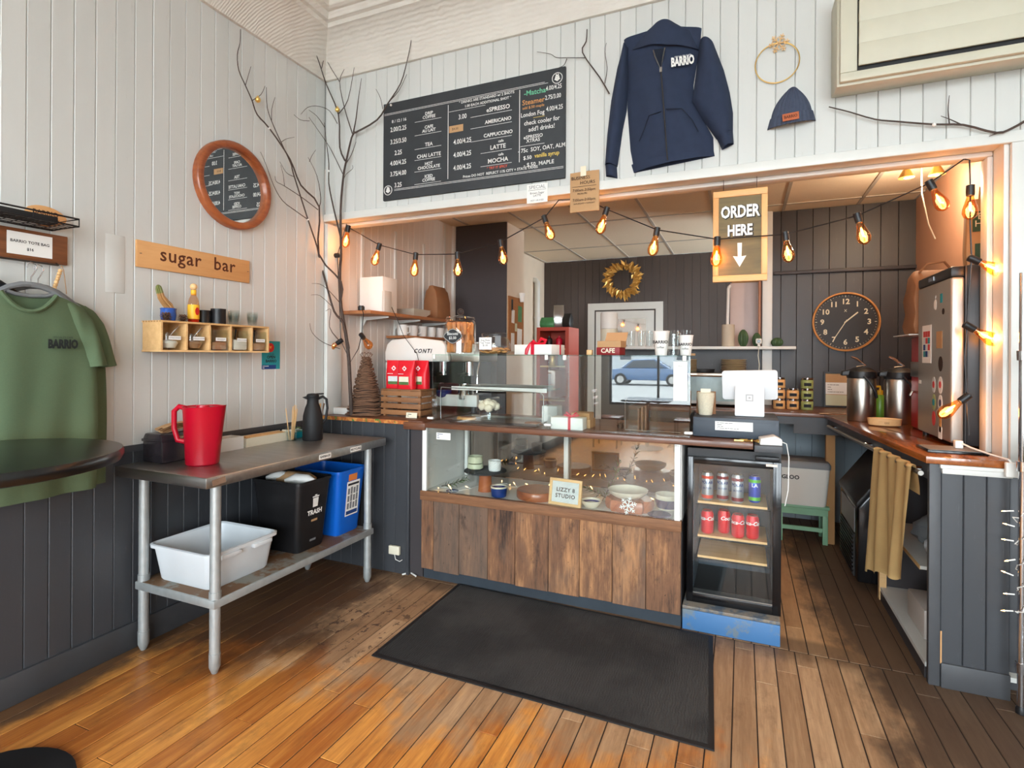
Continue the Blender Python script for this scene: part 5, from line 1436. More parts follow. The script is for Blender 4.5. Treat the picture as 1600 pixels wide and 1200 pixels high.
t = thing('treat_jar', 'low round jar of dog treats with a white price card', 'jar', (1.235, .16, GZ1 + .0005))
MB().lathe([(.075, 0), (.098, .012), (.104, .05), (.098, .085), (.08, .105), (.076, .112), (.073, .112), (.077, .104), (.095, .084), (.1, .05), (.09, .014)], 36).build('jar', 'clear_glass', t)
MB().lathe([(.08, .113), (.082, .132), (.078, .135), (.01, .135)], 32).build('lid', 'thin_glass', t)
rg = random.Random(2)
for k in range(30):
    a = k * 2.4; r_ = .082 * ((k % 15 + 1) / 15) ** .5
    o = MB().lathe([(.018, 0), (.02, .004), (.018, .008)], 10).build('treat', 'pastry', t); o.location = (r_ * math.cos(a), r_ * math.sin(a), .014 + .018 * (k // 15)); o.rotation_euler = (rg.uniform(-.4, .4), rg.uniform(-.4, .4), 0)
c = MB().box(-.055, .03, -.107, -.1055, .03, .105).build('price_card', 'paper', t, smooth=0)
text('Dog Made\nTop Treats\n$1.00', c, 'ink', -.0125, .082, -.1077, .0155, line=1.0)
MB().box(.045, .085, -.09, -.0885, .05, .115).build('info_card', 'grey_plastic', t, smooth=0)
t = thing('gift_box', 'white gift box with a red ribbon bow on the pastry case', 'box', (1.51, .2, GZ1 + .0005), -.15)
MB().box(-.13, .13, -.06, .12, 0, .062).build('box', 'paper', t, bevel=.002)
MB().box(-.012, .012, -.062, .122, .0, .064).build('ribbon', 'ribbon', t, smooth=0); MB().box(-.1315, .1315, .05, .066, 0, .0635).build('ribbon', 'ribbon', t, smooth=0)
for q in ([(0, 0, .066), (.03, .0, .1), (.06, 0, .088), (.05, 0, .07), (0, 0, .067)], [(0, 0, .066), (-.03, 0, .085), (-.045, 0, .075), (0, 0, .067)], [(0, 0, .067), (-.02, -.05, .066), (-.035, -.068, .03), (-.04, -.07, .0)]):
    MB().tube(q, [.005, .011, .012, .009, .005][:len(q)], 6).build('bow_loop', 'ribbon', t)
t = thing('cafe_carton', 'red tin box lettered CAFE with an open brown carton on top', 'box', (1.97, .2, GZ1 + .0005), -.1)
plain('brick_red', (136, 28, 34), 0.5)
MB().box(-.07, .07, -.05, .06, 0, .045).build('tin', 'brick_red', t, bevel=.002)
text('CAFE', t, 'cream', 0, .014, -.0512, .036, bold=.001)
MB().box(-.065, .075, -.048, .06, .0455, .082).build('carton', 'kraft', t, smooth=0)
MB().add([(-.055, .06, .082), (.075, .06, .082), (.08, .085, .135), (-.05, .085, .135)], [(0, 1, 2, 3)]).build('carton_flap', 'kraft', t, solid=.003, smooth=0)
t = thing('wood_block', 'small wooden block with a hole on the pastry case', 'block', (1.855, .16, GZ1 + .0005))
MB().box(-.016, .016, -.016, .016, 0, .03).build('block', 'pine', t, bevel=.003)
def paper_cup(label, x, y, h, r, mat, txt):
    t = thing('sample_cup', label, 'cup', (x, y, GZ1 + .0005), group='cup size samples on the pastry case')
    MB().lathe([(r * .7, 0), (r, h), (r + .003, h + .002), (r + .001, h + .004), (r - .003, h), (r * .66, .004)], 28).build('cup', mat, t)
    if txt:
        e = text('BARRIO', t, 'ink', 0, h * .5, -r * .88, r * .52, bold=.0006); e.rotation_euler = (-.16 * 0, 0, 0)
        text('coffee', t, 'ink', 0, h * .3, -r * .84, r * .36)
paper_cup('large white paper cup with cafe lettering, left of the samples', 2.265, .16, .132, .045, 'paper', True)
paper_cup('tall clear plastic cup between the two paper cups', 2.335, .13, .12, .036, 'thin_glass', False)
paper_cup('small white paper cup with cafe lettering, right of the samples', 2.395, .17, .108, .04, 'paper', True)
t = thing('kraft_sleeve', 'flat kraft paper lying beside the sample cups', 'paper', (2.395, .30, GZ1 + .0005))
MB().box(-.03, .04, -.03, .03, 0, .012).build('sheet', 'kraft', t, smooth=0)

# ------------------------------------------------------------------ left counter: twig cone, coffee bags, espresso machine
CT = .9905
t = thing('twig_cone', 'cone shaped tree wound from thin brown twigs on the left counter', 'twig tree', (.262, .13, CT))
plain('twig_brown', (112, 82, 62), 0.8, var=0.35, nscale=25)
MB().lathe([(.10, .0), (.082, .12), (.05, .27), (.025, .37), (.004, .40)], 20).build('core', 'coffee', t)
rg = random.Random(11)
for k in range(70):
    z = .005 + .40 * (k / 70) ** 1.05; r = .128 * (1 - z / .47) + .004
    n_ = 16; ph = rg.uniform(0, 6.28); tl_ = rg.uniform(-.07, .07); wob = rg.uniform(.004, .011)
    pts = [((r + wob * math.sin(3 * a + ph)) * math.cos(a), (r + wob * math.sin(3 * a + ph)) * math.sin(a), max(.003, z + tl_ * r * math.sin(a + ph) + .004 * math.sin(5 * a))) for a in (2 * PI * i / n_ for i in range(n_))]
    MB().tube(pts, rg.uniform(.0022, .0042), 5, closed=True).build('twig', 'twig_brown', t)
for k in range(8):
    a = k * .8
    MB().tube([(.02 * math.cos(a), .02 * math.sin(a), .39), (.045 * math.cos(a + .4), .045 * math.sin(a + .4), .42), (.03 * math.cos(a + 1.2), .03 * math.sin(a + 1.2), .435)], .0018, 5).build('twig', 'twig_brown', t)
t = thing('router_box', 'small white box beside the twig cone on the left counter', 'box', (.09, .10, CT))
MB().box(-.06, .06, -.035, .035, 0, .045).build('box', 'white_plastic', t, bevel=.004)
# slatted crate
t = thing('slatted_crate', 'low slatted wooden crate under the red coffee bags', 'crate', (.555, .22, CT))
wood('crate_wood', (104, 66, 40), (150, 104, 66), 'x', 1.2, 0.6)
for k in range(4):
    MB().box(-.16, .16, -.10, -.088, .012 + .043 * k, .045 + .043 * k).build('slat', 'crate_wood', t, bevel=.002)
    MB().box(.148, .16, -.0875, .10, .012 + .043 * k, .045 + .043 * k).build('slat', 'crate_wood', t, bevel=.002)
for sx in (-.148, .13):
    MB().box(sx, sx + .018, -.087, -.07, 0, .175).build('post', 'crate_wood', t, smooth=0)
    MB().box(sx, sx + .018, .08, .099, 0, .175).build('post', 'crate_wood', t, smooth=0)
MB().box(-.16, .16, -.10, .10, .1755, .186).build('top_board', 'crate_wood', t, bevel=.002)
t = thing('price_tag', 'small cream price tag leaning on the slatted crate', 'tag', (.66, .095, CT), rot=(-.2, 0, .1))
MB().box(-.04, .04, -.002, 0, 0, .035).build('card', 'cream', t, smooth=0); lines(t, 'ink', 2, -.03, .03, .006, .03)
def coffee_bag(label, loc, rz, pic):
    t = thing('coffee_bag', label, 'coffee bag', loc, rz, group='red coffee bags on the crate')
    def bag(u, v):
        a = 2 * PI * u; w = .066; d = .034 * (1 - .75 * max(0, (v - .55) / .45)) * (1 if v > .02 else .9)
        c_, s_ = math.cos(a), math.sin(a)
        sgn = lambda q: (1 if q >= 0 else -1)
        return (w * sgn(c_) * abs(c_) ** .45, d * sgn(s_) * abs(s_) ** .6, .185 * v)
    MB().grid(bag, 28, 12).build('bag', 'red_bag', t, smooth=50)
    MB().box(-.066, .066, -.0055, .0055, .175, .195).build('top_seal', 'red_bag', t, bevel=.002)
    lb = MB().box(-.038, .038, -.0385, -.0345, .03, .085).build('label_panel', pic, t, smooth=0)
    MB().box(-.038, .038, -.039, -.0386, .03, .05).build('picture', 'green_leaf', lb, smooth=0)
    lines(t, 'white_ink', 1, -.045, .045, .098, .108, y=-.0375)
    MB().prism([(0, .122), (.018, .14), (0, .158), (-.018, .14)], -.031, -.029, 'y').build('emblem', 'white_ink', t, smooth=0)
    MB().prism([(0, .131), (.009, .14), (0, .149), (-.009, .14)], -.0316, -.0311, 'y').build('emblem', 'red_bag', t, smooth=0)
plain('red_bag', (214, 24, 40), 0.4, var=0.06)
coffee_bag('red coffee bag at the left on the crate', (.46, .20, CT + .1865), .12, 'pale_print')
coffee_bag('red coffee bag with a green picture in the middle of the crate', (.575, .165, CT + .1865), .0, 'cream')
coffee_bag('red coffee bag at the right, half hidden on the crate', (.635, .245, CT + .1865), -.1, 'cream')

# espresso machine
t = thing('espresso_machine', 'white two-group espresso machine behind the crate', 'espresso machine', (.58, .62, CT))
plain('machine_white', (232, 231, 226), 0.3, var=0.02, coat=0.3); plain('machine_dark', (40, 38, 38), 0.35)
# rear shell (towards the room) with rounded shoulders
MB().prism([(-.42, .37), (-.42, .44), (-.40, .50), (-.36, .535), (-.15, .55), (.08, .525), (.12, .48), (.14, .40), (.14, .37)], -.14, -.10, 'y').build('upper_shell', 'machine_white', t, bevel=.012, seg=3)
MB().prism([(-.42, .06), (-.42, .365), (-.16, .365), (-.20, .20), (-.22, .06)], -.13, -.10, 'y').build('lower_shell', 'machine_white', t, bevel=.008)
MB().box(-.41, .37, -.0995, .22, .37, .50).build('boiler_body', 'brushed_steel', t, bevel=.01)
MB().box(-.38, .36, .12, .22, .10, .3695).build('back_plate', 'machine_dark', t, smooth=0)
MB().box(-.42, .38, -.10, .24, .05, .10).build('base_tray', 'brushed_steel', t, bevel=.006)
MB().box(-.40, .37, -.14, -.1005, .05, .135).build('front_base', 'machine_white', t, bevel=.006)
for x in (-.36, .32):
    for y in (-.08, .2):
        MB().cyl((x, y, 0), (x, y, .051), .02).build('foot', 'black_plastic', t)
for x in (.02, .24):
    g = MB().cyl((x, .0, .30), (x, .0, .371), .035); gh = g.build('group_head', 'chrome', t)
    MB().cyl((x, .0, .27), (x, .0, .2995), .036).build('portafilter', 'chrome', gh); MB().tube([(x, -.036, .285), (x, -.10, .28), (x, -.17, .272)], [.008, .012, .013], 8).build('portafilter_handle', 'black_plastic', gh)
for x in (-.10, .345):
    MB().tube([(x, -.05, .37), (x, -.08, .30), (x, -.085, .15)], .006, 8).build('steam_wand', 'chrome', t)
MB().box(-.40, .36, -.09, .2, .5005, .515).build('cup_rail', 'chrome', t, bevel=.003)
text('CONTI', t, 'ink', -.08, .435, -.1425, .042, bold=.0012, shear=.3, spacing=1.25)
for sx, lb in ((.08, 'white cup on the espresso machine beside the tall glass jar'), (.17, 'white cup at the right end of the espresso machine top')):
    o = thing('espresso_cup', lb, 'cup', (.58 + sx, .68, CT + .516), group='cups on the espresso machine')
    MB().lathe(cup_prof(.036, .055), 20).build('cup', 'white_plastic', o); MB().tube([(.035, 0, .045), (.055, 0, .04), (.053, 0, .02), (.033, 0, .015)], .004, 6).build('handle', 'white_plastic', o)
t = thing('milk_pitcher', 'steel milk pitcher on the espresso machine tray', 'pitcher', (.83, .52, CT + .1005))
MB().lathe([(.045, 0), (.048, .01), (.04, .09), (.042, .11), (.039, .11), (.037, .09)], 24).build('body', 'chrome', t); MB().tube([(.042, 0, .1), (.075, 0, .09), (.07, 0, .03), (.047, 0, .02)], .005, 6).build('handle', 'chrome', t)
t = thing('blue_bowl', 'dark blue cup on the espresso machine tray', 'cup', (.66, .52, CT + .1005))
MB().lathe([(.03, 0), (.055, .02), (.062, .06), (.058, .06), (.05, .02), (.025, .005)], 24).build('body', 'cobalt', t)

# ------------------------------------------------------------------ wall shelf with mugs in the kitchen
wood('shelf_wood', (126, 76, 44), (170, 112, 70), 'x', 1.0, 0.5)
t = thing('wall_shelf', 'brown wall shelf on white brackets above the espresso machine', 'shelf', (0.0, .0, 1.70), LEFT)
MB().box(.16, 1.66, -.27, -.012, 0, .025).build('shelf_board', 'shelf_wood', t, bevel=.003)
MB().box(.70, 1.66, -.22, -.012, -.155, -.135).build('lower_board', 'shelf_wood', t, bevel=.003)
for k, (y, z1) in enumerate(((.40, 2.66), (.83, 2.44), (1.27, 2.42), (1.64, 2.68))):
    MB().box(y - .012, y + .012, -.014, -.0005, -.30, z1 - 1.70).build('standard', 'white_trim', t, smooth=0)
    MB().prism([(-.0145, -.085), (-.0145, -.002), (-.25, -.002), (-.25, -.014), (-.05, -.03)], y - .005, y + .005, 'x').build('bracket', 'white_trim', t, smooth=0)
struct('trim_14', MB().box(0.0005, .03, 1.79, 1.829, 0, KZ), 'white_trim', bevel=.003)
mz = 1.565
for k in range(6):
    o = thing('mug', ('white mug at the left end of the lower wall shelf', 'white mug, second from the left on the lower wall shelf', 'white mug, third from the left on the lower wall shelf', 'white mug, third from the right on the lower wall shelf', 'white mug, second from the right on the lower wall shelf', 'white mug at the right end of the lower wall shelf')[k],
              'mug', (.13, .76 + .145 * k, mz + .0005), k * .9, group='mugs on the lower wall shelf')
    MB().lathe(cup_prof(.044, .09, .004), 20).build('cup', 'white_plastic', o); MB().tube([(.042, 0, .075), (.072, 0, .07), (.072, 0, .03), (.042, 0, .02)], .005, 6).build('handle', 'white_plastic', o)
t = thing('white_carton', 'tall white carton on the upper wall shelf', 'box', (.135, .44, 1.7255))
MB().box(-.11, .10, -.09, .09, 0, .265).build('carton', 'paper', t, bevel=.002)
t = thing('speaker_box', 'small grey fabric speaker in front of the white carton', 'speaker', (.258, .37, 1.7255))
plain('grey_fabric', (206, 202, 194), 0.9, bump=.3, bscale=300)
MB().box(-.012, .012, -.045, .045, 0, .155).build('body', 'grey_fabric', t, bevel=.005)
t = thing('speaker_wire', 'thin black cord dropping from the speaker past the espresso machine', 'cord', (0, 0, 0))
MB().tube([(.262, .42, 1.77), (.30, .44, 1.68), (.36, .44, 1.55), (.47, .45, 1.42), (.50, .455, 1.30), (.45, .44, 1.19)], .0025, 6).build('cord', 'black_plastic', t)
t = thing('coffee_sack', 'folded brown paper coffee sack on the upper wall shelf', 'bag', (.15, 1.27, 1.7255), LEFT)
plain('kraft_dark', (142, 98, 64), 0.7, var=0.12, nscale=12)
MB().rings([[(sx * w, sy * d, z) for sx, sy in ((-1, -1), (1, -1), (1, 1), (-1, 1))] for w, d, z in ((.112, .07, 0), (.118, .075, .02), (.117, .07, .16), (.112, .05, .255), (.112, .03, .275), (.11, .022, .30))]).build('sack', 'kraft_dark', t, bevel=.012)
t = thing('takeout_tray', 'stack of pulp cup carriers on the upper wall shelf', 'tray', (.17, .86, 1.7255), LEFT)
plain('pulp', (206, 196, 178), 0.9)
for k in range(3):
    MB().rings([[(sx * w, sy * d, z + .012 * k) for sx, sy in ((-1, -1), (1, -1), (1, 1), (-1, 1))] for w, d, z in ((.09, .06, 0), (.125, .085, .03), (.128, .088, .034), (.085, .055, .010))]).build('carrier', 'pulp', t, smooth=0)
t = thing('black_spool', 'small black jar at the left end of the upper wall shelf', 'jar', (.16, .20, 1.7255))
MB().lathe([(.02, 0), (.024, .004), (.024, .03), (.018, .032), (.018, .036)], 16).build('jar', 'black_plastic', t)

# ------------------------------------------------------------------ drinks cooler on its blue plinth
t = thing('plinth', 'worn blue wooden plinth under the drinks cooler', 'plinth', (2.632, .22, 0))
n = NT('worn_blue')
k = n.step(n.noise(n.coord((1, 1, 1)), 7, 5, .7), .52, .62)
n.base(n.mix(k, lin((66, 112, 160)), lin((104, 118, 128)))); n.p(Roughness=.55)
n = NT('worn_top')
n.base(n.mix(n.step(n.noise(n.coord(), 9, 5, .7), .42, .56), lin((70, 84, 98)), lin((128, 118, 106)))); n.p(Roughness=.6)
MB().box(-.228, .228, -.25, .27, 0, .104).build('front_board', 'worn_blue', t, bevel=.003)
MB().box(-.228, .228, -.249, .27, .1045, .122).build('top_board', 'worn_top', t, bevel=.003)
t = thing('drinks_cooler', 'black glass-door drinks cooler with cans', 'cooler', (2.642, .03, .1225))
W2, HC, DC = .224, .802, .44
g = MB().box(-W2, -W2 + .03, .04, DC, 0, HC).box(W2 - .03, W2, .04, DC, 0, HC).box(-W2 + .03, W2 - .03, .04, DC, 0, .06).box(-W2 + .03, W2 - .03, .04, DC, HC - .05, HC).box(-W2 + .03, W2 - .03, DC - .03, DC, .06, HC - .05)
g.build('cabinet', 'black_plastic', t, smooth=0)
plain('cooler_inside', (58, 70, 82), 0.4, var=0.05)
g = MB().box(-W2 + .0305, W2 - .0305, DC - .036, DC - .0305, .0605, HC - .0505).box(-W2 + .0302, -W2 + .033, .045, DC - .0365, .0605, HC - .0505).box(W2 - .033, W2 - .0302, .045, DC - .0365, .0605, HC - .0505)
g.build('liner', 'cooler_inside', t, smooth=0)
g = MB().box(-W2, -W2 + .032, -.0, .036, .0, HC - .04).box(W2 - .038, W2, -.0, .036, .0, HC - .04).box(-W2 + .032, W2 - .038, 0, .036, 0, .045).box(-W2 + .032, W2 - .038, 0, .036, HC - .075, HC - .04)
d = g.build('door', 'black_gloss', t, bevel=.002)
MB().box(-W2 + .032, W2 - .038, .006, .010, .045, HC - .075).build('door_glass', 'clear_glass', d, smooth=0)
for a in ((-W2 + .033, W2 - .039, .047, .053),): MB().box(a[0], a[1], .002, .005, a[2], a[3]).build('door_strip', 'steel', d, smooth=0)
MB().box(W2 - .07, W2 - .02, -.003, -.0005, HC - .062, HC - .05).build('badge', 'chrome', d, smooth=0)
MB().box(W2 - .12, W2 - .01, -.02, .0, HC - .032, HC - .012).build('hinge_cover', 'black_plastic', t, bevel=.004)
MB().box(-W2 + .034, W2 - .034, .0415, DC - .037, HC - .058, HC - .0525).build('lamp_strip', 'white_plastic', t, smooth=0)
shz = (.505, .325, .245 - .03)
for z in shz:
    s = MB().box(-W2 + .05, W2 - .06, .07, .35, z, z + .012).build('shelf_board', 'pine', t, smooth=0)
    g = MB()
    g.tube([(-W2 + .04, .068, z - .005), (W2 - .045, .068, z - .005)], .003, 6)
    for k in range(14): g.tube([(-W2 + .05 + .027 * k, .068, z - .005), (-W2 + .05 + .027 * k, .36, z - .005)], .0018, 5)
    g.build('wire_grid', 'black_plastic', s)
def can(label, x, y, z, mat, band, r, h, txt, tcol, rz=0.0):
    t = thing('drink_can', label, 'can', (2.642 + x, .03 + y, .1225 + z), rz, group='cans in the drinks cooler')
    MB().lathe([(r * .78, 0), (r * .96, .006), (r, .012), (r, h - .018), (r * .80, h - .003), (r * .78, h)], 24).build('body', mat, t)
    MB().lathe([(r * .8, h - .0025), (r * .82, h + .0005), (r * .74, h + .0008), (r * .70, h - .002)], 24).build('rim', 'chrome', t)
    if band:
        for z0, z1 in ((.012, .03), (h - .034, h - .018)):
            MB().lathe([(r + .0004, z0), (r + .0004, z1)], 24, cap=False).build('band', band, t)
    if txt:
        e = text(txt[0], t, tcol, 0, h * .60, 0, txt[1], bold=.0008, shear=txt[2]); bend(e, r + .0008)
        if len(txt) > 3: e = text(txt[3], t, tcol, 0, h * .42, 0, txt[1] * .6, bold=.0003); bend(e, r + .0008)
def bend(e, r):
    for v in e.data.vertices:
        a = v.co.x / r; v.co.x = r * math.sin(a); v.co.y = -r * math.cos(a)
plain('can_silver', (178, 184, 190), 0.3, 0.7, var=0.03); plain('can_red', (214, 14, 30), 0.3, 0.2, var=0.02); plain('can_maroon', (120, 24, 40), 0.3, 0.3); plain('can_orange', (214, 70, 50), 0.3, 0.3); plain('can_blue', (40, 70, 180), 0.3, 0.3, var=.3, nscale=20); plain('can_green', (100, 190, 60), 0.35, 0.3)
zt = .5175
can('silver seltzer can with orange bands, leftmost in the top row', -.128, .11, zt, 'can_silver', 'can_orange', .030, .150, ('POLAR', .021, 0, 'SELTZER'), 'navy_ink')
can('silver seltzer can with maroon bands and a white price strip', -.052, .13, zt, 'can_silver', 'can_maroon', .030, .150, ('POLAR', .021, 0, 'SELTZER'), 'navy_ink')
can('silver seltzer can with maroon bands, third in the top row', .022, .11, zt, 'can_silver', 'can_maroon', .030, .150, ('POLAR', .021, 0, 'SELTZER'), 'navy_ink')
can('blue and green can, rightmost in the top row', .105, .16, zt, 'can_blue', 'can_green', .030, .140, ('LA', .026, 0), 'white_ink')
zt = .3375
for k, (x, y) in enumerate(((-.128, .12), (-.045, .16), (.025, .11), (.095, .12))):
    can('red cola can with white script, %s in the lower row' % ('leftmost', 'second from the left', 'third from the left', 'rightmost')[k], x, y, zt, 'can_red', None, .032, .121, ('Coca-Cola' if k != 1 else 'Coca', .028, .3), 'white_ink', (-.25, .35, .0, -.2)[k])

# white plug box, cash drawer, tablet stand, knitted cup
t = thing('router', 'white router box on the right end of the countertop', 'router', (2.81, .0, .9795), .1)
MB().prism([(-.05, 0), (.05, 0), (.05, .03), (.02, .045), (-.045, .03)], -.045, .045, 'y').build('body', 'white_plastic', t, bevel=.004)
MB().tube([(.05, 0, .015), (.075, -.005, .005), (.085, -.01, -.06), (.082, -.012, -.22), (.07, 0.0, -.30)], .0025, 6).build('cord', 'white_plastic', t)
t = thing('cash_drawer', 'dark blue-grey cash drawer with a paper notice on its front', 'cash drawer', (2.65, .24, .9870))
plain('drawer_blue', (60, 68, 78), 0.5, var=0.08)
MB().box(-.205, .205, -.19, .19, .004, .105).build('body', 'drawer_blue', t, bevel=.004)
MB().box(-.20, .20, -.1925, -.1905, .012, .088).build('drawer_front', 'drawer_blue', t, bevel=.001)
c = MB().box(-.095, .085, -.1955, -.193, .042, .088).build('notice', 'paper', t, smooth=0); lines(c, 'ink', 4, -.085, .075, .048, .084, y=-.1962, h=.0022)
t = thing('tablet_stand', 'white tablet register on a square-logo stand, turned away', 'tablet', (2.72, .24, 1.0925))
def rrect(hx, hz_, r, n_=6):
    return [(cx_ * (hx - r) + r * math.cos(math.radians(a0 + 90 * k / n_)), cz_ * (hz_ - r) + r * math.sin(math.radians(a0 + 90 * k / n_))) for cx_, cz_, a0 in ((1, 1, 0), (-1, 1, 90), (-1, -1, 180), (1, -1, 270)) for k in range(n_ + 1)]
plain('tablet_white', (226, 228, 230), 0.35, var=0.02); plain('logo_grey', (176, 178, 180), 0.4)
o = MB().prism(rrect(.138, .082, .016), -.005, .005, 'y').build('tablet', 'tablet_white', t, bevel=.002); o.location = (0, .005, .165); o.rotation_euler = (.25, -.03, 0)
o = MB().prism([(x, z + .0825) for x, z in rrect(.072, .0825, .008)], -.010, .010, 'y').build('stand', 'tablet_white', t, bevel=.002); o.location = (.0, -.06, .0); o.rotation_euler = (-.30, 0, 0)
g = MB()
for a in ((-.019, .019, .080, .086), (-.019, .019, .112, .118), (-.019, -.013, .086, .112), (.013, .019, .086, .112), (-.005, .005, .094, .104)): g.box(a[0], a[1], -.0118, -.0102, a[2], a[3])
lg = g.build('logo', 'logo_grey', t, smooth=0); lg.location = (.0, -.06, .0); lg.rotation_euler = (-.30, 0, 0)
MB().box(-.07, .07, -.06, .08, 0, .006).build('base', 'tablet_white', t, bevel=.002)
t = thing('knit_cup', 'cup in a cream knitted cover holding cards on the cash drawer', 'cup', (2.50, .18, 1.0925))
plain('knit_cream', (214, 204, 180), 0.95, var=0.12, nscale=120, bump=.6, bscale=220)
MB().lathe([(.032, 0), (.035, .004), (.046, .10), (.046, .118), (.042, .122), (.04, .115)], 28).build('cover', 'knit_cream', t)
MB().box(-.028, .024, .03, .034, .02, .14).build('card', 'cream', t, smooth=0)
MB().box(-.05, .05, .05, .056, .0, .125).build('menu_card', 'kraft_dark', t, smooth=0)
t = thing('key_bunch', 'bunch of brass keys on the counter before the cash drawer', 'keys', (2.72, -.015, .9872))
for k in range(6):
    o = MB().box(-.022, .022, -.004, .004, 0, .006).build('key', 'gold', t, smooth=0); o.location = (-.05 + .02 * k, .01 * (k % 2), .001 + .003 * (k % 2)); o.rotation_euler = (0, 0, .5 * k)

# ------------------------------------------------------------------ kitchen background
# half wall with a white ledge, back counter
struct('wall_kitchen_half', MB().box(1.38, 2.869, Y_CLOCK, Y_CLOCK + .09, 0, 1.475), 'black_board', smooth=0)
t = thing('ledge_shelf', 'white ledge shelf running below the clock wall post', 'shelf', (2.33, Y_CLOCK - .06, 1.476))
MB().box(-.95, .775, -.12, .0445, 0, .026).build('board', 'white_trim', t, bevel=.003)
t = thing('back_countertop', 'glossy brown wooden counter along the clock wall', 'countertop', (2.8, 2.05, .955))
MB().box(-1.0, 1.178, -.36, .334, 0, .03).build('top', 'counter_wood', t, bevel=.003)
MB().box(-1.0, .42, -.34, -.32, -.06, -.0005).build('apron', 'grey_trim', t, smooth=0)
MB().box(.25, .55, -.335, -.315, -.13, -.0005).build('bracket_board', 'grey_trim', t, smooth=0)
for x in (-.9, .47):
    MB().box(x, x + .06, -.31, -.25, -.955, -.001).build('leg', 'cardboard' if x > 0 else 'grey_trim', t, smooth=0)
# wall clock
t = thing('wall_clock', 'round black wall clock with cream numerals and wooden rim', 'clock', (3.487, Y_CLOCK - .0145, 1.711))
R_ = .25
wood('clock_rim', (190, 128, 70), (214, 152, 92), 'x', 1, .4)
MB().rings([[(r * math.cos(2 * PI * k / 64), y, r * math.sin(2 * PI * k / 64)) for k in range(64)] for r, y in ((R_, 0), (R_, -.036), (R_ - .012, -.042), (R_ - .016, -.03), (R_ - .016, 0))], cap=False).build('rim', 'clock_rim', t, smooth=50)
plain('clock_face', (28, 26, 26), 0.5, var=.05); plain('clock_cream', (222, 210, 180), 0.6)
MB().prism([((R_ - .015) * math.cos(2 * PI * k / 64), (R_ - .015) * math.sin(2 * PI * k / 64)) for k in range(64)], -.012, -.0, 'y').build('face', 'clock_face', t, smooth=0)
for k in range(12):
    a = PI / 2 - 2 * PI * (k + 1) / 12
    text(str(k + 1), t, 'clock_cream', .172 * math.cos(a), .172 * math.sin(a) - .02, -.0126, .062, bold=.0016, name='numeral')
for k in range(60):
    a = 2 * PI * k / 60; L = .016 if k % 5 == 0 else .007
    o = MB().box(-.0012 if k % 5 else -.002, .0012 if k % 5 else .002, -.0126, -.0121, .226 - L, .226).build('tick', 'clock_cream', t, smooth=0); o.rotation_euler = (0, a, 0)
o = MB().box(-.005, .005, -.0165, -.0145, -.01, .12).build('hour_hand', 'clock_cream', t, smooth=0); o.rotation_euler = (0, .84, 0)
o = MB().box(-.003, .003, -.0195, -.0175, -.02, .175).build('minute_hand', 'clock_cream', t, smooth=0); o.rotation_euler = (0, 3.67, 0)
text('X', t, 'clock_cream', 0, .085, -.0126, .03)
# certificate frame, jam jars
t = thing('certificate', 'black framed certificate leaning at the clock wall', 'frame', (3.445, Y_CLOCK - .05, .9855), rot=(-.08, 0, 0))
g = MB()
for a in ((-.12, .12, 0, .014), (-.12, .12, .286, .30), (-.12, -.106, .014, .286), (.106, .12, .014, .286)): g.box(a[0], a[1], -.016, 0, a[2], a[3])
g.build('frame', 'black_plastic', t, smooth=0); MB().box(-.106, .106, -.008, -.003, .014, .286).build('mount', 'kraft', t, smooth=0)
MB().box(-.105, .105, -.0095, -.0085, .11, .21).build('certificate', 'paper', t, smooth=0); MB().box(-.105, .105, -.0095, -.0085, .015, .105).build('document', 'celadon', t, smooth=0)
lines(t, 'ink', 4, -.09, .09, .12, .2, y=-.0101, h=.004)
plain('jam_peach', (218, 164, 106), 0.3); plain('jam_green', (150, 158, 96), 0.3)
def jam(label, x, y, k, mat):
    t = thing('jam_jar', label, 'jar', (x, y, .9857 + .086 * k), group='jam jars on the back counter')
    MB().lathe([(.044, 0), (.046, .004), (.046, .062), (.042, .068)], 22).build('jar', mat, t)
    MB().lathe([(.0455, .0685), (.0465, .072), (.0465, .084), (.043, .0855)], 22).build('lid', 'chrome', t)
    MB().box(-.026, .026, -.0485, -.0462, .02, .045).build('label', 'ink', t, smooth=0)
for i, (x, hgt, mat, nm) in enumerate(((2.965, 3, 'jam_peach', 'peach stack behind the tablet'), (3.065, 2, 'jam_peach', 'peach stack in the middle'), (3.168, 3, 'jam_green', 'green stack'))):
    for k in range(hgt):
        pos = ('bottom', 'top')[k] if hgt == 2 else ('bottom', 'middle', 'top')[k]
        jam('%s jar of the %s of jam jars' % (pos, nm), x, 2.02, k, mat)
# toaster oven with plates, dark pan
t = thing('toaster_oven', 'glass-fronted toaster oven on the back counter behind the tablet', 'oven', (2.46, 2.08, .9855))
MB().box(-.21, .27, -.16, .2, .02, .285).build('body', 'brushed_steel', t, bevel=.006)
plain('oven_glass', (150, 170, 172), 0.1, var=0.25, nscale=8)
dd = MB().box(-.19, .16, -.168, -.161, .05, .255).build('door', 'oven_glass', t, smooth=0); MB().tube([(-.18, -.185, .26), (.15, -.185, .26)], .007, 8).build('handle', 'chrome', dd)
for x in (-.19, .24):
    MB().cyl((x, 0, 0), (x, 0, .021), .015).build('foot', 'black_plastic', t)
for z in (.08, .14, .2): MB().cyl((.215, -.161, z), (.215, -.18, z), .016).build('knob', 'black_plastic', t)
plain('plate_tan', (200, 178, 140), 0.4)
pm = MB().lathe([(.06, 0), (.09, .003), (.105, .013), (.102, .014), (.085, .006)], 28).mesh('plate')
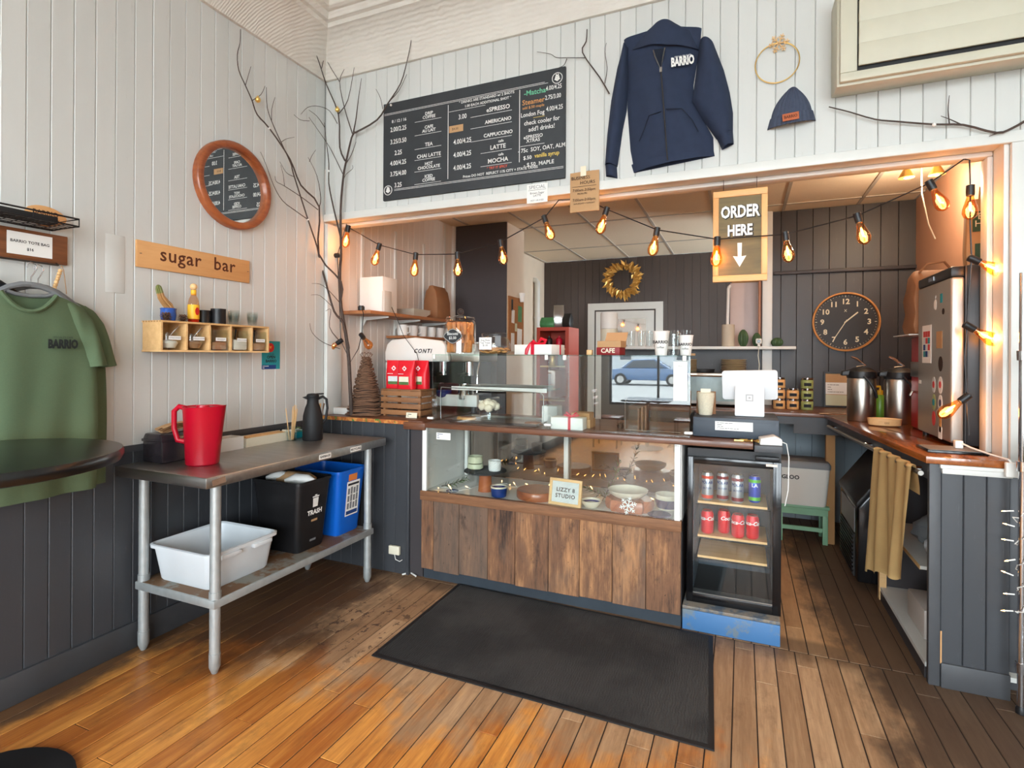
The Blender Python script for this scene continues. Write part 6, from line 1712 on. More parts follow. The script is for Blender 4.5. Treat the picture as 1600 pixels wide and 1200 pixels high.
for k in range(8):
    o = obj('plate', pm, 'plate_tan', None, loc=(2.615, 2.08, 1.271 + .0145 * k)); tag(o, 'tan dinner plate, %s of the stack on the toaster oven' % ('bottom', 'second from the bottom', 'third from the bottom', 'fourth from the bottom', 'fourth from the top', 'third from the top', 'second from the top', 'topmost')[k], 'plate', 'plates stacked on the toaster oven')
t = thing('black_pan', 'flat black pan beside the plate stack on the toaster oven', 'pan', (2.36, 2.06, 1.271))
MB().lathe([(.085, 0), (.1, .006), (.105, .03), (.101, .03), (.095, .008)], 28, (0, 0, 0), 1, .8).build('body', 'black_plastic', t)
# ledge items
LZ = 1.5025
YL = Y_CLOCK - .10
t = thing('stone_vase', 'plain beige cylindrical vase on the ledge', 'vase', (2.565, YL, LZ))
plain('vase_beige', (196, 184, 164), 0.6)
MB().lathe([(.05, 0), (.054, .004), (.054, .195), (.05, .198), (.048, .19)], 28).build('body', 'vase_beige', t)
plain('cactus_green', (58, 84, 52), 0.55, var=0.2, nscale=30)
def cact(label, x, r, h, rib=14):
    t = thing('barrel_cactus', label, 'cactus', (x, YL, LZ), group='cactus figures on the ledge')
    m = 9; rings = [[(r * max(.05, math.sin(PI * (.08 + .92 * i / m) * .97)) ** .55 * (1 + (.06 if k % 2 else -.06)) * math.cos(PI * k / rib), r * max(.05, math.sin(PI * (.08 + .92 * i / m) * .97)) ** .55 * (1 + (.06 if k % 2 else -.06)) * math.sin(PI * k / rib), h * i / m) for k in range(2 * rib)] for i in range(m + 1)]
    MB().rings(rings).build('body', 'cactus_green', t, smooth=0)
cact('tall ribbed green cactus on the ledge beside the beige vase', 2.69, .042, .15); cact('dark green cactus on the ledge behind the camera stand', 2.80, .036, .12); cact('round ribbed green cactus at the right end of the ledge', 2.962, .048, .075)
t = thing('web_camera', 'small white security camera on the ledge', 'camera', (2.815, YL - .07, LZ))
MB().box(-.025, .025, -.012, .012, .02, .068).build('body', 'white_plastic', t, bevel=.01); MB().lathe([(.014, 0), (.012, .003)], 16).build('lens', 'black_gloss', t).location = (0, -.0125, .044)
bpy.data.objects[t.children[-1].name].rotation_euler = (PI / 2, 0, 0)
MB().cyl((0, 0, 0), (0, 0, .021), .012).build('foot', 'white_plastic', t)
MB().tube([(.0, .02, .01), (.0, -.045, -.01), (-.006, -.045, -.08), (.004, -.045, -.16), (.0, -.045, -.24)], .003, 6).build('cord', 'cream', t)
gm_ = MB().lathe([(.026, 0), (.030, .005), (.038, .15), (.036, .15), (.028, .01)], 16).mesh('tumbler')
for k in range(7):
    o = obj('tumbler', gm_, 'thin_glass', None, loc=(1.70 + .085 * k, YL - .02 + .05 * (k % 2), LZ)); tag(o, 'clear glass tumbler, %s in the row on the ledge' % ('leftmost', 'second from the left', 'third from the left', 'middle one', 'third from the right', 'second from the right', 'rightmost')[k], 'glass', 'glasses in a row on the ledge')
t = thing('water_boiler', 'white cylindrical water boiler at the left end of the ledge', 'boiler', (1.475, YL + .02, LZ))
MB().lathe([(.078, 0), (.082, .004), (.082, .17), (.078, .172)], 28).build('base_tank', 'cream', t); MB().lathe([(.08, .1725), (.084, .176), (.084, .325), (.078, .335), (.02, .338)], 28).build('upper_tank', 'white_plastic', t); MB().tube([(0, -.08, .05), (0, -.105, .05), (0, -.105, .03)], .008, 8).build('tap', 'chrome', t)
# gold wreath
t = thing('gold_wreath', 'gold leaf wreath on the dark back wall', 'wreath', (1.243, Y_BACK - .075, 2.40))
plain('gold_leaf', (224, 178, 98), 0.35, 0.45, var=0.2, nscale=40)
lf = MB().add([(0, 0, 0), (.04, -.014, .024), (.10, -.004, .0), (.04, -.014, -.024), (.042, .004, 0)], [(0, 1, 4), (1, 2, 4), (2, 3, 4), (3, 0, 4)]).mesh('leaf', smooth=0)
MB().tube([(.185 * math.cos(2 * PI * i / 32), 0, .185 * math.sin(2 * PI * i / 32)) for i in range(32)], .012, 6, closed=True).build('ring', 'gold_leaf', t)
rg = random.Random(3)
for k in range(150):
    a = 2 * PI * k / 150; r_ = rg.uniform(.12, .185); b = a + rg.uniform(-.35, 1.25)
    o = obj('leaf', lf, 'gold_leaf', t, loc=(r_ * math.cos(a), rg.uniform(-.03, .012), r_ * math.sin(a)), rot=(rg.uniform(-.7, .7), -b, rg.uniform(-.5, .5))); s = rg.uniform(.8, 1.25); o.scale = (s, s, s)
# doorway frame in the back wall
f = MB()
for a in ((.77, .86, 0, 2.11), (1.66, 1.75, 0, 2.11), (.86, 1.66, 2.02, 2.11)): f.box(a[0], a[1], Y_BACK - .03, Y_BACK - .0145, a[2], a[3])
dr = struct('door_1', f, 'white_trim', smooth=0)
g = MB()
for a in ((.88, .98, 0, 2.0), (1.54, 1.64, 0, 2.0), (.98, 1.54, 1.9, 2.0), (.98, 1.54, .9, 1.05), (.98, 1.54, 0, .2)): g.box(a[0], a[1], Y_BACK - .028, Y_BACK - .0147, a[2], a[3])
g.build('door_leaf', 'white_trim', dr, smooth=0)
MB().box(.98, 1.54, Y_BACK - .02, Y_BACK - .0147, 1.05, 1.9).build('door_pane', 'dark_mirror', dr, smooth=0)
# red cabinet with snack bags
t = thing('red_cabinet', 'open red metal cabinet against the far left wall', 'cabinet', (.72, 3.02, 0))
plain('cabinet_red', (170, 62, 44), 0.45, var=0.06)
g = MB().box(-.19, -.15, -.2, .2, 0, 1.73).box(.15, .19, -.2, .2, 0, 1.73).box(-.15, .15, -.2, .2, 1.69, 1.73).box(-.15, .15, .19, .2, 0, 1.69)
g.build('carcass', 'cabinet_red', t, smooth=0)
for z in (.5, .9, 1.28, 1.48): MB().box(-.15, .15, -.19, .189, z, z + .015).build('shelf', 'pine', t, smooth=0)
plain('foil', (190, 192, 190), 0.25, 0.9, var=.1); plain('snack_green', (70, 130, 80), .4, var=.3, nscale=20); plain('snack_black', (30, 30, 30), .4)
def snack(label, x, y, z, w, h, mat, rz=0):
    t = thing('snack_bag', label, 'bag', (x, y, z), rz, group='snack bags on the red cabinet')
    MB().rings([[(sx * w * a, sy * d, zz * h) for sx, sy in ((-1, -1), (1, -1), (1, 1), (-1, 1))] for a, d, zz in ((.95, .03, 0), (1, .045, .25), (1, .04, .6), (.95, .012, .92), (.97, .004, 1))]).build('bag', mat, t, bevel=.008)
snack('green and white snack bag lying on the red cabinet', .62, 2.95, 1.7305, .085, .12, 'snack_green'); snack('silver foil snack bag standing on the red cabinet', .74, 2.98, 1.7305, .06, .26, 'foil', .3); snack('black snack bag at the right on the red cabinet', .855, 2.96, 1.7305, .05, .16, 'snack_black', -.3)
for k, (x, z, m_) in enumerate(((.64, 1.4955, 'snack_black'), (.76, 1.4955, 'ribbon'), (.68, 1.2955, 'gold'), (.78, 1.2955, 'grey_plastic'))):
    o = thing('cabinet_tin', ('black tin on the top shelf of the red cabinet', 'pink bottle on the top shelf of the red cabinet', 'brass tin on the second shelf of the red cabinet', 'grey tin on the second shelf of the red cabinet')[k], 'tin', (x, 2.94, z))
    MB().lathe([(.035, 0), (.037, .004), (.037, .10), (.03, .115), (.012, .12), (.012, .14)], 16).build('tin', m_, o)
# cork board and papers on the closet side
t = thing('cork_board', 'cork board with pinned notes on the closet wall', 'notice board', (.5865, 2.06, 1.45), rz=LEFT)
plain('cork', (164, 112, 70), 0.9, var=0.2, nscale=80)
MB().box(-.2, .19, -.012, -.0005, 0, .54).build('cork', 'cork', t, smooth=0)
for k, (x, z, w, h, m_) in enumerate(((-.10, .28, .07, .13, 'paper'), (.08, .30, .10, .16, 'snack_green'), (-.02, .20, .05, .08, 'celadon'), (.07, .03, .12, .20, 'paper'), (-.10, .0, .08, .18, 'paper'), (-.12, .40, .04, .11, 'snack_black'))):
    o = MB().box(-w / 2, w / 2, -.0145, -.0125, 0, h).build('note', m_, t, smooth=0); o.location = (x, 0, z); o.rotation_euler = (0, rnd.uniform(-.08, .08), 0)
o = MB().lathe([(.02, 0), (.028, .075), (.031, .08), (.029, .09)], 16).build('paper_cup', 'paper', t); o.location = (.06, -.045, .50)
# white drain pipe on the far wall, round pole by the pink panel
t = thing('wall_pipe', 'white vertical pipe on the far left kitchen wall', 'pipe', (.19, 3.75, 0)); MB().cyl((0, 0, 0), (0, 0, 2.33), .035).build('pipe', 'white_trim', t)
MB().tube([(0, 0, 2.31), (0, 0, 2.37), (-.02, 0, 2.40), (-.06, 0, 2.41)], .037, 12).build('elbow', 'white_trim', t); MB().cyl((0, 0, 1.9), (0, 0, 1.92), .043).build('collar', 'white_trim', t)
plain('pink_panel', (206, 186, 180), 0.6)
t = thing('panel_box', 'pale pinkish cabinet box beyond the ledge', 'cabinet', (2.69, 2.62, 0)); MB().box(-.115, .125, -.09, .2, 0, 2.10).build('box', 'pink_panel', t, bevel=.003); MB().box(-.10, .125, -.092, .2, 2.1005, 2.13).build('lid', 'cardboard', t, smooth=0)
t = thing('copper_pipe', 'thin copper-coloured pipe left of the white post', 'pipe', (2.825, Y_CLOCK - .02, 1.5025)); plain('copper', (168, 116, 88), .45, .3); MB().cyl((0, 0, 0), (0, 0, 1.19), .014).build('pipe', 'copper', t)
t = thing('lamp_tube', 'white fluorescent tube standing beside the pink cabinet', 'tube', (2.552, Y_CLOCK - .02, 1.5025)); MB().cyl((0, 0, 0), (.01, 0, .53), .013).build('tube', 'white_plastic', t); MB().tube([(.01, 0, .53), (.015, 0, .545), (.03, 0, .56)], .013, 10).build('cap', 'white_plastic', t)

# ------------------------------------------------------------------ right counter
CR = .9555
t = thing('right_countertop', 'glossy reddish brown wooden counter along the right side', 'countertop', (0, 0, CR))
MB().prism([(3.415, -.115), (3.70, -.115), (3.70, -.014), (3.688, -.014), (3.688, .195), (3.978, .195), (3.978, 1.688), (3.25, 1.688)], 0, .03, 'z').build('top', 'counter_wood_y', t, bevel=.002)
MB().prism([(3.435, -.09), (3.45, -.09), (3.285, 1.66), (3.27, 1.66)], -.075, -.0005, 'z').build('apron', 'grey_trim', t, smooth=0)
t = thing('end_panel', 'grey planked end panel with white top trim below the right counter', 'panel', (3.56, -.10, 0))
em = board_mesh('wainscot_board', .078, 0.02, .915)
for k in range(3): obj('plank', em, 'grey_board', t, loc=(-.088 + .078 * (k + .5), .014, 0))
MB().box(-.13, -.0885, -.004, .024, 0, .954).build('corner_post', 'grey_trim', t, bevel=.003)
MB().box(-.088, .146, .0145, .03, 0, .915).build('backing', 'dark_panel', t, smooth=0)
MB().box(-.087, .15, -.014, .03, .9155, .954).build('white_rail', 'white_trim', t, bevel=.003); MB().box(-.095, .15, -.02, .02, .938, .9545).build('white_cap', 'white_trim', t, bevel=.003)
MB().box(-.087, .146, -.012, .0135, 0, .105).build('baseboard', 'grey_trim', t, bevel=.003)
plain('bare_wood', (200, 150, 100), .7)
MB().box(-.089, -.0835, -.0055, -.0045, .10, .24).build('chip', 'bare_wood', t, smooth=0)
# shelves below, stored bags
t = thing('under_shelf', 'white painted shelf unit below the right counter', 'shelf', (3.70, .36, 0))
MB().box(-.27, .26, -.42, .45, .055, .075).build('bottom_shelf', 'white_trim', t, smooth=0); MB().box(-.26, .26, -.30, .45, .44, .455).build('middle_shelf', 'white_trim', t, smooth=0); MB().box(-.262, -.2605, -.30, .45, .438, .457).build('shelf_edge', 'pine', t, smooth=0)
MB().box(-.275, .27, .455, .47, 0.0, .86).build('divider', 'dark_panel', t, smooth=0); MB().box(-.27, -.2, -.41, .44, 0, .054).build('toe_board', 'dark_panel', t, smooth=0)
MB().box(-.275, -.24, .42, .4545, .0, .44).build('post', 'pine', t, smooth=0)
plain('clear_bag', (176, 176, 178), 0.2, var=.2, nscale=15)
def sack(name, label, loc, r, mat, seed, cat='bag'):
    t = thing(name, label, cat, loc); rg = random.Random(seed)
    rings = [[(r * math.sin(PI * (.1 + .85 * i / 6)) ** .6 * (1 + rg.uniform(-.14, .14)) * math.cos(2 * PI * k / 14), r * .8 * math.sin(PI * (.1 + .85 * i / 6)) ** .6 * (1 + rg.uniform(-.14, .14)) * math.sin(2 * PI * k / 14), r * 1.5 * i / 6) for k in range(14)] for i in range(7)]
    MB().rings(rings).build('bag', mat, t, smooth=25)
sack('plastic_bag', 'crumpled clear plastic bag on the middle shelf under the right counter', (3.57, .16, .4555), .09, 'clear_bag', 1)
sack('plastic_bag', 'grey plastic bag at the back of the middle shelf under the right counter', (3.60, .40, .4555), .11, 'grey_plastic', 2)
t = thing('storage_bin', 'clear storage bin on the bottom shelf under the right counter', 'bin', (3.62, .30, .0755))
plain('storage_plastic', (200, 190, 182), .4); MB().box(-.14, .2, -.14, .14, 0, .14).build('bin', 'storage_plastic', t, bevel=.01)
t = thing('red_tag_pack', 'white packet with a red mark on the middle shelf', 'packet', (3.52, .10, .4555)); MB().box(-.025, .025, -.01, .01, 0, .07).build('packet', 'paper', t, bevel=.002); MB().box(-.012, .012, -.0115, -.0105, .02, .045).build('mark', 'red_ink', t, smooth=0)
# rail and hanging cloth
t = thing('towel_rail', 'grey metal pipe rail below the edge of the right counter', 'rail', (0, 0, 0))
ra, rb_ = Vector((3.392, -.135, .915)), Vector((3.252, 1.50, .915))
MB().tube([ra, rb_], .011, 12).build('pipe', 'brushed_steel', t)
for f_ in (.06, .48, .96):
    p = ra.lerp(rb_, f_); MB().tube([p, p + Vector((.035, .003, .0))], .014, 10).build('clamp', 'chrome', t)
t = thing('hanging_cloth', 'tan woven cloth gathered over the rail of the right counter', 'cloth', (0, 0, 0))
n = plain('burlap', (186, 154, 102), 0.95, var=0.1, nscale=8); wv = n.add('TexWave'); n.l.new(n.coord((1, 1, 1)), wv.inputs['Vector']); wv.inputs['Scale'].default_value = 160; wv.inputs['Distortion'].default_value = 1.5; wv.bands_direction = 'Z'; n.bump(wv.outputs['Fac'], .35, .001)
def cloth(u, v):
    f_ = .035 + .045 * v + .30 * u
    p = ra.lerp(rb_, f_)
    off = -.016 - .012 * math.sin(u * 26 + v * 2) * (.6 + .6 * v) - .02 * v * math.sin(u * 9)
    return (p.x + off, p.y, .93 - v * (.53 + .14 * u) + .008 * math.sin(u * 30) * v)
MB().grid(cloth, 48, 30).build('front', 'burlap', t, smooth=80)
def cloth2(u, v):
    p = ra.lerp(rb_, .035 + .30 * u); a = PI * v
    return (p.x - .016 * math.cos(a) - .012 * math.sin(u * 26) * (1 - v), p.y, .928 + .012 * math.sin(a) - (.12 * max(0, v - .5) * 2))
MB().grid(cloth2, 36, 8).build('top_fold', 'burlap', t, smooth=80)
# ice machine
t = thing('ice_machine', 'black slant-fronted ice machine under the right counter', 'ice machine', (0, 0, 0))
MB().prism([(3.33, .05), (3.33, .50), (3.36, .54), (3.60, .88), (3.86, .88), (3.86, .05)], .87, 1.50, 'y').build('body', 'black_gloss', t, bevel=.012)
MB().prism([(3.325, .50), (3.32, .53), (3.575, .885), (3.60, .885), (3.36, .535)], .865, 1.505, 'y').build('lid', 'black_plastic', t, bevel=.006)
MB().box(3.322, 3.3295, .95, 1.42, .06, .32).build('grille_panel', 'machine_dark', t, smooth=0)
for k in range(10): MB().box(3.316, 3.3215, .96, 1.41, .07 + .025 * k, .083 + .025 * k).build('slat', 'black_plastic', t, smooth=0)
MB().box(3.3255, 3.3295, .95, 1.42, .33, .48).build('window_panel', 'grey_plastic', t, smooth=0)
# cooler box on a green stool
t = thing('green_stool', 'small mint green wooden bench under the back counter', 'bench', (3.12, 1.82, 0))
plain('mint', (128, 172, 138), .5, var=.08)
MB().box(-.19, .17, -.13, .13, .262, .285).build('seat', 'mint', t, bevel=.003)
MB().box(-.18, .16, -.128, -.105, .215, .2615).build('apron', 'mint', t, smooth=0)
for x in (-.18, .125):
    for y in (-.125, .09): MB().box(x, x + .035, y, y + .035, 0, .2145).build('leg', 'mint', t, bevel=.002)
MB().box(-.145, .125, -.115, -.095, .09, .12).build('stretcher', 'mint', t, smooth=0)
t = thing('ice_chest', 'white ice chest with grey lid on the green bench', 'ice chest', (3.10, 1.80, .2855))
def sec2(hx, hy, z, r=.03): return [(p[0], p[1], p[2]) for p in sec(hx, hy, z, r)]
plain('chest_white', (222, 218, 208), .45, var=.03)
MB().rings([sec2(.165, .115, 0), sec2(.17, .12, .02), sec2(.19, .14, .28), sec2(.19, .14, .285)]).build('body', 'chest_white', t)
MB().rings([sec2(.197, .147, .2855), sec2(.197, .147, .315), sec2(.185, .135, .335), sec2(.15, .1, .342)]).build('lid', 'grey_plastic', t)
text('IGLOO', t, 'ink', -.08, .20, -.1415, .042, bold=.0012)
# airpots, soap, wooden bowl
CT2 = .9858
def airpot(label, x, y):
    t = thing('airpot', label, 'airpot', (x, y, CT2), group='airpots on the right counter')
    MB().lathe([(.082, 0), (.084, .004), (.084, .27), (.08, .285)], 32).build('body', 'brushed_steel', t)
    h = MB().lathe([(.086, .285), (.088, .30), (.084, .33), (.05, .355), (.01, .36)], 28).build('head', 'black_plastic', t)
    MB().prism([(-.12, .30), (-.05, .30), (-.05, .345), (-.115, .33)], -.035, .035, 'y').build('spout', 'black_plastic', h, bevel=.006)
    MB().tube([(-.03, 0, .36), (.03, 0, .39), (-.05, 0, .45)][0:1] + [(.02, 0, .37), (-.03, 0, .415), (-.06, 0, .43)], [.008, .010, .009, .006], 8).build('lever', 'chrome', h)
    MB().tube([(.0, -.088, .30), (.03, -.10, .26), (.06, -.10, .20), (.07, -.09, .16)], .009, 8).build('handle', 'black_plastic', h)
airpot('left steel airpot with black pump head on the right counter', 3.425, 1.33); airpot('right steel airpot with black pump head beside the red machine', 3.625, 1.26)
t = thing('soap_bottle', 'green pump soap bottle between the two airpots', 'bottle', (3.555, 1.45, CT2)); plain('soap_green', (110, 150, 50), .35, var=.05); plain('pump_yellow', (222, 170, 40), .4)
MB().lathe([(.04, 0), (.043, .006), (.043, .14), (.03, .165), (.014, .17)], 22).build('bottle', 'soap_green', t); MB().cyl((0, 0, .17), (0, 0, .20), .018).build('pump_collar', 'pump_yellow', t); MB().tube([(0, 0, .2), (0, 0, .225), (-.035, 0, .222)], .008, 8).build('pump', 'pump_yellow', t)
t = thing('wood_bowl', 'shallow oval wooden bowl with a burnt mark on the right counter', 'bowl', (3.50, 1.05, CT2)); MB().lathe([(.06, 0), (.075, .006), (.08, .045), (.076, .045), (.06, .01)], 28, (0, 0, 0), 1.15, .8).build('body', 'pine', t); text('ccc', t, 'burnt', 0, .018, -.0645, .02)
t = thing('tongs', 'steel tongs lying on the counter left of the airpots', 'tongs', (3.33, 1.62, CT2)); MB().tube([(-.12, .02, .006), (.0, .01, .012), (.1, .0, .012)], .005, 6).tube([(-.12, -.02, .006), (.0, -.01, .012), (.1, .0, .012)], .005, 6).build('arms', 'chrome', t)
# red coffee machine behind the fridge
t = thing('red_dispenser', 'red drink machine half hidden behind the fridge', 'dispenser', (3.70, .93, CT2)); plain('machine_red', (176, 20, 34), .35)
MB().box(-.06, .2, -.14, .14, 0, .55).build('body', 'machine_red', t, bevel=.012); MB().box(-.068, -.0605, -.12, .12, .31, .40).build('steel_band', 'brushed_steel', t, bevel=.003)
MB().tube([(-.062, -.02, .22), (-.09, -.02, .225), (-.10, -.02, .20)], .008, 8).build('tap', 'chrome', t); lines(t, 'white_ink', 3, -.05, .1, .44, .53, y=-.1415)
# fridge
t = thing('mini_fridge', 'stainless mini fridge covered in stickers on the right counter', 'fridge', (3.588, .2, CT2 + .012))
plain('fridge_steel', (176, 172, 165), .42, .8, var=.04); plain('fridge_black', (30, 32, 36), .4)
MB().box(.062, .365, .0, .52, 0, .85).build('cabinet', 'fridge_black', t, bevel=.008)
d = MB().box(0, .054, 0, .52, .01, .795).build('door', 'fridge_steel', t, bevel=.012, seg=3)
MB().box(.0, .0545, .002, .518, .7955, .845).build('top_cap', 'black_plastic', t, bevel=.008)
MB().box(.0545, .0615, .0, .52, .01, .845).build('gasket', 'black_plastic', t, smooth=0)
MB().box(-.002, .0, .25, .33, .81, .83).build('name_plate', 'chrome', t, smooth=0)
for x in (.03, .3):
    for y in (.04, .48): MB().cyl((x, y, -.0115), (x, y, .012), .015).build('foot', 'black_plastic', t)
SK = -PI / 2
def fs(name, y, z, w, h, mat, shape='rect'):
    if shape == 'rect': m = MB().box(-w / 2, w / 2, -.0016, 0, 0, h)
    else: m = MB().prism([(w / 2 * math.cos(2 * PI * i / 24), h / 2 + h / 2 * math.sin(2 * PI * i / 24)) for i in range(24)], -.0016, 0, 'y')
    o = m.build(name, mat, d, smooth=0); o.location = (-.0004, y, z); o.rotation_euler = (0, 0, SK); return o
o = fs('paper_sheet', .355, .385, .15, .20, 'paper')
for r in range(4):
    for c_ in range(3):
        q = MB().box(-.054 + .038 * c_, -.02 + .038 * c_, -.0024, -.0017, .032 + .035 * r, .063 + .035 * r); 
        e = q.build('print_block', ('teal', 'navy_ink', 'pale_print', 'cookie_paper')[(r + c_) % 4 if r < 3 else 3], d, smooth=0); e.location = o.location; e.rotation_euler = o.rotation_euler
ap = MB().prism([(.021 * math.cos(a) * (1 + .1 * math.cos(2 * a + PI)), .028 + .026 * math.sin(a) * (1 - .08 * math.cos(3 * a))) for a in (2 * PI * i / 24 for i in range(24))], -.0016, 0, 'y').prism([(.0, .058), (.004, .068), (.012, .074), (.008, .062)], -.0016, 0, 'y').build('fruit_sticker', 'paper', d, smooth=0); ap.location = (-.0004, .22, .655); ap.rotation_euler = (0, 0, SK)
fs('sticker', .13, .685, .03, .045, 'teal'); fs('sticker', .10, .625, .032, .03, 'coffee', 'round'); fs('sticky_note', .155, .46, .085, .085, 'kraft')
for y, z, w, h, m_ in ((.135, .345, .06, .075, 'coffee'), (.135, .235, .062, .085, 'paper'), (.235, .235, .055, .08, 'pale_print'), (.235, .145, .055, .082, 'jam_green'), (.135, .145, .062, .085, 'paper'), (.235, .065, .05, .075, 'cookie_paper')): fs('round_sticker', y, z, w, h, m_, 'round')
for y, z, m_ in ((.135, .262, 'cookie_paper'), (.135, .172, 'indigo'), (.235, .258, 'cookie_paper'), (.235, .168, 'teal')):
    e = fs('sticker_motif', y, z, .03, .035, m_, 'round'); e.location.x = -.0022
fs('bottle_sticker', .135, .045, .03, .08, 'pastry'); fs('card_sticker', .135, -.0 + .012, .05, .06, 'paper'); fs('tag_sticker', .47, .27, .04, .02, 'paper')
t = thing('paper_sack', 'brown paper bag standing behind the fridge', 'bag', (3.70, .86, 1.545)); MB().rings([[(sx * w, sy * dd_, z) for sx, sy in ((-1, -1), (1, -1), (1, 1), (-1, 1))] for w, dd_, z in ((.12, .11, 0), (.13, .12, .05), (.118, .108, .12), (.128, .115, .2), (.115, .10, .27), (.118, .06, .33), (.10, .02, .37))]).build('bag', 'kraft_dark', t, bevel=.014)
MB().tube([(-.09, -.03, .34), (-.05, -.05, .40), (.03, -.05, .41), (.08, -.03, .35)], .007, 6).build('handle', 'kraft_dark', t)
o = MB().box(3.55, 3.975, .74, 1.08, 1.538, 1.5445).build('high_shelf', 'white_trim', None, smooth=0); tag(o, 'small white wall shelf behind the fridge', 'shelf')
t = thing('printed_sack', 'tall printed paper bag on the fridge against the right wall', 'bag', (3.83, .48, CT2 + .8635), -.2); plain('sack_green', (52, 84, 66), .7)
MB().rings([[(sx * w, sy * dd_, z) for sx, sy in ((-1, -1), (1, -1), (1, 1), (-1, 1))] for w, dd_, z in ((.10, .07, 0), (.105, .075, .1), (.10, .07, .30), (.095, .045, .36))]).build('bag', 'kraft', t, bevel=.008)
MB().box(-.08, .08, -.0785, -.0765, .19, .29).build('print_panel', 'sack_green', t, smooth=0); text('BREW\nHOUSE', t, 'cream', 0, .25, -.079, .045, line=.8); MB().box(-.07, .07, -.0785, -.0765, .05, .13).build('print_panel', 'sack_green', t, smooth=0)
MB().tube([(-.05, -.03, .35), (-.045, -.02, .42), (.03, -.02, .43), (.05, -.03, .36)], .005, 6).build('handle', 'kraft', t)
t = thing('paper_tray', 'flat black tray with papers on the near end of the right counter', 'tray', (3.55, .06, CT2)); MB().box(-.10, .12, -.06, .12, 0, .012).build('tray', 'black_gloss', t, bevel=.003); MB().box(-.095, .11, -.055, .10, .0125, .0145).build('paper', 'grey_plastic', t, smooth=0)
t = thing('power_cord', 'white cord and plug running over the right counter end', 'cord', (0, 0, 0)); MB().tube([(3.59, .10, 1.03), (3.62, .05, 1.012), (3.66, -.05, 1.0), (3.69, -.125, .995), (3.712, -.14, .96)], .004, 6).build('cord', 'white_plastic', t); MB().box(3.575, 3.605, .085, .115, 1.001, 1.035).build('plug', 'white_plastic', t, bevel=.003)
MB().box(3.675, 3.73, -.145, -.125, .925, .985).build('adapter', 'white_plastic', t, bevel=.004)
# chrome shelving post at the right edge
t = thing('wire_rack', 'chrome wire shelving rack at the right edge of the frame', 'rack', (3.71, -.19, 0))
for x, y in ((0, 0), (.9, 0), (.0, -.42), (.9, -.42)):
    g = MB().cyl((x, y, .03), (x, y, 1.75), .0127, n=14)
    p_ = g.build('post', 'chrome', t); MB().lathe([(.018, 0), (.018, .02), (.012, .031)], 12, (x, y, 0)).build('foot', 'black_plastic', p_)
    for z in (.18, .98, 1.42): MB().lathe([(.0135, z - .02), (.019, z - .018), (.0205, z + .02), (.0135, z + .022)], 14, (x, y, 0)).build('collar', 'chrome', p_)
for z in (.18, .98, 1.42):
    g = MB()
    for y in (0, -.42): g.tube([(.0, y, z), (.9, y, z)], .003, 6); g.tube([(.0, y, z - .03), (.9, y, z - .03)], .003, 6)
    for k in range(19): g.tube([(.025 + .047 * k, 0, z), (.025 + .047 * k, -.42, z)], .0018, 5)
    g.build('shelf', 'chrome', t)
t = thing('folded_beanie', 'folded olive knit hat on the wire rack at the right edge', 'hat', (3.80, -.30, .9845)); MB().lathe([(.07, 0), (.085, .02), (.08, .06), (.05, .10), (.01, .112)], 20, (0, 0, 0), 1.1, .9).build('crown', 'green_cotton', t); MB().lathe([(.088, .002), (.092, .02), (.088, .042)], 20, (0, 0, 0), 1.1, .9, cap=False).build('cuff', 'green_cotton', t)
t = thing('rack_lights', 'warm fairy lights with white wire wound down the chrome rack post', 'string lights', (3.71, -.19, 0))
pts = [((.02 + .012 * math.sin(k * 1.7)) * math.cos(k * .9), (.02 + .012 * math.sin(k * 1.7)) * math.sin(k * .9), .35 + .0135 * k + .006 * math.sin(k * 2.3)) for k in range(36)]
MB().tube(pts, .0022, 5).build('wire', 'paper', t)
for k, (a, z) in enumerate(((2.9, .40), (3.3, .47), (2.7, .54), (3.4, .61), (2.9, .68), (3.2, .74), (2.8, .80))):
    p = Vector((.024 * math.cos(a), .024 * math.sin(a), z)); e = p + Vector((.026 * math.cos(a), .026 * math.sin(a), .006 * (k % 3 - 1)))
    s_ = MB().tube([p, e], .0028, 6).build('socket', 'paper', t); MB().tube([e, e + (e - p) * .45], [.003, .001], 6).build('bulb', 'fairy_glow', s_)

# ------------------------------------------------------------------ floor mat
t = thing('floor_mat', 'black ribbed rubber-edged doormat before the showcase', 'mat', (1.83, -.50, 0.0008))
n = NT('mat_pile'); f1 = n.noise(n.coord((1, 1, 1)), 260, 3); f2 = n.noise(n.coord(), 2.2, 3)
n.base(n.mix(n.math('MULTIPLY_ADD', f1, .7, n.math('MULTIPLY', n.step(f2, .4, .62), .45)), lin((12, 12, 14)), lin((66, 65, 64)))); n.p(Roughness=.95)
wv = n.add('TexWave'); n.l.new(n.coord((1, 1, 1)), wv.inputs['Vector']); wv.inputs['Scale'].default_value = 28; wv.inputs['Distortion'].default_value = 6; wv.inputs['Detail'].default_value = 2; n.bump(n.math('ADD', wv.outputs['Fac'], f1), .6, .003)
mat_c = [(1.085, -.018), (2.555, -.058), (2.60, -.90), (1.095, -.885)]
def quad_at(u, v, z):
    a = Vector(mat_c[0]).lerp(Vector(mat_c[1]), u); b = Vector(mat_c[3]).lerp(Vector(mat_c[2]), u); p = a.lerp(b, v); return (p.x - 1.83, p.y + .50, z)
MB().grid(lambda u, v: quad_at(.014 + .972 * u, .025 + .95 * v, .0075 + .002 * math.sin(u * 9) * math.sin(v * 5)), 40, 24).build('pile', 'mat_pile', t, smooth=80)
